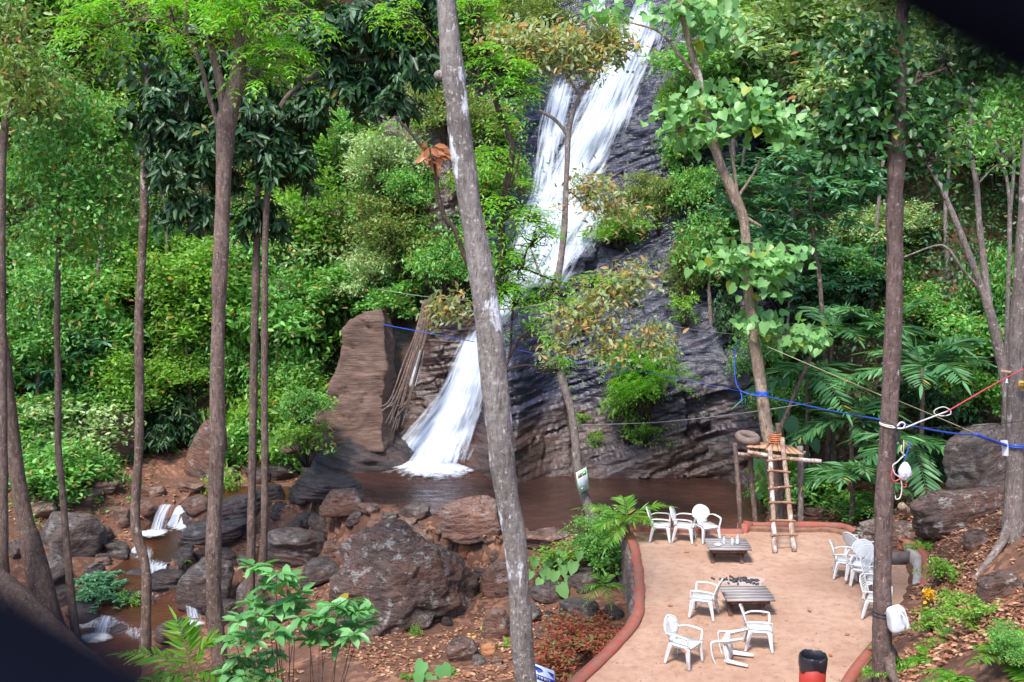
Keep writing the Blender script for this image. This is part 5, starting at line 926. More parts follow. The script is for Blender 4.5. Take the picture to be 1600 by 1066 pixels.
def hilltree(px, py, hpx, w_, blobs, kind, bark, label, lean=0, Y=None):
    """slim tree on the slope: trunk from its foot upward, several crown masses, own twigs"""
    b = hit(px, py) if Y is None else P(px, py, Y); Y = b[1] - .4
    st = {'lime': ('fine', 'lime', .13, 11), 'green': ('fine', 'green', .13, 11), 'pale': ('med', 'pale', .13, 9), 'med': ('med', 'green', .16, 9), 'bright': ('pinn', 'bright', .12, 5), 'teal': ('whorl', 'teal', .3, 9), 'olive': ('med', 'olive', .14, 9), 'mid': ('round', 'mid', .2, 8)}[kind]
    pix = [(px + lean, py - hpx, w_ * .5), (px + lean * .7 + w_ * .6, py - hpx * .66, w_ * .7), (px + lean * .25 - w_ * .4, py - hpx * .3, w_ * .9), (px, py + 6, w_ * 1.2)]
    tree(label, pix, Y, bark, [(px + lean + a, py - hpx + b_, rx, ry, max(12, int(rx * ry / (26 if st[0] in ('fine', 'med') else 60)))) for a, b_, rx, ry in blobs], st[0], st[1], st[2], st[3], spread=.24, gap=.02, name='slope_tree')
for a in [
 (150, 560, 330, 7, [(0, 0, 60, 50), (-45, 30, 45, 35), (40, 45, 45, 35), (10, -50, 50, 35)], 'lime', 'grey', 'airy lime-leaved tree on the slope between the two leftmost trunks', 10),
 (60, 420, 300, 6, [(0, 0, 70, 50), (40, 40, 50, 34), (-40, 50, 40, 34)], 'med', 'grey', 'leafy tree with a slim stem high on the far left slope', -8),
 (270, 520, 260, 6, [(0, 0, 50, 45), (-30, 45, 40, 30), (30, 30, 34, 30)], 'pale', 'grey', 'pale airy tree behind the light-spotted trunk', -20),
 (300, 640, 200, 6, [(0, 0, 55, 34), (-40, 22, 40, 24), (35, 24, 34, 24), (0, 60, 40, 20)], 'lime', 'brown', 'bright lime tree overhanging the shaded bank beside the tall brown trunk', -20),
 (470, 520, 220, 6, [(0, 0, 50, 40), (-30, 36, 40, 30), (36, 30, 36, 30), (10, 70, 40, 22)], 'lime', 'grey', 'yellow-green tree right of the twin trunks', 10),
 (545, 470, 130, 5, [(0, 0, 48, 34), (-34, 26, 34, 24), (34, 20, 34, 24)], 'pale', 'grey', 'silvery tree left of the fern clump', -6),
 (430, 640, 190, 5, [(0, 0, 34, 40), (20, 50, 30, 34)], 'green', 'grey', 'small slim tree just right of the twin trunks', 6),
 (60, 690, 230, 6, [(0, 0, 60, 45), (-30, 50, 45, 34), (40, 60, 50, 30)], 'med', 'grey', 'green leafy tree low at the left behind the thin dark trunk', 0),
 (520, 330, 190, 5, [(0, 0, 45, 36), (-30, 34, 34, 26), (30, 40, 34, 24)], 'lime', 'grey', 'lime tree behind the dark overhanging foliage', 8),
 (620, 330, 150, 5, [(0, 0, 40, 30), (-25, 30, 30, 22)], 'bright', 'brown', 'bright feathery tree left of the pale trunk above the tree fern', 0),
 (200, 330, 250, 6, [(0, 0, 60, 40), (-40, 40, 45, 30), (30, 50, 40, 30)], 'olive', 'grey', 'olive tree with bare grey branches high on the left slope', -10),
 (1235, 420, 300, 8, [(0, 0, 70, 50), (60, 20, 60, 40), (-40, 30, 40, 34), (30, 60, 60, 30), (90, 60, 45, 28)], 'pale', 'grey', 'wide pale yellow-green tree crown at the top right of the slope', 30),
 (1160, 330, 230, 6, [(0, 0, 45, 36), (30, 34, 40, 28)], 'green', 'grey', 'green tree just right of the pale curved trunk near the top', 10),
 (1330, 330, 200, 6, [(0, 0, 60, 36), (-40, 30, 40, 26)], 'pale', 'grey', 'pale tree with tangled grey branches left of the straight reddish trunk', 0),
 (1480, 400, 240, 7, [(0, 0, 60, 40), (50, 30, 45, 34), (-30, 40, 40, 28)], 'mid', 'grey', 'shaded broad-leaved tree behind the forked grey tree', 0),
 (1580, 430, 260, 7, [(0, 0, 50, 50), (-30, 60, 40, 40)], 'green', 'grey', 'shaded green tree at the right edge of the slope', 0),
 (1230, 620, 230, 6, [(0, 0, 50, 34), (40, 30, 45, 26), (-36, 34, 36, 26), (10, 66, 45, 24)], 'teal', 'grey', 'teal rosette tree right of the heart-leaved clump', 0),
 (1110, 480, 110, 5, [(0, 0, 34, 30), (-20, 34, 26, 26), (10, 60, 28, 20)], 'med', 'grey', 'small tree growing from the rock left of the broad-leaved trunk', 0),
]: hilltree(*a)
for i, (a, lab) in enumerate([([(1380, 250, 5), (1372, 330, 5), (1366, 420, 6)], 'thin dead stem left of the straight reddish trunk'), ([(120, 130, 4), (140, 200, 5), (165, 260, 5), (180, 330, 6)], 'bare slanting grey branch at the upper left'), ([(1130, 60, 5), (1140, 140, 6), (1146, 230, 6)], 'thin bare stem behind the pale curved trunk at the top'), ([(530, 420, 4), (536, 450, 4), (541, 500, 5)], 'thin bare stem above the tall rock slab'), ([(300, 640, 4), (318, 600, 4), (330, 560, 4), (345, 545, 3)], 'bare twisted twig over the shaded bank')]):
    tree(lab, a, hit(a[-1][0], a[-1][1])[1] - 1.2, 'grey', name='dead_sapling', cat='dead sapling')
# ------------------------------------------------------------------ ground cover (uncountable): hillside undergrowth, litter
def undergrowth(name, x0, x1, y0, y1, n, leaf, size, seed, lift, thr, label, k=9, spread=.3, cliff=False):
    r = np.random.default_rng(seed); x = r.uniform(x0, x1, n); y = r.uniform(y0, y1, n)
    if cliff:   # y is a height on the rock face here
        z = y; y = YC(x, z); m = (fbm(X3(x * .5, z * .5, seed), 3, seed) > thr) & (x < -.9 + .12 * z + r.normal(size=n) * .25) & (z > 4.6 + .35 * np.maximum(0, -x - 3)); x, y, z = x[m], y[m], z[m]; g = np.tile([0, -.8, .5], (len(x), 1))
    else:
        q = y - np.interp(x, HX, HY); m = (q > r.uniform(-.4, .8, n)) & (fbm(X3(x * .5, y * .5, seed), 3, seed) > thr)
        m &= ~((x > -3.8) & (x < 8.4) & (y < 48)); x, y = x[m], y[m]; z = H(x, y)
        e = .3; g = nrm(np.stack([-(H(x + e, y) - H(x - e, y)) / (2 * e), -(H(x, y + e) - H(x, y - e)) / (2 * e), np.ones(len(x))], -1))
    mound = np.clip(.35 + fbm(X3(x * .6, y * .6, z * .6 + seed), 3, 5) * 1.9, 0, 1.3); p = np.stack([x, y, z], -1) + g * (mound * lift * r.uniform(.6, 1, len(x)))[:, None] + g * .1
    mb = MB(); crown(mb, r, p, g, 'fine' if size < .17 else 'med', size, k, spread); obj(name, mb.mesh(name, ML[leaf]), kind='stuff', label=label, cat='undergrowth')
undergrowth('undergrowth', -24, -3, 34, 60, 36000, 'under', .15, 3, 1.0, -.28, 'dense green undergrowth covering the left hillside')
undergrowth('undergrowth', -24, -3, 34, 60, 11000, 'green', .15, 4, 1.7, .08, 'paler leaves mixed through the undergrowth of the left hillside')
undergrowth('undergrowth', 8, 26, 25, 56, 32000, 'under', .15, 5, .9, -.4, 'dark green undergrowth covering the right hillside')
undergrowth('undergrowth', 8, 26, 25, 56, 11000, 'teal', .18, 6, 1.4, .05, 'blue-green leaves mixed through the undergrowth of the right hillside')
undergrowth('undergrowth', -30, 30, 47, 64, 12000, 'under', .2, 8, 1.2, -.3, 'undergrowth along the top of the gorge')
undergrowth('undergrowth', -6, 2, 3, 20, 5200, 'green', .14, 15, .7, .1, 'green plants clinging to the slope left of the upper fall', cliff=True)
undergrowth('undergrowth', -6, 2, 3, 20, 2600, 'olive', .14, 16, .6, .05, 'dry olive plants clinging to the slope left of the upper fall', cliff=True)
def weeds():
    r = np.random.default_rng(77); mb = MB()
    for x0, x1, y0, y1, n in ((7.5, 22, 12, 27, 900), (-22, -9, 14, 34, 700)):
        x = r.uniform(x0, x1, n); y = r.uniform(y0, y1, n); cd, _ = creek(x, y); k = (sdist(TERR, x, y) < -.4) & (cd > .5) & (fbm(X3(x * .7, y * .7, 0), 3, 21) > (.08 if x0 > 0 else .15)) & ((x > 10.5) | (x < 0) | (y < 15))
        x, y = x[k], y[k]; p = np.stack([x, y, H(x, y) + .1], -1); crown(mb, r, p, np.tile([0, 0, 1.], (len(p), 1)), 'med', .13, 9, .16)
    obj('weeds', mb.mesh('weeds', ML['green']), kind='stuff', label='low weeds scattered over the banks', cat='weeds')
weeds()
def litter(px0, px1, py0, py1, n, seed, leaf='litter', size=.085, thr=-.1, lift=.012):
    r = np.random.default_rng(seed); a = G(px0, py1, -1); pts = []
    xs = r.uniform(px0, px1, n); ys = r.uniform(py0, py1, n); D_ = RT * ((xs - 800) / FPX)[:, None] + FW + UPV * ((533 - ys) / FPX)[:, None]; D_ = D_ / D_[:, 1:2]
    y0 = np.full(n, 12.); done = np.zeros(n, bool); Y_ = np.full(n, 60.)
    for y in np.arange(12, 50, .35):
        q = CP + D_ * y; c = (H(q[:, 0], q[:, 1]) > q[:, 2]) & ~done; Y_[c] = y - .17; done |= c
    q = CP + D_ * Y_[:, None]; q = q + r.normal(size=q.shape) * [.1, .2, 0]; cd, _ = creek(q[:, 0], q[:, 1]); ok = done & (cd > .1) & (sdist(POOL, q[:, 0], q[:, 1]) < 0) & (sdist(TERR, q[:, 0], q[:, 1]) < 0) & (fbm(X3(q[:, 0] * .9, q[:, 1] * .9, 2), 3, seed) > thr)
    return q[ok]
def litter_obj():
    r = np.random.default_rng(50); mb = MB()
    for a in [(0, 520, 600, 860, 7000, 1), (380, 900, 840, 1066, 7000, 2), (1400, 1600, 780, 1066, 6500, 3), (1180, 1420, 770, 830, 1500, 4), (1600, 2100, 700, 1066, 4500, 7), (480, 600, 480, 760, 1800, 5), (540, 760, 180, 470, 2500, 6)]:
        q = litter(*a); q[:, 2] = H(q[:, 0], q[:, 1]) + .02; n = len(q); L = r.uniform(.05, .14, n); leaves(mb, q, r.normal(size=(n, 3)) * [1, 1, .15], r.normal(size=(n, 3)) * .35 + [0, 0, 1], L, L * .5, 'lf')
    obj('leaf_litter', mb.mesh('leaf_litter', ML['litter']), kind='stuff', label='fallen orange and brown leaves scattered over soil and banks', cat='leaf litter')
litter_obj()
# ------------------------------------------------------------------ palms, ferns, broad ground leaves
def frond_obj(t, b, d, L, k, leaf, wr, droop, mat, r, name='frond', up=.8, ang=.95, rach=.012, label=None):
    mb = MB(); fronds(mb, np.array([b], float), np.array([d], float), L, k, leaf, wr, droop, r, 'lf', True, up, ang, rach); return child(mb, name, ML[mat], t, False, label)
def palm(label, px, py, Y, nf, L, leaf, mat='palm', trunk=True, seed=1, el=(0, 1.2), droop=.45, wr=.17, k=20, dirs=None, name='palm', cat='palm'):
    r = np.random.default_rng(seed); c = P(px, py, Y); g = c.copy(); g[2] = Hs(c[0], c[1]) - .1
    if c[2] < g[2] + .2: c[2] = g[2] + .3
    t = thing(name, label, cat, g if trunk else c)
    if trunk:
        mb = MB(); tube(mb, [c, (c + g) / 2 + [.06, .02, 0], g], [.05, .06, .08], 9, 12, .15, seed); child(mb, 'trunk', MBK['brown'], t, True)
    for i in range(nf if dirs is None else len(dirs)):
        if dirs is None: a = i * 2.4 + r.uniform(-.3, .3); e = r.uniform(*el); d = np.array([math.cos(a) * math.cos(e), math.sin(a) * math.cos(e), math.sin(e)]); l = L * r.uniform(.8, 1.15)
        else: d = np.array(dirs[i][:3], float); l = L * (dirs[i][3] if len(dirs[i]) > 3 else 1); d = nrm(d)
        frond_obj(t, c, d, l, k, leaf, wr, droop * r.uniform(.8, 1.2), mat, r)
    return t
palm('feather palm with a dry yellowing frond behind the left of the blue rope', 1262, 585, 27.8, 9, 1.7, .62, seed=3)
palm('largest feather palm with upright fronds between the straight trunk and the forked tree', 1442, 575, 26.2, 12, 1.9, .68, seed=4, el=(.1, 1.35))
palm('low feather palm under the blue rope left of the straight trunk', 1330, 660, 26.8, 11, 1.7, .6, seed=5, el=(-.1, .9))
palm('feather palm whose fronds hang beside the white plastic bundle', 1425, 690, 25.4, 9, 1.6, .6, seed=6, el=(-.3, .7))
palm('small palm in the shade above the left palm', 1300, 520, 28.5, 9, 1.7, .55, seed=8)
palm('short palm with drooping fronds left of the straight trunk near the fallen log', 1330, 745, 25.2, 8, 1.5, .5, seed=9, el=(0, .9))
palm('palm seen behind the straight reddish trunk at mid height', 1385, 520, 28, 10, 1.8, .6, seed=10)
palm('bright green palm beside the pool at the back left corner of the terrace', 980, 812, 24.2, 0, 1.15, .36, 'palmb', seed=11, wr=.15, k=17, droop=.5, dirs=[(1, .0, .95, 1.1), (-1, .1, .75, 1.15), (.45, -.5, .6, .75), (-.7, -.4, .35, .9), (-.1, .5, 1.2, .8), (.9, .4, .35, .8), (-.5, -.6, -.1, .7), (.1, -.8, .8, .7)])
palm('bright green palm fronds spreading at the bottom left in front of the creek', 300, 1055, 17, 0, 1.35, .42, 'palmb', False, 12, wr=.17, k=17, droop=.42, dirs=[(-1, .1, .75, 1.1), (-.25, .2, 1.2, 1.0), (.35, .1, 1.1, .95), (-.6, -.4, .3, .8), (.2, -.7, .2, .7), (.9, -.2, .4, .6), (-.9, -.3, .0, .8)])
palm('small green palm beside the retaining wall below the kerb', 942, 915, 22.5, 0, .55, .22, 'palmb', False, 13, wr=.14, k=11, droop=.5, dirs=[(-1, -.3, .5), (.9, -.3, .5), (.2, -.9, .2), (-.4, .3, 1), (.4, .4, 1), (-.8, -.8, .1)])
def fern(label, px, py, n, L, leaf, mat='palmb', seed=1, Y=None, el=(.1, 1.0), name='fern', k=16):
    r = np.random.default_rng(seed); c = hit(px, py) if Y is None else P(px, py, Y); t = thing(name, label, 'fern', c)
    for i in range(n):
        a = i * 2.4 + r.uniform(-.3, .3); e = r.uniform(*el); d = np.array([math.cos(a) * math.cos(e), math.sin(a) * math.cos(e) - .25, math.sin(e)]); frond_obj(t, c, nrm(d), L * r.uniform(.75, 1.15), k, leaf, .3, .45, mat, r, 'frond', .8, 1.25, .006)
fern('tree fern with broad dark green fronds in the shaded hollow left of the pale trunk', 562, 335, 9, 1.4, .3, 'green', 21)
fern('yellow-green fern clump above the hanging roots', 662, 405, 12, 1.1, .26, 'lime', 22); fern('second yellow-green fern right above the root bundle', 640, 430, 9, .9, .22, 'lime', 23); fern('yellow-green fern left of the pale trunk over the root bundle', 690, 440, 8, .8, .2, 'lime', 24)
fern('small fern on the red bank at the top beside the cliff', 760, 45, 7, .7, .18, 'palmb', 25)
for i, (a, b, lab, n, L) in enumerate([(1415, 1045, 'light green fern just right of the foot of the straight reddish trunk', 11, .6), (1450, 1030, 'light green fern below the white jerrycan', 10, .5), (1345, 1058, 'small light green fern left of the foot of the straight reddish trunk', 9, .4), (1500, 1060, 'fern at the bottom edge of the right slope', 10, .6), (1585, 1040, 'large bright fern in the bottom right corner', 12, .9), (1480, 1000, 'fern in the middle of the lower right slope', 8, .4), (1380, 1020, 'spiky little fern in front of the straight trunk foot', 9, .35),
    (500, 825, 'grassy fern tuft between the creek rocks', 10, .3), (285, 875, 'small yellow-green fern in the creek bed', 6, .3), (470, 545, 'little fern above the rounded pink rock', 7, .5), (260, 700, 'dark fern in the shade right of the light-spotted trunk', 9, .8), (640, 1060, 'spiky bright plant at the bottom edge', 8, .35), (705, 1055, 'bright grassy plant left of the pale trunk foot', 8, .35), (735, 925, 'bright fern peeking left of the pale trunk', 8, .35), (795, 1010, 'bright moss-green fern against the pale trunk foot', 7, .3)]):
    fern(lab, a, b, n, L, L * .24, 'palmb' if i not in (10,) else 'green', 30 + i)
def taro(label, px, py, leafs, size, mat='heart', seed=1, Y=None, name='taro_plant'):
    r = np.random.default_rng(seed); c = hit(px, py) if Y is None else P(px, py, Y); t = thing(name, label, 'plant', c); s = c[1] / FPX
    for i, (a, b, sc_) in enumerate(leafs):
        q = P(a, b, c[1] - .05 * i); mb = MB(); n = 1; leaves(mb, np.array([q]), np.array([[r.uniform(-.5, .5), -.25, -.75]]), np.array([[r.uniform(-.35, .35), -.75, .6]]), size * sc_, size * sc_ * .85, 'ht'); child(mb, 'leaf', ML[mat], t)
        mb = MB(); tube(mb, [c, (c + q) / 2 + [0, .05, .06], q], [.012, .007], 5, 8); child(mb, 'stalk', ML['green'], t)
taro('broad heart-leaved plants right of the pale trunk by the pool ledge', 862, 905, [(835, 872, .7), (860, 868, .9), (878, 862, .8), (850, 890, .8), (880, 884, .7), (890, 900, .9), (868, 893, .7), (897, 878, .8), (830, 893, .6), (845, 905, .6), (815, 880, .5), (905, 862, .6), (875, 915, .9)], .42, 'heart', 1)
taro('huge heart-shaped leaves under the palms behind the wooden platform', 1225, 735, [(1212, 668, 1), (1232, 655, 1.1), (1240, 690, 1.2), (1256, 705, 1), (1222, 700, 1.1), (1185, 718, 1), (1242, 735, 1.2), (1262, 730, 1), (1232, 762, .9), (1205, 735, 1), (1190, 760, .8), (1270, 690, .8), (1225, 640, .9)], .5, 'teal', 2)
taro('dark broad leaves at the bottom edge left of the pale trunk', 672, 1062, [(662, 1035, 1), (690, 1040, 1.1), (675, 1056, 1), (655, 1052, .8)], .34, 'bigl', 3)
def bigleaf():
    r = np.random.default_rng(9); Y = 16.8; tips = [(405, 885), (432, 895), (415, 915), (448, 905), (470, 925), (395, 940), (430, 945), (462, 945), (380, 965), (410, 975), (365, 995), (395, 1000), (430, 985), (372, 1025), (400, 1040), (425, 1020), (385, 1055), (360, 1050), (415, 1058)]
    tips2 = [(520, 945), (545, 935), (500, 960), (560, 955), (530, 970), (505, 990), (550, 990), (485, 1000), (525, 1005), (565, 975), (480, 960)]
    for nm, tp, base in (('large-leaved green shrub in front of the twin trunks at the bottom', tips, (445, 1062)), ('large-leaved green shrub left of the largest boulder at the bottom', tips2, (490, 1040))):
        c = P(*base, Y + .2); c[2] = Hs(c[0], c[1]); t = thing('broad_leaved_shrub', nm, 'shrub', c); mt = MB(); mc = MB(); p = np.array([P(a, b, Y + r.uniform(-.35, .35)) for a, b in tp])
        for q in p: tube(mt, [c, c * .5 + q * .5 + r.normal(size=3) * .08, q], [.012, .008, .004], 5, 10)
        d = nrm(r.normal(size=(len(p), 3)) * .4 + [0, -.3, .5]); crown(mc, r, p, d, 'whorl', .31, 9, 0, .44); crown(mc, r, p + r.normal(size=p.shape) * .09, d, 'whorl', .27, 8, 0, .44); child(mt, 'stems', MBK['brown'], t, True); child(mc, 'foliage', ML['bigl'], t)
bigleaf()
# hanging aerial roots
t = thing('hanging_roots', 'bundle of thin brown roots hanging slantwise over the dark rock left of the lower fall', 'roots', P(640, 560, 33)); r = np.random.default_rng(5)
for i in range(13):
    a = r.normal() * 6; mb = MB(); pts = [P(668 + a * .6, 472 + r.normal() * 3, 34.3), P(660 + a, 520, 34.1), P(645 + a * 1.4, 575 + r.normal() * 6, 33.9), P(628 + a * 1.8, 625, 33.7), P(612 + a * 2 + r.normal() * 3, 655 + r.uniform(-20, 22), 33.6)]
    tube(mb, pts, [.035, .03, .022], 6, 26, .1, i); child(mb, 'root', MBK['brown'] if i % 3 else MBK['tall'], t, True)
# fallen log and near-left root
t = thing('fallen_log', 'pale fallen log lying behind the terrace right of the red kerb', 'log', G(1390, 812, .15)); mb = MB(); tube(mb, [G(1345, 822, .1), G(1390, 812, .22), G(1440, 806, .3)], [.09, .13, .12], 12, 16, .15, 4); child(mb, 'log', MBK['grey'], t, True)
mb = MB(); tube(mb, [G(1425, 812, .32), G(1418, 800, .55), G(1408, 790, .75)], [.11, .1, .085], 10, 10, .12, 6); child(mb, 'stub', MBK['cream'], t, True)
t = thing('fallen_log', 'thick grey fallen trunk slanting down in the bottom left corner', 'log', P(40, 930, 20)); mb = MB(); tube(mb, [P(-80, 850, 21.5), P(-10, 905, 21.2), P(50, 955, 20.8), P(110, 1010, 20.4), P(190, 1075, 20)], [.25, .26, .24, .2, .18], 14, 40, .15, 9); child(mb, 'log', MBK['brown'], t, True)
# ------------------------------------------------------------------ plastic chairs
M_WHITE = (lambda m: m.fin(m.mix(m.ramp(m.noise(m.coord(), 9, 6, .7), [(.5, 0), (.7, .6)]), (.68, .67, .66), (.42, .36, .3)), .45, None, .4))(NM('white_plastic'))
def rr2(w, d, r, n=5):
    out = []
    for cx, cy, a0 in ((w / 2 - r, d / 2 - r, 0), (-w / 2 + r, d / 2 - r, 90), (-w / 2 + r, -d / 2 + r, 180), (w / 2 - r, -d / 2 + r, 270)):
        for k in range(n): a = R(a0 + 90 * k / (n - 1)); out.append((cx + r * math.cos(a), cy + r * math.sin(a)))
    return out
def prism(mb, pts, z0, z1, f=None):
    n = len(pts); f = f or (lambda x, y: 0); V = [(x, y, z0 + f(x, y)) for x, y in pts] + [(x, y, z1 + f(x, y)) for x, y in pts]
    F = [[i, (i + 1) % n, n + (i + 1) % n, n + i] for i in range(n)]; mb.add(V, [np.array(F), np.array([list(range(n))[::-1], list(range(n, 2 * n))])])
def make_chair(slatted=False):
    t = thing('plastic_chair', 'x', 'chair'); kids = []
    mb = MB(); prism(mb, rr2(.47, .46, .07), .40, .425); prism(mb, rr2(.44, .43, .06), .365, .399); seat = obj('seat', (mb, M_WHITE), t)
    for sx in (-1, 1):
        mb = MB(); bar(mb, [(sx * .215, -.19, .41), (sx * .235, -.215, .2), (sx * .255, -.24, 0)], [.1, .075, .052], .03, (1, 0, 0)); bar(mb, [(sx * .232, -.175, .41), (sx * .25, -.2, .2), (sx * .268, -.232, 0)], [.1, .07, .045], .022, (0, 1, 0)); obj('leg', (mb, M_WHITE), t)
        mb = MB(); bar(mb, [(sx * .2, .2, .41), (sx * .225, .25, .2), (sx * .25, .29, 0)], [.09, .07, .05], .028, (1, 0, 0)); bar(mb, [(sx * .218, .19, .41), (sx * .238, .24, .2), (sx * .262, .28, 0)], [.085, .065, .042], .022, (0, 1, 0)); obj('leg', (mb, M_WHITE), t)
        mb = MB(); bar(mb, [(sx * .235, .285, .6), (sx * .275, .15, .64), (sx * .285, -.05, .645), (sx * .28, -.19, .63)], [.045, .055, .06, .055], .022, (1, 0, 0), 16); bar(mb, [(sx * .28, -.185, .63), (sx * .27, -.205, .56), (sx * .238, -.2, .42)], [.05, .042, .05], .022, (0, 1, 0), 10); obj('armrest', (mb, M_WHITE), t)
    def back(x, z): return .225 + (z - .42) * .28 - .05 * (1 - (x / .26) ** 2) * 0 + .045 * (1 - abs(x) / .26)  # curved, leaning back
    mb = MB()
    if not slatted:
        n = 30; out = []
        for i in range(n):
            a = 2 * math.pi * i / n; x = .255 * math.cos(a); z = .66 + .215 * math.sin(a)
            if z < .6: x *= max(.52, 1 - (.6 - z) * 2.6)
            out.append((x, z))
        inn = [(x * .88, .66 + (z - .66) * .88) for x, z in out]
        def ring(A, dy): return [(x, back(x, z) + dy, z) for x, z in A]
        V = ring(out, -.014) + ring(inn, -.01) + ring(out, .014) + ring(inn, .012); F = []
        for i in range(n):
            j = (i + 1) % n; F += [[i, j, n + j, n + i], [2 * n + j, 2 * n + i, 3 * n + i, 3 * n + j], [j, i, 2 * n + i, 2 * n + j]]
        mb.add(V, np.array(F)); obj('back_frame', (mb, M_WHITE), t)
        mb = MB(); W = 30
        # perforated panel: narrow vertical ribs with fine gaps
        xs = np.linspace(-.225, .225, W)
        for i in range(W - 1):
            xa = (xs[i] + xs[i + 1]) / 2; hw = .0062; col = [z for x, z in inn]; 
            zt = .66 + .19 * math.sqrt(max(0, 1 - (xa / .228) ** 2)); lim = .6 - (1 - min(1, abs(xa) / .222)) / 2.6 if abs(xa) > .222 * .52 else .47
            zb = max(.475, min(lim, .6)) if abs(xa) > .11 else .47
            if zt - zb < .03: continue
            zz = np.linspace(zb, zt, 5); bar(mb, [(xa, back(xa, z), z) for z in zz], .0125, .008, (1, 0, 0), 5)
        for z in np.linspace(.5, .82, 9):
            hw = .22 * math.sqrt(max(0, 1 - ((z - .66) / .195) ** 2)) if z > .6 else .222 * max(.52, 1 - (.6 - z) * 2.6); xx = np.linspace(-hw, hw, 7); bar(mb, [(x, back(x, z) + .001, z) for x in xx], .012, .011, (0, 0, 1), 9)
        obj('backrest', (mb, M_WHITE), t); mb = MB(); prism(mb, [(-.13, .21), (.13, .21), (.13, .28), (-.13, .28)], .4, .49); obj('back_foot', (mb, M_WHITE), t)
    else:
        for sx in (-1, 1): bar(mb, [(sx * .22, .24, .42), (sx * .235, back(.2, .62), .62), (sx * .225, back(.2, .82) + .01, .83)], [.05, .045, .04], .025, (1, 0, 0))
        bar(mb, [(-.23, back(.2, .83) + .01, .83), (0, back(0, .85), .86), (.23, back(.2, .83) + .01, .83)], .06, .024, (0, 0, 1), 12); obj('back_frame', (mb, M_WHITE), t); mb = MB()
        for z in np.linspace(.47, .79, 8): bar(mb, [(-.22, back(.2, z), z), (0, back(0, z), z), (.22, back(.2, z), z)], .024, .012, (0, 0, 1), 9)
        obj('backrest', (mb, M_WHITE), t)
    return t
ch0 = make_chair(); ch0.scale = (.9, .9, .87)
GC = 'white plastic chairs on the sand terrace'
def chair(px, py, rz, label, src=None, z=0, rot=None, dx=(0, 0)):
    p = G(px, py, 0); p[2] = z + .002; p[0] += dx[0]; p[1] += dx[1]; src = src or ch0
    if not src.get('placed'):
        src['placed'] = 1; src.location = [float(v) for v in p]; src.rotation_euler = rot or (0, 0, R(rz)); src['label'] = label; src['group'] = GC; return src
    o = dup(src, p, R(rz), label, GC, None, rot); return o
CH = [(1033, 844, 80, 'white chair nearest the bright palm in the back row, facing right'), (1070, 845, 72, 'white chair in the middle of the back row by the pool, facing right'), (1104, 845, 22, 'white chair facing the camera behind the bottle table'),
 (1098, 962, -112, 'white chair with its back to the viewer, left of the bare wooden table'), (1070, 1036, 52, 'white chair nearest the viewer at the left, with a brown leaf on its seat'), (1186, 1012, 82, 'upright white chair standing behind the overturned chair'),
 (1056, 1172, 30, 'white chair cut off by the bottom edge of the view'), (1322, 902, 74, 'white chair at the left of the cluster beside the reddish trunk'), (1342, 882, 118, 'white chair turned away at the back of the cluster beside the reddish trunk'), (1350, 915, -28, 'front round-backed chair of the white nested pair beside the reddish trunk')]
for c in CH: chair(*c)
p = G(1350, 915, 0); nested = dup(ch0, (p[0] - .06, p[1] + .12, .075), R(-28), 'rear white round-backed chair of the nested pair beside the reddish trunk', GC)
s0 = make_chair(True); s0.scale = (.9, .9, .87); chair(1372, 935, 62, 'farther white slat-backed chair half hidden behind the reddish trunk', s0); chair(1372, 965, 62, 'nearer white slat-backed chair half hidden behind the reddish trunk', s0)
M3 = Matrix(((0, 0, -1), (1, 0, 0), (0, -1, 0))); M3 = Matrix.Rotation(R(-24), 3, 'Z') @ Matrix.Rotation(R(-12), 3, 'Y') @ M3
e = M3.to_euler(); o = chair(1168, 1036, 0, 'overturned white chair lying on its back with legs pointing right', None, .3, (e.x, e.y, e.z)); 
for k in ('placed',):
    for o in bpy.data.objects:
        if k in o: del o[k]
p = G(1066, 1016, .43)
mb = MB(); leaves(mb, np.array([p]), np.array([[.3, -.8, 0]]), np.array([[0, 0, 1.]]), .13, .09, 'lf'); obj('dead_leaf', mb.mesh('dead_leaf', ML['dead']), label='dry brown leaf lying on the seat of the front left chair', cat='leaf')
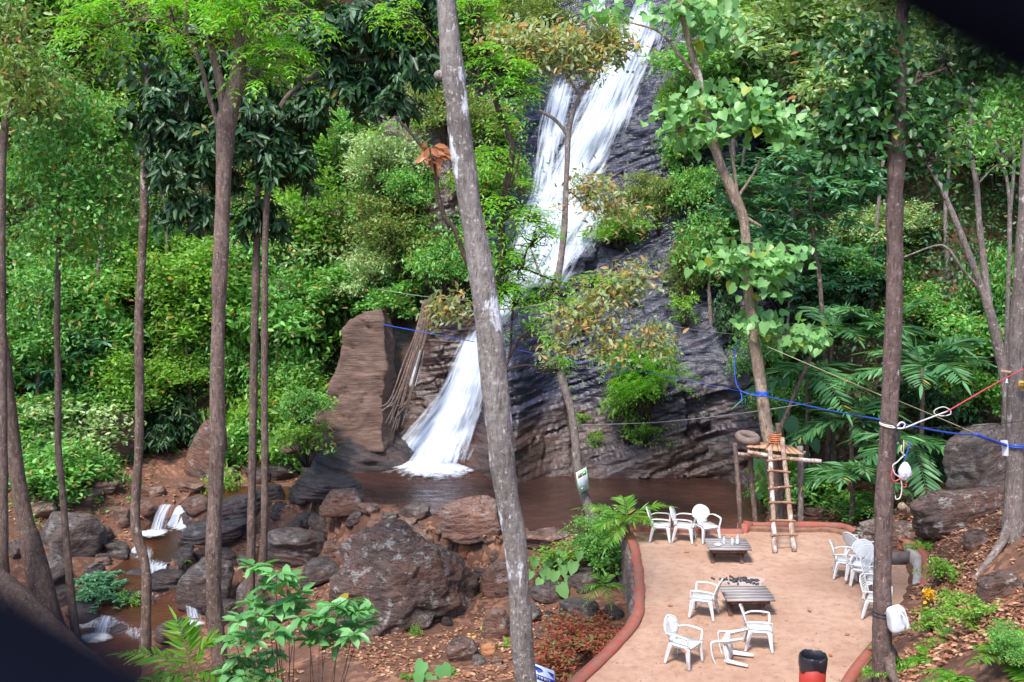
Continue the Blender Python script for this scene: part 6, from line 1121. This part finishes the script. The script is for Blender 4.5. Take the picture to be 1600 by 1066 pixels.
# ------------------------------------------------------------------ tables
M_GWOOD = (lambda m: m.fin(m.mix(m.ramp(m.noise(m.coord((1.2, 14, 4)), 3, 6, .6), [(.35, 0), (.65, 1)]), (.2, .165, .155), (.4, .36, .35)), .6, m.bump(m.noise(m.coord((1.2, 14, 4)), 3, 5), .4, .01), .4))(NM('weathered_wood'))
M_BWOOD = (lambda m: m.fin(m.mix(m.ramp(m.noise(m.coord((3, 3, 1)), 6, 6, .6), [(.35, 0), (.65, 1)]), (.12, .06, .045), (.24, .13, .1)), .75, m.bump(m.noise(m.coord((3, 3, 1)), 12, 5), .5, .01), .3))(NM('brown_wood'))
def table(px, py, label, rz):
    p = G(px, py, .36); t = thing('wooden_table', label, 'table', (p[0], p[1], 0), R(rz))
    mb = MB(); ys = np.linspace(-.37, .37, 6)
    for i in range(5): box(mb, (0, (ys[i] + ys[i + 1]) / 2, .35 + .002 * (i % 2)), (.9 + .012 * ((i * 3) % 4), .142, .03))
    obj('tabletop', (mb, M_GWOOD), t); mb = MB(); box(mb, (-.3, 0, .318), (.07, .66, .03)); box(mb, (.3, 0, .318), (.07, .66, .03)); obj('batten', (mb, M_BWOOD), t)
    for sx in (-.31, .31):
        for sy in (-1, 1): mb = MB(); bar(mb, [(sx, sy * .24, 0), (sx, sy * .02, .17), (sx, -sy * .2, .303)], .075, .055, (1, 0, 0), 4); V = mb.V[0]; V[:, 0] += sy * .037; obj('leg', (mb, M_BWOOD), t)
    mb = MB(); box(mb, (0, 0, .15), (.56, .045, .05)); obj('stretcher', (mb, M_BWOOD), t); mb = MB(); box(mb, (0, -.29, .28), (.74, .03, .045)); obj('side_rail', (mb, M_BWOOD), t); mb = MB(); box(mb, (0, .29, .28), (.74, .03, .045)); obj('side_rail', (mb, M_BWOOD), t); return t
table(1167, 927, 'bare low wooden table with grey planks beside the ash heap', 1); table(1137, 850, 'low wooden table with bottles on it at the back of the terrace', -2)
def glass(name, c, a=.35, rough=.08):
    m = NM(name); m.fin(c, rough, None, .6); m.b.inputs['Transmission Weight'].default_value = .6; m.b.inputs['IOR'].default_value = 1.3; return m.m
MG = glass('clear_bottle', (.8, .84, .86)); MR = mat_plain('red_cap', (.6, .03, .04), .4, .05); MWL = mat_plain('paper_label', (.75, .76, .8), .6, .05)
def lathe(mb, prof, n=14, c=(0, 0, 0)):
    a = np.arange(n) * 6.28318 / n; V = np.array([[r_ * math.cos(q) + c[0], r_ * math.sin(q) + c[1], z + c[2]] for r_, z in prof for q in a]); i = np.arange(len(prof) - 1)[:, None] * n; j = np.arange(n)[None]; j2 = (j + 1) % n
    mb.add(V, np.stack([i + j, i + j2, i + n + j2, i + n + j], -1).reshape(-1, 4))
for px, py, h_, lab, cap, lb in [(1131, 850, .2, 'clear glass bottle with a dark neck at the left of the bottle table', 0, 0), (1144, 852, .2, 'clear bottle with a red cap in the middle of the bottle table', 1, 0), (1152, 851, .27, 'white-labelled water bottle at the right of the bottle table', 1, 1)]:
    p = G(px, py, .37); t = thing('bottle', lab, 'bottle', (p[0], p[1], .37)); mb = MB(); lathe(mb, [(0, 0), (.032, 0), (.036, .01), (.036, h_ * .55), (.03, h_ * .68), (.013, h_ * .82), (.013, h_ * .95), (0, h_ * .95)]); obj('body', (mb, MG, True), t)
    mb = MB(); lathe(mb, [(0, h_ * .93), (.016, h_ * .93), (.016, h_), (0, h_)]); obj('cap', (mb, MR if cap else M_BWOOD), t)
    if lb: mb = MB(); lathe(mb, [(.0375, h_ * .12), (.0375, h_ * .52)]); obj('bottle_label', (mb, MWL), t)
p = G(1122, 853, .375); mb = MB(); V, F = ICO[4]; mb.add(V * (1 + .35 * fbm(V * 4, 3, 3))[:, None] * [.07, .05, .035] + p + [0, 0, .025], F); obj('plastic_wrapper', mb.mesh('plastic_wrapper', MWL), label='crumpled pale plastic wrapper left of the bottles on the back table', cat='wrapper')
# ash and charcoal heap
p = G(1152, 908, 0); mb = MB(); r = np.random.default_rng(3)
for i in range(46):
    q = p + [r.normal() * .17, r.normal() * .1, .015 + r.uniform(0, .03)]; box(mb, q, (r.uniform(.03, .12), .03, .025), r.uniform(0, 3.1), r.uniform(-.3, .3))
obj('charcoal_heap', (mb, mat_plain('charcoal', (.06, .055, .06), .9, .5)), kind='stuff', label='small heap of charred sticks and ash behind the bare wooden table', cat='ash heap')
mb = MB(); n = 40; a = np.linspace(0, 6.283, n, endpoint=False); rr_ = 1 + .25 * vnoise(X3(np.cos(a) * 2, np.sin(a) * 2, 0), 3); V = np.vstack([[p[0] + .1, p[1] - .05, .006]] + [[p[0] + .12 + .45 * x * math.cos(q), p[1] - .05 + .3 * x * math.sin(q), .004] for q, x in zip(a, rr_)]); mb.add(V, np.array([[0, 1 + i, 1 + (i + 1) % n] for i in range(n)])); obj('ash', (mb, mat_plain('ash_dust', (.42, .33, .3), .95, .15)), kind='stuff', label='grey ash dusted over the sand around the burnt sticks', cat='ash')
# ------------------------------------------------------------------ wooden platform, ladder, tyre
M_LOG = mat_bark('peeled_log', (.33, .19, .13), (.52, .36, .28), (.68, .6, .56), .5, .6, 4); M_PLK = mat_plain('platform_boards', (.46, .25, .15), .8, .35, .3, 7, .6); M_RUNG = mat_bark('rung_wood', (.36, .17, .09), (.5, .28, .17))
t = thing('platform', 'rough wooden platform on poles at the pool corner behind the ladder', 'platform', G(1200, 826, 0)); PY = 24.6
for pts, rr_ in [([P(1148, 692, 24.9), P(1153, 750, 24.8), P(1158, 836, 24.7)], .055), ([P(1172, 683, 25.4), P(1174, 740, 25.3), P(1182, 836, 25.2)], .06), ([P(1250, 697, 25.3), P(1251, 760, 25.2), P(1251, 832, 25.1)], .07), ([P(1215, 661, 26.0), P(1219, 700, 25.9), P(1222, 830, 25.8)], .06)]:
    mb = MB(); tube(mb, pts, rr_, 9, 16, .12, int(rr_ * 1000)); child(mb, 'post', MBK['grey'] if rr_ > .06 else MBK['brown'], t, True)
for pts, rr_ in [([P(1150, 709, 24.95), P(1200, 714, 25.1)], .045), ([P(1168, 706, 24.75), P(1225, 716, 24.7), P(1283, 721, 24.65)], .05), ([P(1175, 697, 25.7), P(1258, 708, 25.6)], .05)]:
    mb = MB(); tube(mb, pts, rr_, 8, 12, .12, 2); child(mb, 'beam', M_LOG, t, True)
mb = MB(); A0, A1 = P(1166, 703, 24.7), P(1256, 717, 24.65); B0, B1 = P(1188, 696, 25.9), P(1236, 703, 25.8)
for i in range(9):
    u0, u1 = i / 9 + .006, (i + 1) / 9 - .006; a, b, c, d = A0 + (A1 - A0) * u0, A0 + (A1 - A0) * u1, B0 + (B1 - B0) * u1, B0 + (B1 - B0) * u0; z = np.array([0, 0, .06 + .012 * (i % 3)]); V = np.array([a, b, c, d]) + z; mb.add(np.vstack([V, V + [0, 0, .03]]), np.array([[3, 2, 1, 0], [4, 5, 6, 7], [0, 1, 5, 4], [1, 2, 6, 5], [2, 3, 7, 6], [3, 0, 4, 7]]))
child(mb, 'deck', M_PLK, t)
t = thing('ladder', 'rustic log ladder leaning on the wooden platform', 'ladder', G(1225, 862, 0))
ra = [G(1211, 864, 0), P(1207, 780, 23.75), P(1203, 700, 24.35)]; rb = [G(1241, 862, 0), P(1232, 780, 23.75), P(1222, 684, 24.4)]
for pp in (ra, rb): mb = MB(); tube(mb, pp, [.062, .055, .055], 10, 22, .1, 3); child(mb, 'side_rail', M_LOG, t, True)
CA, CB = catmull(ra, 60), catmull(rb, 60)
for py in (834, 812, 785, 761, 736, 718):
    f = lambda C: C[np.argmin([abs(533 - FPX * ((q - CP) @ UPV) / ((q - CP) @ FW) - py) for q in C])]; a, b = f(CA), f(CB); d = nrm(b - a); mb = MB(); tube(mb, [a - d * .1 + [0, -.06, 0], (a + b) / 2 + [0, -.06, .01], b + d * .1 + [0, -.06, 0]], .026, 8, 9, .15, py); child(mb, 'rung', M_RUNG, t, True)
M_TYRE = mat_plain('tyre_rubber', (.17, .125, .105), .8, .3, .3)
def torus(mb, c, R0, r0, axis, n=36, m=12, sq=1.15):
    ax = nrm(np.array(axis, float)); u = nrm(np.cross(ax, [0, 1, .1])); v = np.cross(ax, u); V = []
    for i in range(n):
        a = 6.28318 * i / n; d = u * math.cos(a) + v * math.sin(a)
        for j in range(m): b = 6.28318 * j / m; V.append(np.array(c) + d * (R0 + r0 * math.cos(b)) + ax * r0 * sq * math.sin(b))
    F = [[i * m + j, ((i + 1) % n) * m + j, ((i + 1) % n) * m + (j + 1) % m, i * m + (j + 1) % m] for i in range(n) for j in range(m)]; mb.add(V, np.array(F))
tc_ = P(1168, 684, 25.2); t = thing('tyre', 'upper worn brown tyre lying tilted on the wooden platform', 'tyre', tc_); mb = MB(); torus(mb, tc_, .215, .085, (.1, -.2, 1)); child(mb, 'tread', M_TYRE, t, True)
tc2 = tc_ + [.05, .06, -.17]; t = thing('tyre', 'lower dark tyre partly hidden under the worn brown tyre', 'tyre', tc2); mb = MB(); torus(mb, tc2, .2, .08, (.05, -.1, 1)); child(mb, 'tread', M_TYRE, t, True)
# ------------------------------------------------------------------ bin, jerrycan, signs
t = thing('rubbish_bin', 'red cylindrical bin lined with a black bag on the sand', 'bin', G(1268, 1092, 0)); b = G(1268, 1092, 0); M_BIN = mat_plain('red_bin', (.36, .035, .022), .45, .15, .4, 4, .1); M_BAG = mat_plain('black_bag', (.015, .016, .022), .3, .3, .6, 10, .8)
mb = MB(); lathe(mb, [(0, 0), (.19, 0), (.2, .02), (.21, .7), (.2, .7), (.19, .05), (0, .05)], 32); o = obj('bin_body', (mb, M_BIN, True), t)
prof = [(.216, .53), (.226, .57), (.23, .66), (.22, .72), (.205, .735), (.19, .72), (.18, .6), (.17, .3), (.0, .28)]; mb = MB(); lathe(mb, prof, 48); V = mb.V[0]; a = np.arctan2(V[:, 1], V[:, 0]); k = fbm(np.stack([np.cos(a) * 3, np.sin(a) * 3, V[:, 2] * 6], -1), 4, 4); V[:, :2] *= (1 + .11 * k)[:, None]; V[:, 2] += k * .03 + .03 * vnoise(np.stack([np.cos(a) * 2, np.sin(a) * 2, a * 0], -1), 2) * (V[:, 2] < .58) - .04 * (V[:, 2] < .55) * (fbm(np.stack([np.cos(a), np.sin(a), a * 0], -1) * 2, 2, 9) > 0)
obj('bin_bag', (mb, M_BAG, True), t)
# jerrycan tied to the trunk
def jerrycan():
    c = P(1402, 967, 16.05); t = thing('jerrycan', 'upside-down white jerrycan tied to the reddish trunk right of the terrace', 'jerrycan', c); V, F = ICO[5]; W = np.sign(V) * np.abs(V) ** .45; W = nrm(W) * np.max(np.abs(W), axis=1, keepdims=True) / np.max(np.abs(nrm(W)), axis=1, keepdims=True)
    W = V / np.maximum((np.abs(V) ** 5).sum(1) ** .2, 1e-6)[:, None]; W = W * [.145, .1, .2]; W[:, 0] *= 1 - .12 * (W[:, 2] / .2); k = np.exp(-((W[:, 0] - .07) / .03) ** 2 - ((W[:, 2] - .0) / .11) ** 2) * (W[:, 1] < 0); W[:, 1] += k * .06; W *= (1 + .02 * fbm(W * 12, 2, 4))[:, None]
    M = np.array(rot3(0, R(-14), R(8))); mb = MB(); mb.add(W @ M.T + c, F); child(mb, 'body', mat_plain('jerrycan_plastic', (.68, .7, .72), .4, .04), t, True)
    mb = MB(); tube(mb, [c + M @ np.array([.04, -.1, .12]), c + M @ np.array([.055, -.14, .05]), c + M @ np.array([.055, -.14, -.06]), c + M @ np.array([.05, -.1, -.13])], .014, 8, 14); child(mb, 'handle', M_WHITE, t, True)
    mb = MB(); lathe(mb, [(.035, 0), (.035, .05), (0, .05)], 14); V0 = mb.V[0]; mb.V[0] = (V0 * [1, 1, -1] + [-.06, 0, -.19]) @ M.T + c; child(mb, 'neck', M_WHITE, t, True)
jerrycan()
p = P(1380, 955, 16.4); mb = MB(); torus(mb, p, .158, .008, (0.05, 0, 1), 30, 6); torus(mb, p + [0, 0, -.05], .158, .007, (-.06, 0, 1), 30, 6); obj('tie_cord', (mb, mat_plain('dark_cord', (.03, .03, .035), .6), True), label='dark cord wound around the reddish trunk holding the jerrycan', cat='cord')
# notice board on the thin tree
def board(name, label, cat, corners, th, mats_fn):
    A, B_, C_, D_ = [np.array(c, float) for c in corners]; c = (A + B_ + C_ + D_) / 4; t = thing(name, label, cat, c); n = nrm(np.cross(B_ - A, D_ - A)); n = n if n[1] < 0 else -n
    def quad(u0, v0, u1, v1, off, mat, nm):
        q = lambda u, v: A + (B_ - A) * u + (D_ - A) * v + n * off
        V = [q(u0, v0), q(u1, v0), q(u1, v1), q(u0, v1)]; V = V + [v - n * (th if nm == 'panel' else .003) for v in V]; mb = MB(); mb.add(V, np.array([[0, 1, 2, 3], [7, 6, 5, 4], [0, 4, 5, 1], [1, 5, 6, 2], [2, 6, 7, 3], [3, 7, 4, 0]])); child(mb, nm, mat, t)
    mats_fn(quad, A, B_ - A, D_ - A, n, t)
Y = 26.0; MGR = mat_plain('sign_green', (.02, .32, .12), .5, .05); MLG = mat_plain('sign_pale_green', (.45, .75, .42), .5, .04); MSW = mat_plain('sign_white', (.74, .76, .8), .5, .03); MPH = mat_plain('photo_print', (.4, .22, .17), .5, .6, .4, 20); MBL = mat_plain('sign_blue', (.02, .04, .35), .5, .05); MLB = mat_plain('sign_pale_blue', (.6, .68, .85), .5, .04)
def nb(q, A, U, V_, n, t):
    q(0, 0, 1, 1, 0, MLG, 'panel'); q(.08, .06, .92, .92, .006, MSW, 'sheet'); q(.1, .09, .5, .3, .011, MPH, 'picture'); q(.53, .09, .9, .3, .011, MGR, 'emblem_panel'); q(.62, .15, .82, .24, .0155, MLG, 'emblem'); q(.25, .8, .42, .87, .011, MLB, 'mark')
    for i in range(7): q(.14, .36 + i * .055, .84 - .07 * (i % 3), .372 + i * .055, .011, mat_plain('faint_print', (.5, .52, .58), .6) if i == 0 else bpy.data.materials['faint_print'], 'text_line')
board('notice_board', 'small white notice with a pale green border fixed to the thin tree at the pool', 'sign', [P(900, 739, Y), P(916, 730, Y + .12), P(922, 763, Y + .12), P(905, 772, Y)], .012, nb)
Yb = 16.2
def bs(q, A, U, V_, n, t):
    q(0, 0, 1, 1, 0, MLB, 'panel'); q(.0, .26, 1, .4, .005, MBL, 'banner')
    mb = MB()
    def tri(pts): W = [A + U * u + V_ * v + n * .007 for u, v in pts]; W2 = [w_ - n * .003 for w_ in W]; m = len(W); mb.add(W + W2, [np.array([list(range(m)), list(range(m, 2 * m))[::-1]]), np.array([[i, (i + 1) % m, m + (i + 1) % m, m + i] for i in range(m)])])
    tri([(.3, .02), (.62, .06), (.68, .12), (.53, .2)]); tri([(.8, .07), (.98, .09), (.99, .25)]); child(mb, 'arrow', MBL, t)
    for i in range(4): q(.06, .5 + i * .1, .9 - .1 * (i % 2), .525 + i * .1, .005, bpy.data.materials['faint_print'], 'text_line')
    # white lettering strokes on the blue banner: short word, TO, long word
    mb = MB(); S = []
    def st(u0, v0, u1, v1): a = A + U * u0 + V_ * v0 + n * .009; b_ = A + U * u1 + V_ * v1 + n * .009; bar(mb, [a, b_], .008, .003, np.cross(nrm(b_ - a), n), 2)
    u = .1
    for w_ in ('IHIII', 'TO', 'IHIHIII'):
        for ch in w_:
            if ch == 'T': st(u, .29, u + .045, .29); st(u + .022, .29, u + .022, .37)
            elif ch == 'O': st(u, .29, u + .04, .29); st(u, .37, u + .04, .37); st(u, .29, u, .37); st(u + .04, .29, u + .04, .37)
            else:
                st(u, .29, u, .37); 
                if ch == 'H': st(u, .33, u + .025, .33); st(u + .025, .29, u + .025, .37)
            u += .05
        u += .05
    child(mb, 'lettering', MSW, t)
board('direction_sign', 'blue and white sign board half hidden behind the pale trunk at the bottom', 'sign', [P(812, 1029, Yb), P(866, 1049, Yb), P(872, 1100, Yb - .05), P(815, 1085, Yb - .05)], .02, bs)
# yellow plate + peg on the right trunk
Y = 19.25; c = P(1597, 601, Y); mb = MB(); box(mb, c, (.13, .02, .14)); t = thing('tree_tag', 'small yellow plate on the pale trunk at the right edge', 'plate', c); child(mb, 'plate', mat_plain('yellow_plate', (.5, .3, .04), .5, .1), t); mb = MB(); box(mb, c + [0, -.012, .02], (.09, .004, .02)); box(mb, c + [0, -.012, -.025], (.09, .004, .02)); child(mb, 'marks', mat_plain('plate_marks', (.2, .12, .03), .6), t)
a = P(1565, 580, 19.3); b_ = P(1592, 584, 19.6); mb = MB(); bar(mb, [a, b_], .05, .04, (0, 0, 1), 2); obj('wooden_peg', (mb, mat_plain('fresh_wood', (.62, .38, .2), .6)), label='pale wooden peg sticking out left of the right edge trunk', cat='peg')
c = P(1573, 597, 19.25); mb = MB(); lathe(mb, [(0, -.08), (.014, -.08), (.014, -.02), (.028, -.02), (.028, .0), (.016, .0), (.016, .06), (0, .06)], 12, c); obj('tap_fitting', (mb, M_WHITE, True), label='small white plastic fitting hanging by the red rope near the right edge trunk', cat='fitting')
mb = MB(); c = P(1568, 700, 19.2); n_ = 9; V = []
for i in range(n_):
    for j in range(5): V.append(c + [(j - 2) * .03 + .006 * i, -.02 * math.sin(j * 1.9 + i * .3), .14 - i * .036])
mb.add(V, grid_faces(5, n_)); mb.add(np.array(V) + [0, .012, 0], grid_faces(5, n_)[:, ::-1]); obj('white_cloth', (mb, mat_plain('cloth', (.7, .68, .74), .8), True), label='white rag hanging on the blue rope beside the right edge trunk', cat='cloth')
# yellow flower
p = hit(1450, 955); t = thing('marigold', 'yellow flower on a short brown stake on the right slope', 'flower', p); mb = MB(); q = P(1450, 930, p[1]); tube(mb, [p, q], .022, 6, 4); child(mb, 'stake', M_BWOOD, t); mb = MB(); rr_ = np.random.default_rng(4); leaves(mb, q + rr_.normal(size=(60, 3)) * .035, rr_.normal(size=(60, 3)), rr_.normal(size=(60, 3)), .1, .07, 'lf'); child(mb, 'petals', mat_plain('yellow_petals', (.7, .4, .02), .6, .2), t)
p = hit(1449, 958); mb = MB(); leaves(mb, p + rr_.normal(size=(14, 3)) * .03 + [0, -.1, .03], rr_.normal(size=(14, 3)), [0, 0, 1] + rr_.normal(size=(14, 3)) * .3, .09, .06, 'lf'); obj('fallen_petals', mb.mesh('fallen_petals', bpy.data.materials['yellow_petals']), label='yellow petals fallen on the soil below the flower stake', cat='petals')
# coconuts/fruit in the gully
for i, (a, b, c_, lab) in enumerate([(756, 985, (.3, .42, .06), 'pale green fruit lying in the gully beside the pale trunk'), (733, 993, (.6, .42, .05), 'small yellow fruit in the dark gully puddle'), (741, 997, (.62, .36, .04), 'orange-yellow fruit in the dark gully puddle'), (728, 999, (.5, .4, .06), 'yellow-green fruit at the left of the gully puddle')]):
    p = hit(a, b); mb = MB(); V, F = ICO[3]; s = .075 if i == 0 else .045; mb.add(V * s * [1.1, 1, .9] + p + [0, -.05, s * .7], F); obj('fruit', (mb, mat_plain('fruit_skin', c_, .5, .1), True), label=lab, cat='fruit')
# leaves on the sand
r = np.random.default_rng(12)
for px, py, m_, lab in [(1095, 1020, 'litter', 'yellow leaf on the sand right of the front left chair'), (1297, 1026, 'dead', 'curled brown leaf beside the red bin'), (1088, 850, 'litter', 'pale leaf on the sand behind the row of chairs'), (1042, 946, 'litter', 'pale curled leaf on the left of the sand'), (1077, 862, 'litter', 'pale leaf below the back row of chairs'), (1320, 992, 'litter', 'small orange leaf on the sand left of the reddish trunk'), (1266, 956, 'litter', 'small brown leaf in the middle of the sand')]:
    p = G(px, py, .02); mb = MB(); leaves(mb, np.array([p]), r.normal(size=(1, 3)) * [1, 1, 0], np.array([[.1, -.3, 1.]]), .13, .07, 'lf'); obj('fallen_leaf', mb.mesh('fallen_leaf', ML[m_]), label=lab, cat='leaf')
def sandbits():
    n = 700; mb = MB(); q = np.array([G(x, y, 0) for x, y in zip(r.uniform(960, 1430, n), r.uniform(835, 1066, n))]); q = q[sdist(TERR, q[:, 0], q[:, 1]) > .15]; q[:, 2] = .008; n = len(q); leaves(mb, q, r.normal(size=(n, 3)) * [1, 1, .05], r.normal(size=(n, 3)) * .2 + [0, 0, 1], r.uniform(.012, .07, n), r.uniform(.008, .028, n), 'rh')
    obj('sand_specks', mb.mesh('sand_specks', ML['litter']), kind='stuff', label='tiny twigs and leaf crumbs scattered on the sand', cat='debris')
sandbits()
# ------------------------------------------------------------------ ropes and wires
MRO = {'blue': mat_plain('blue_rope', (.02, .09, .5), .5, .2), 'red': mat_plain('red_rope', (.62, .07, .09), .5, .2), 'white': mat_plain('white_rope', (.66, .62, .56), .6, .1), 'wire': mat_plain('grey_wire', (.28, .27, .27), .5), 'black': mat_plain('black_wire', (.03, .03, .035), .5), 'tan': mat_plain('tan_cord', (.42, .35, .22), .7)}
def rope(pix, rad, m, label, cat='rope', n=None, name='rope'):
    pts = [P(a, b, y) for a, b, y in pix]; mb = MB(); tube(mb, pts, rad, 6, n or len(pts) * 10); obj(name, mb.mesh(name, MRO[m], True), label=label, cat=cat)
rope([(1190, 618, 25.7), (1290, 640, 22), (1377, 656, 16.7)], .013, 'blue', 'taut blue rope from the broad-leaved tree to the reddish trunk')
rope([(1396, 660, 16.4), (1480, 676, 17.5), (1530, 681, 18.4), (1572, 696, 19.2)], .016, 'blue', 'blue rope from the reddish trunk to the right edge trunk')
rope([(1525, 679, 18.3), (1548, 688, 18.8), (1572, 696, 19.2)], .03, 'blue', 'thick doubled blue rope end by the white rag')
p = P(1587, 696, 19.5); mb = MB(); torus(mb, p, .2, .014, (0, 0, 1), 30, 6); torus(mb, p + [0, 0, .03], .2, .013, (.03, 0, 1), 30, 6); obj('rope_wrap', (mb, MRO['blue'], True), label='blue rope wrapped around the right edge trunk', cat='rope')
rope([(1152, 530, 26.2), (1148, 560, 26.1), (1149, 592, 26), (1157, 610, 25.9), (1180, 618, 25.75), (1198, 618, 25.7)], .013, 'blue', 'slack blue rope hanging left of the broad-leaved trunk')
rope([(1157, 612, 25.9), (1159, 622, 25.85), (1156, 630, 25.8)], .014, 'blue', 'frayed blue rope end below the slack loop')
rope([(740, 534, 30), (800, 545, 29.5), (880, 561, 29), (1000, 580, 28), (1100, 600, 27), (1190, 618, 25.9)], .006, 'blue', 'thin blue rope crossing in front of the wet rock face')
rope([(598, 507, 33), (660, 519, 32), (740, 534, 30)], .012, 'blue', 'thin blue rope from the tall slab to behind the pale trunk')
rope([(590, 452, 35), (660, 463, 34), (735, 470, 33)], .009, 'wire', 'grey line above the tall slab left of the pale trunk', 'wire', name='wire')
rope([(1000, 500, 33), (1090, 516, 30), (1165, 524, 26.3)], .008, 'wire', 'thin line across the rock to the broad-leaved trunk', 'wire', name='wire')
rope([(905, 664, 30), (1010, 661, 29), (1100, 653, 28), (1200, 640, 26), (1300, 622, 27), (1460, 580, 28), (1600, 545, 28)], .009, 'wire', 'long thin grey line rising to the right across rock and palms', 'wire', name='wire')
rope([(1195, 540, 25.8), (1300, 585, 23), (1377, 618, 17.5)], .008, 'tan', 'tan cord slanting down from the broad-leaved tree to the reddish trunk', 'cord', name='cord')
rope([(1398, 624, 17), (1460, 650, 17.8), (1530, 680, 18.4)], .008, 'tan', 'tan cord slanting down to the thick end of the blue rope', 'cord', name='cord')
rope([(1610, 572, 19.0), (1560, 597, 18.5), (1480, 643, 17)], .011, 'red', 'taut red rope from the right edge trunk to the white rope')
rope([(1480, 643, 17), (1440, 658, 16.5), (1412, 669, 16.1), (1394, 668, 16.15)], .012, 'white', 'white rope tied to the reddish trunk and joined to the red rope')
rope([(1484, 640, 17), (1474, 636, 17), (1462, 640, 17), (1460, 646, 17), (1470, 650, 17), (1484, 648, 17), (1486, 642, 17)], .008, 'white', 'small loop of white rope at the join with the red rope')
rope([(1402, 666, 16.1), (1408, 660, 16.1), (1414, 663, 16.1), (1410, 670, 16.1), (1403, 669, 16.1)], .012, 'white', 'knot of white rope at the right side of the reddish trunk')
p = P(1390, 663, 16.4); mb = MB(); torus(mb, p, .148, .009, (.12, 0, 1), 30, 6); torus(mb, p + [0, 0, -.03], .148, .009, (.2, 0, 1), 30, 6); obj('rope_wrap', (mb, MRO['white'], True), label='white rope wound around the reddish trunk', cat='rope')
rope([(1600, 658, 19), (1500, 668, 17.5), (1415, 667, 16.3)], .006, 'black', 'thin black wire beside the blue rope', 'wire', name='wire')
rope([(1377, 655, 16.2), (1392, 662, 16.15), (1405, 672, 16.1), (1402, 690, 16.1), (1398, 676, 16.1), (1406, 665, 16.1), (1403, 684, 16.1), (1408, 694, 16.1), (1401, 668, 16.1), (1396, 684, 16.1)], .011, 'black', 'tangle of black wire at the knot on the reddish trunk', 'wire', 70, 'wire')
rope([(1398, 668, 16.15), (1396, 680, 16.15), (1390, 690, 16.15), (1386, 697, 16.15), (1390, 700, 16.15), (1398, 692, 16.15)], .005, 'black', 'thin dangling black wire on the bark of the reddish trunk', 'wire', 40, 'wire')
t = thing('plastic_bundle', 'white plastic bag bundle hanging by cords from the reddish trunk', 'bundle', P(1413, 732, 16)); V, F = ICO[4]; c = P(1414, 736, 16); mb = MB(); Wv = V * (1 + .22 * fbm(V * 2.5, 4, 6))[:, None] * [.1, .08, .14]; Wv[:, 0] *= 1 - .45 * np.clip(Wv[:, 2] / .14, 0, 1); mb.add(Wv + c, F); child(mb, 'bag', mat_plain('thin_plastic', (.72, .72, .76), .3, .08, .5, 8, .4), t, True)
for pp, m_, nm in [([(1412, 688, 16.1), (1412, 700, 16), (1411, 715, 16)], 'tan', 'cord'), ([(1423, 690, 16), (1418, 705, 16), (1413, 718, 16)], 'blue', 'cord'), ([(1409, 696, 16), (1408, 705, 16), (1414, 712, 16)], 'white', 'cord'), ([(1412, 712, 16), (1402, 722, 16), (1395, 728, 16), (1398, 740, 16), (1407, 748, 16), (1409, 765, 16), (1406, 778, 16), (1400, 780, 16), (1399, 775, 16)], 'white', 'tube'), ([(1395, 730, 16), (1393, 745, 16), (1398, 752, 16), (1408, 748, 16), (1414, 752, 16), (1416, 760, 16), (1411, 761, 16), (1407, 755, 16)], 'red', 'red_wire')]:
    mb = MB(); tube(mb, [P(*q) for q in pp], .009, 6, len(pp) * 8); child(mb, nm, MRO[m_], t, True)
t = thing('orange_cord', 'orange cord looped round the tyre on the platform', 'cord', P(1158, 690, 25.4)); mb = MB(); tube(mb, [P(1155, 694, 25.3), P(1157, 683, 25.35), P(1160, 690, 25.25), P(1163, 700, 25.2), P(1172, 704, 24.9)], .018, 6, 30); child(mb, 'loop', mat_plain('orange_rope', (.6, .17, .06), .6), t, True)
p = P(1211, 684, 25.9); mb = MB()
for k in range(5): torus(mb, p + [0, 0, .05 * k - .1], .15, .012, (0, .03 * (k % 2), 1), 28, 6)
obj('rope_wrap', (mb, bpy.data.materials['orange_rope'], True), label='orange rope bands around the broad-leaved trunk above the platform', cat='rope')
p = P(1191, 616, 26.0); mb = MB()
for k in range(3): torus(mb, p + [0, 0, .03 * k], .15, .014, (0, .03, 1), 28, 6)
obj('rope_wrap', (mb, MRO['blue'], True), label='blue rope wrapped around the broad-leaved trunk', cat='rope')

# ------------------------------------------------------------------ added dark rolls near the lens, standing in for unidentified blurred corners
def corner_roll(label, pix, d, thick, seed):
    """thick dark roll, stand-in for an unidentified blurred shape, following photo points at distance d"""
    pts = [P(a, b, y * .62) for a, b, y in pix]; thick = [q * .62 for q in thick]; mb = MB(); tube(mb, pts, thick, 24, 60, .06, seed); o = obj('dark_corner_roll', mb.mesh('dark_corner_roll', M_DROLL, True), label=label, cat='cloth')
M_DROLL = mat_plain('navy_black_roll', (.0035, .004, .009), 1.0, .3, .05, 20, .3)
corner_roll('black out-of-focus unidentified shape close to the viewer across the upper right corner', [(1150, -190, .62), (1400, -148, .6), (1560, -88, .58), (1730, -18, .56), (1900, 75, .54)], .6, [.05, .06, .066, .07, .075], 2)
corner_roll('dark navy out-of-focus unidentified shape close to the viewer in the bottom left corner', [(-255, 895, .54), (-120, 1003, .55), (15, 1098, .56), (135, 1185, .57), (270, 1280, .6)], .6, [.04, .052, .06, .064, .066], 3)
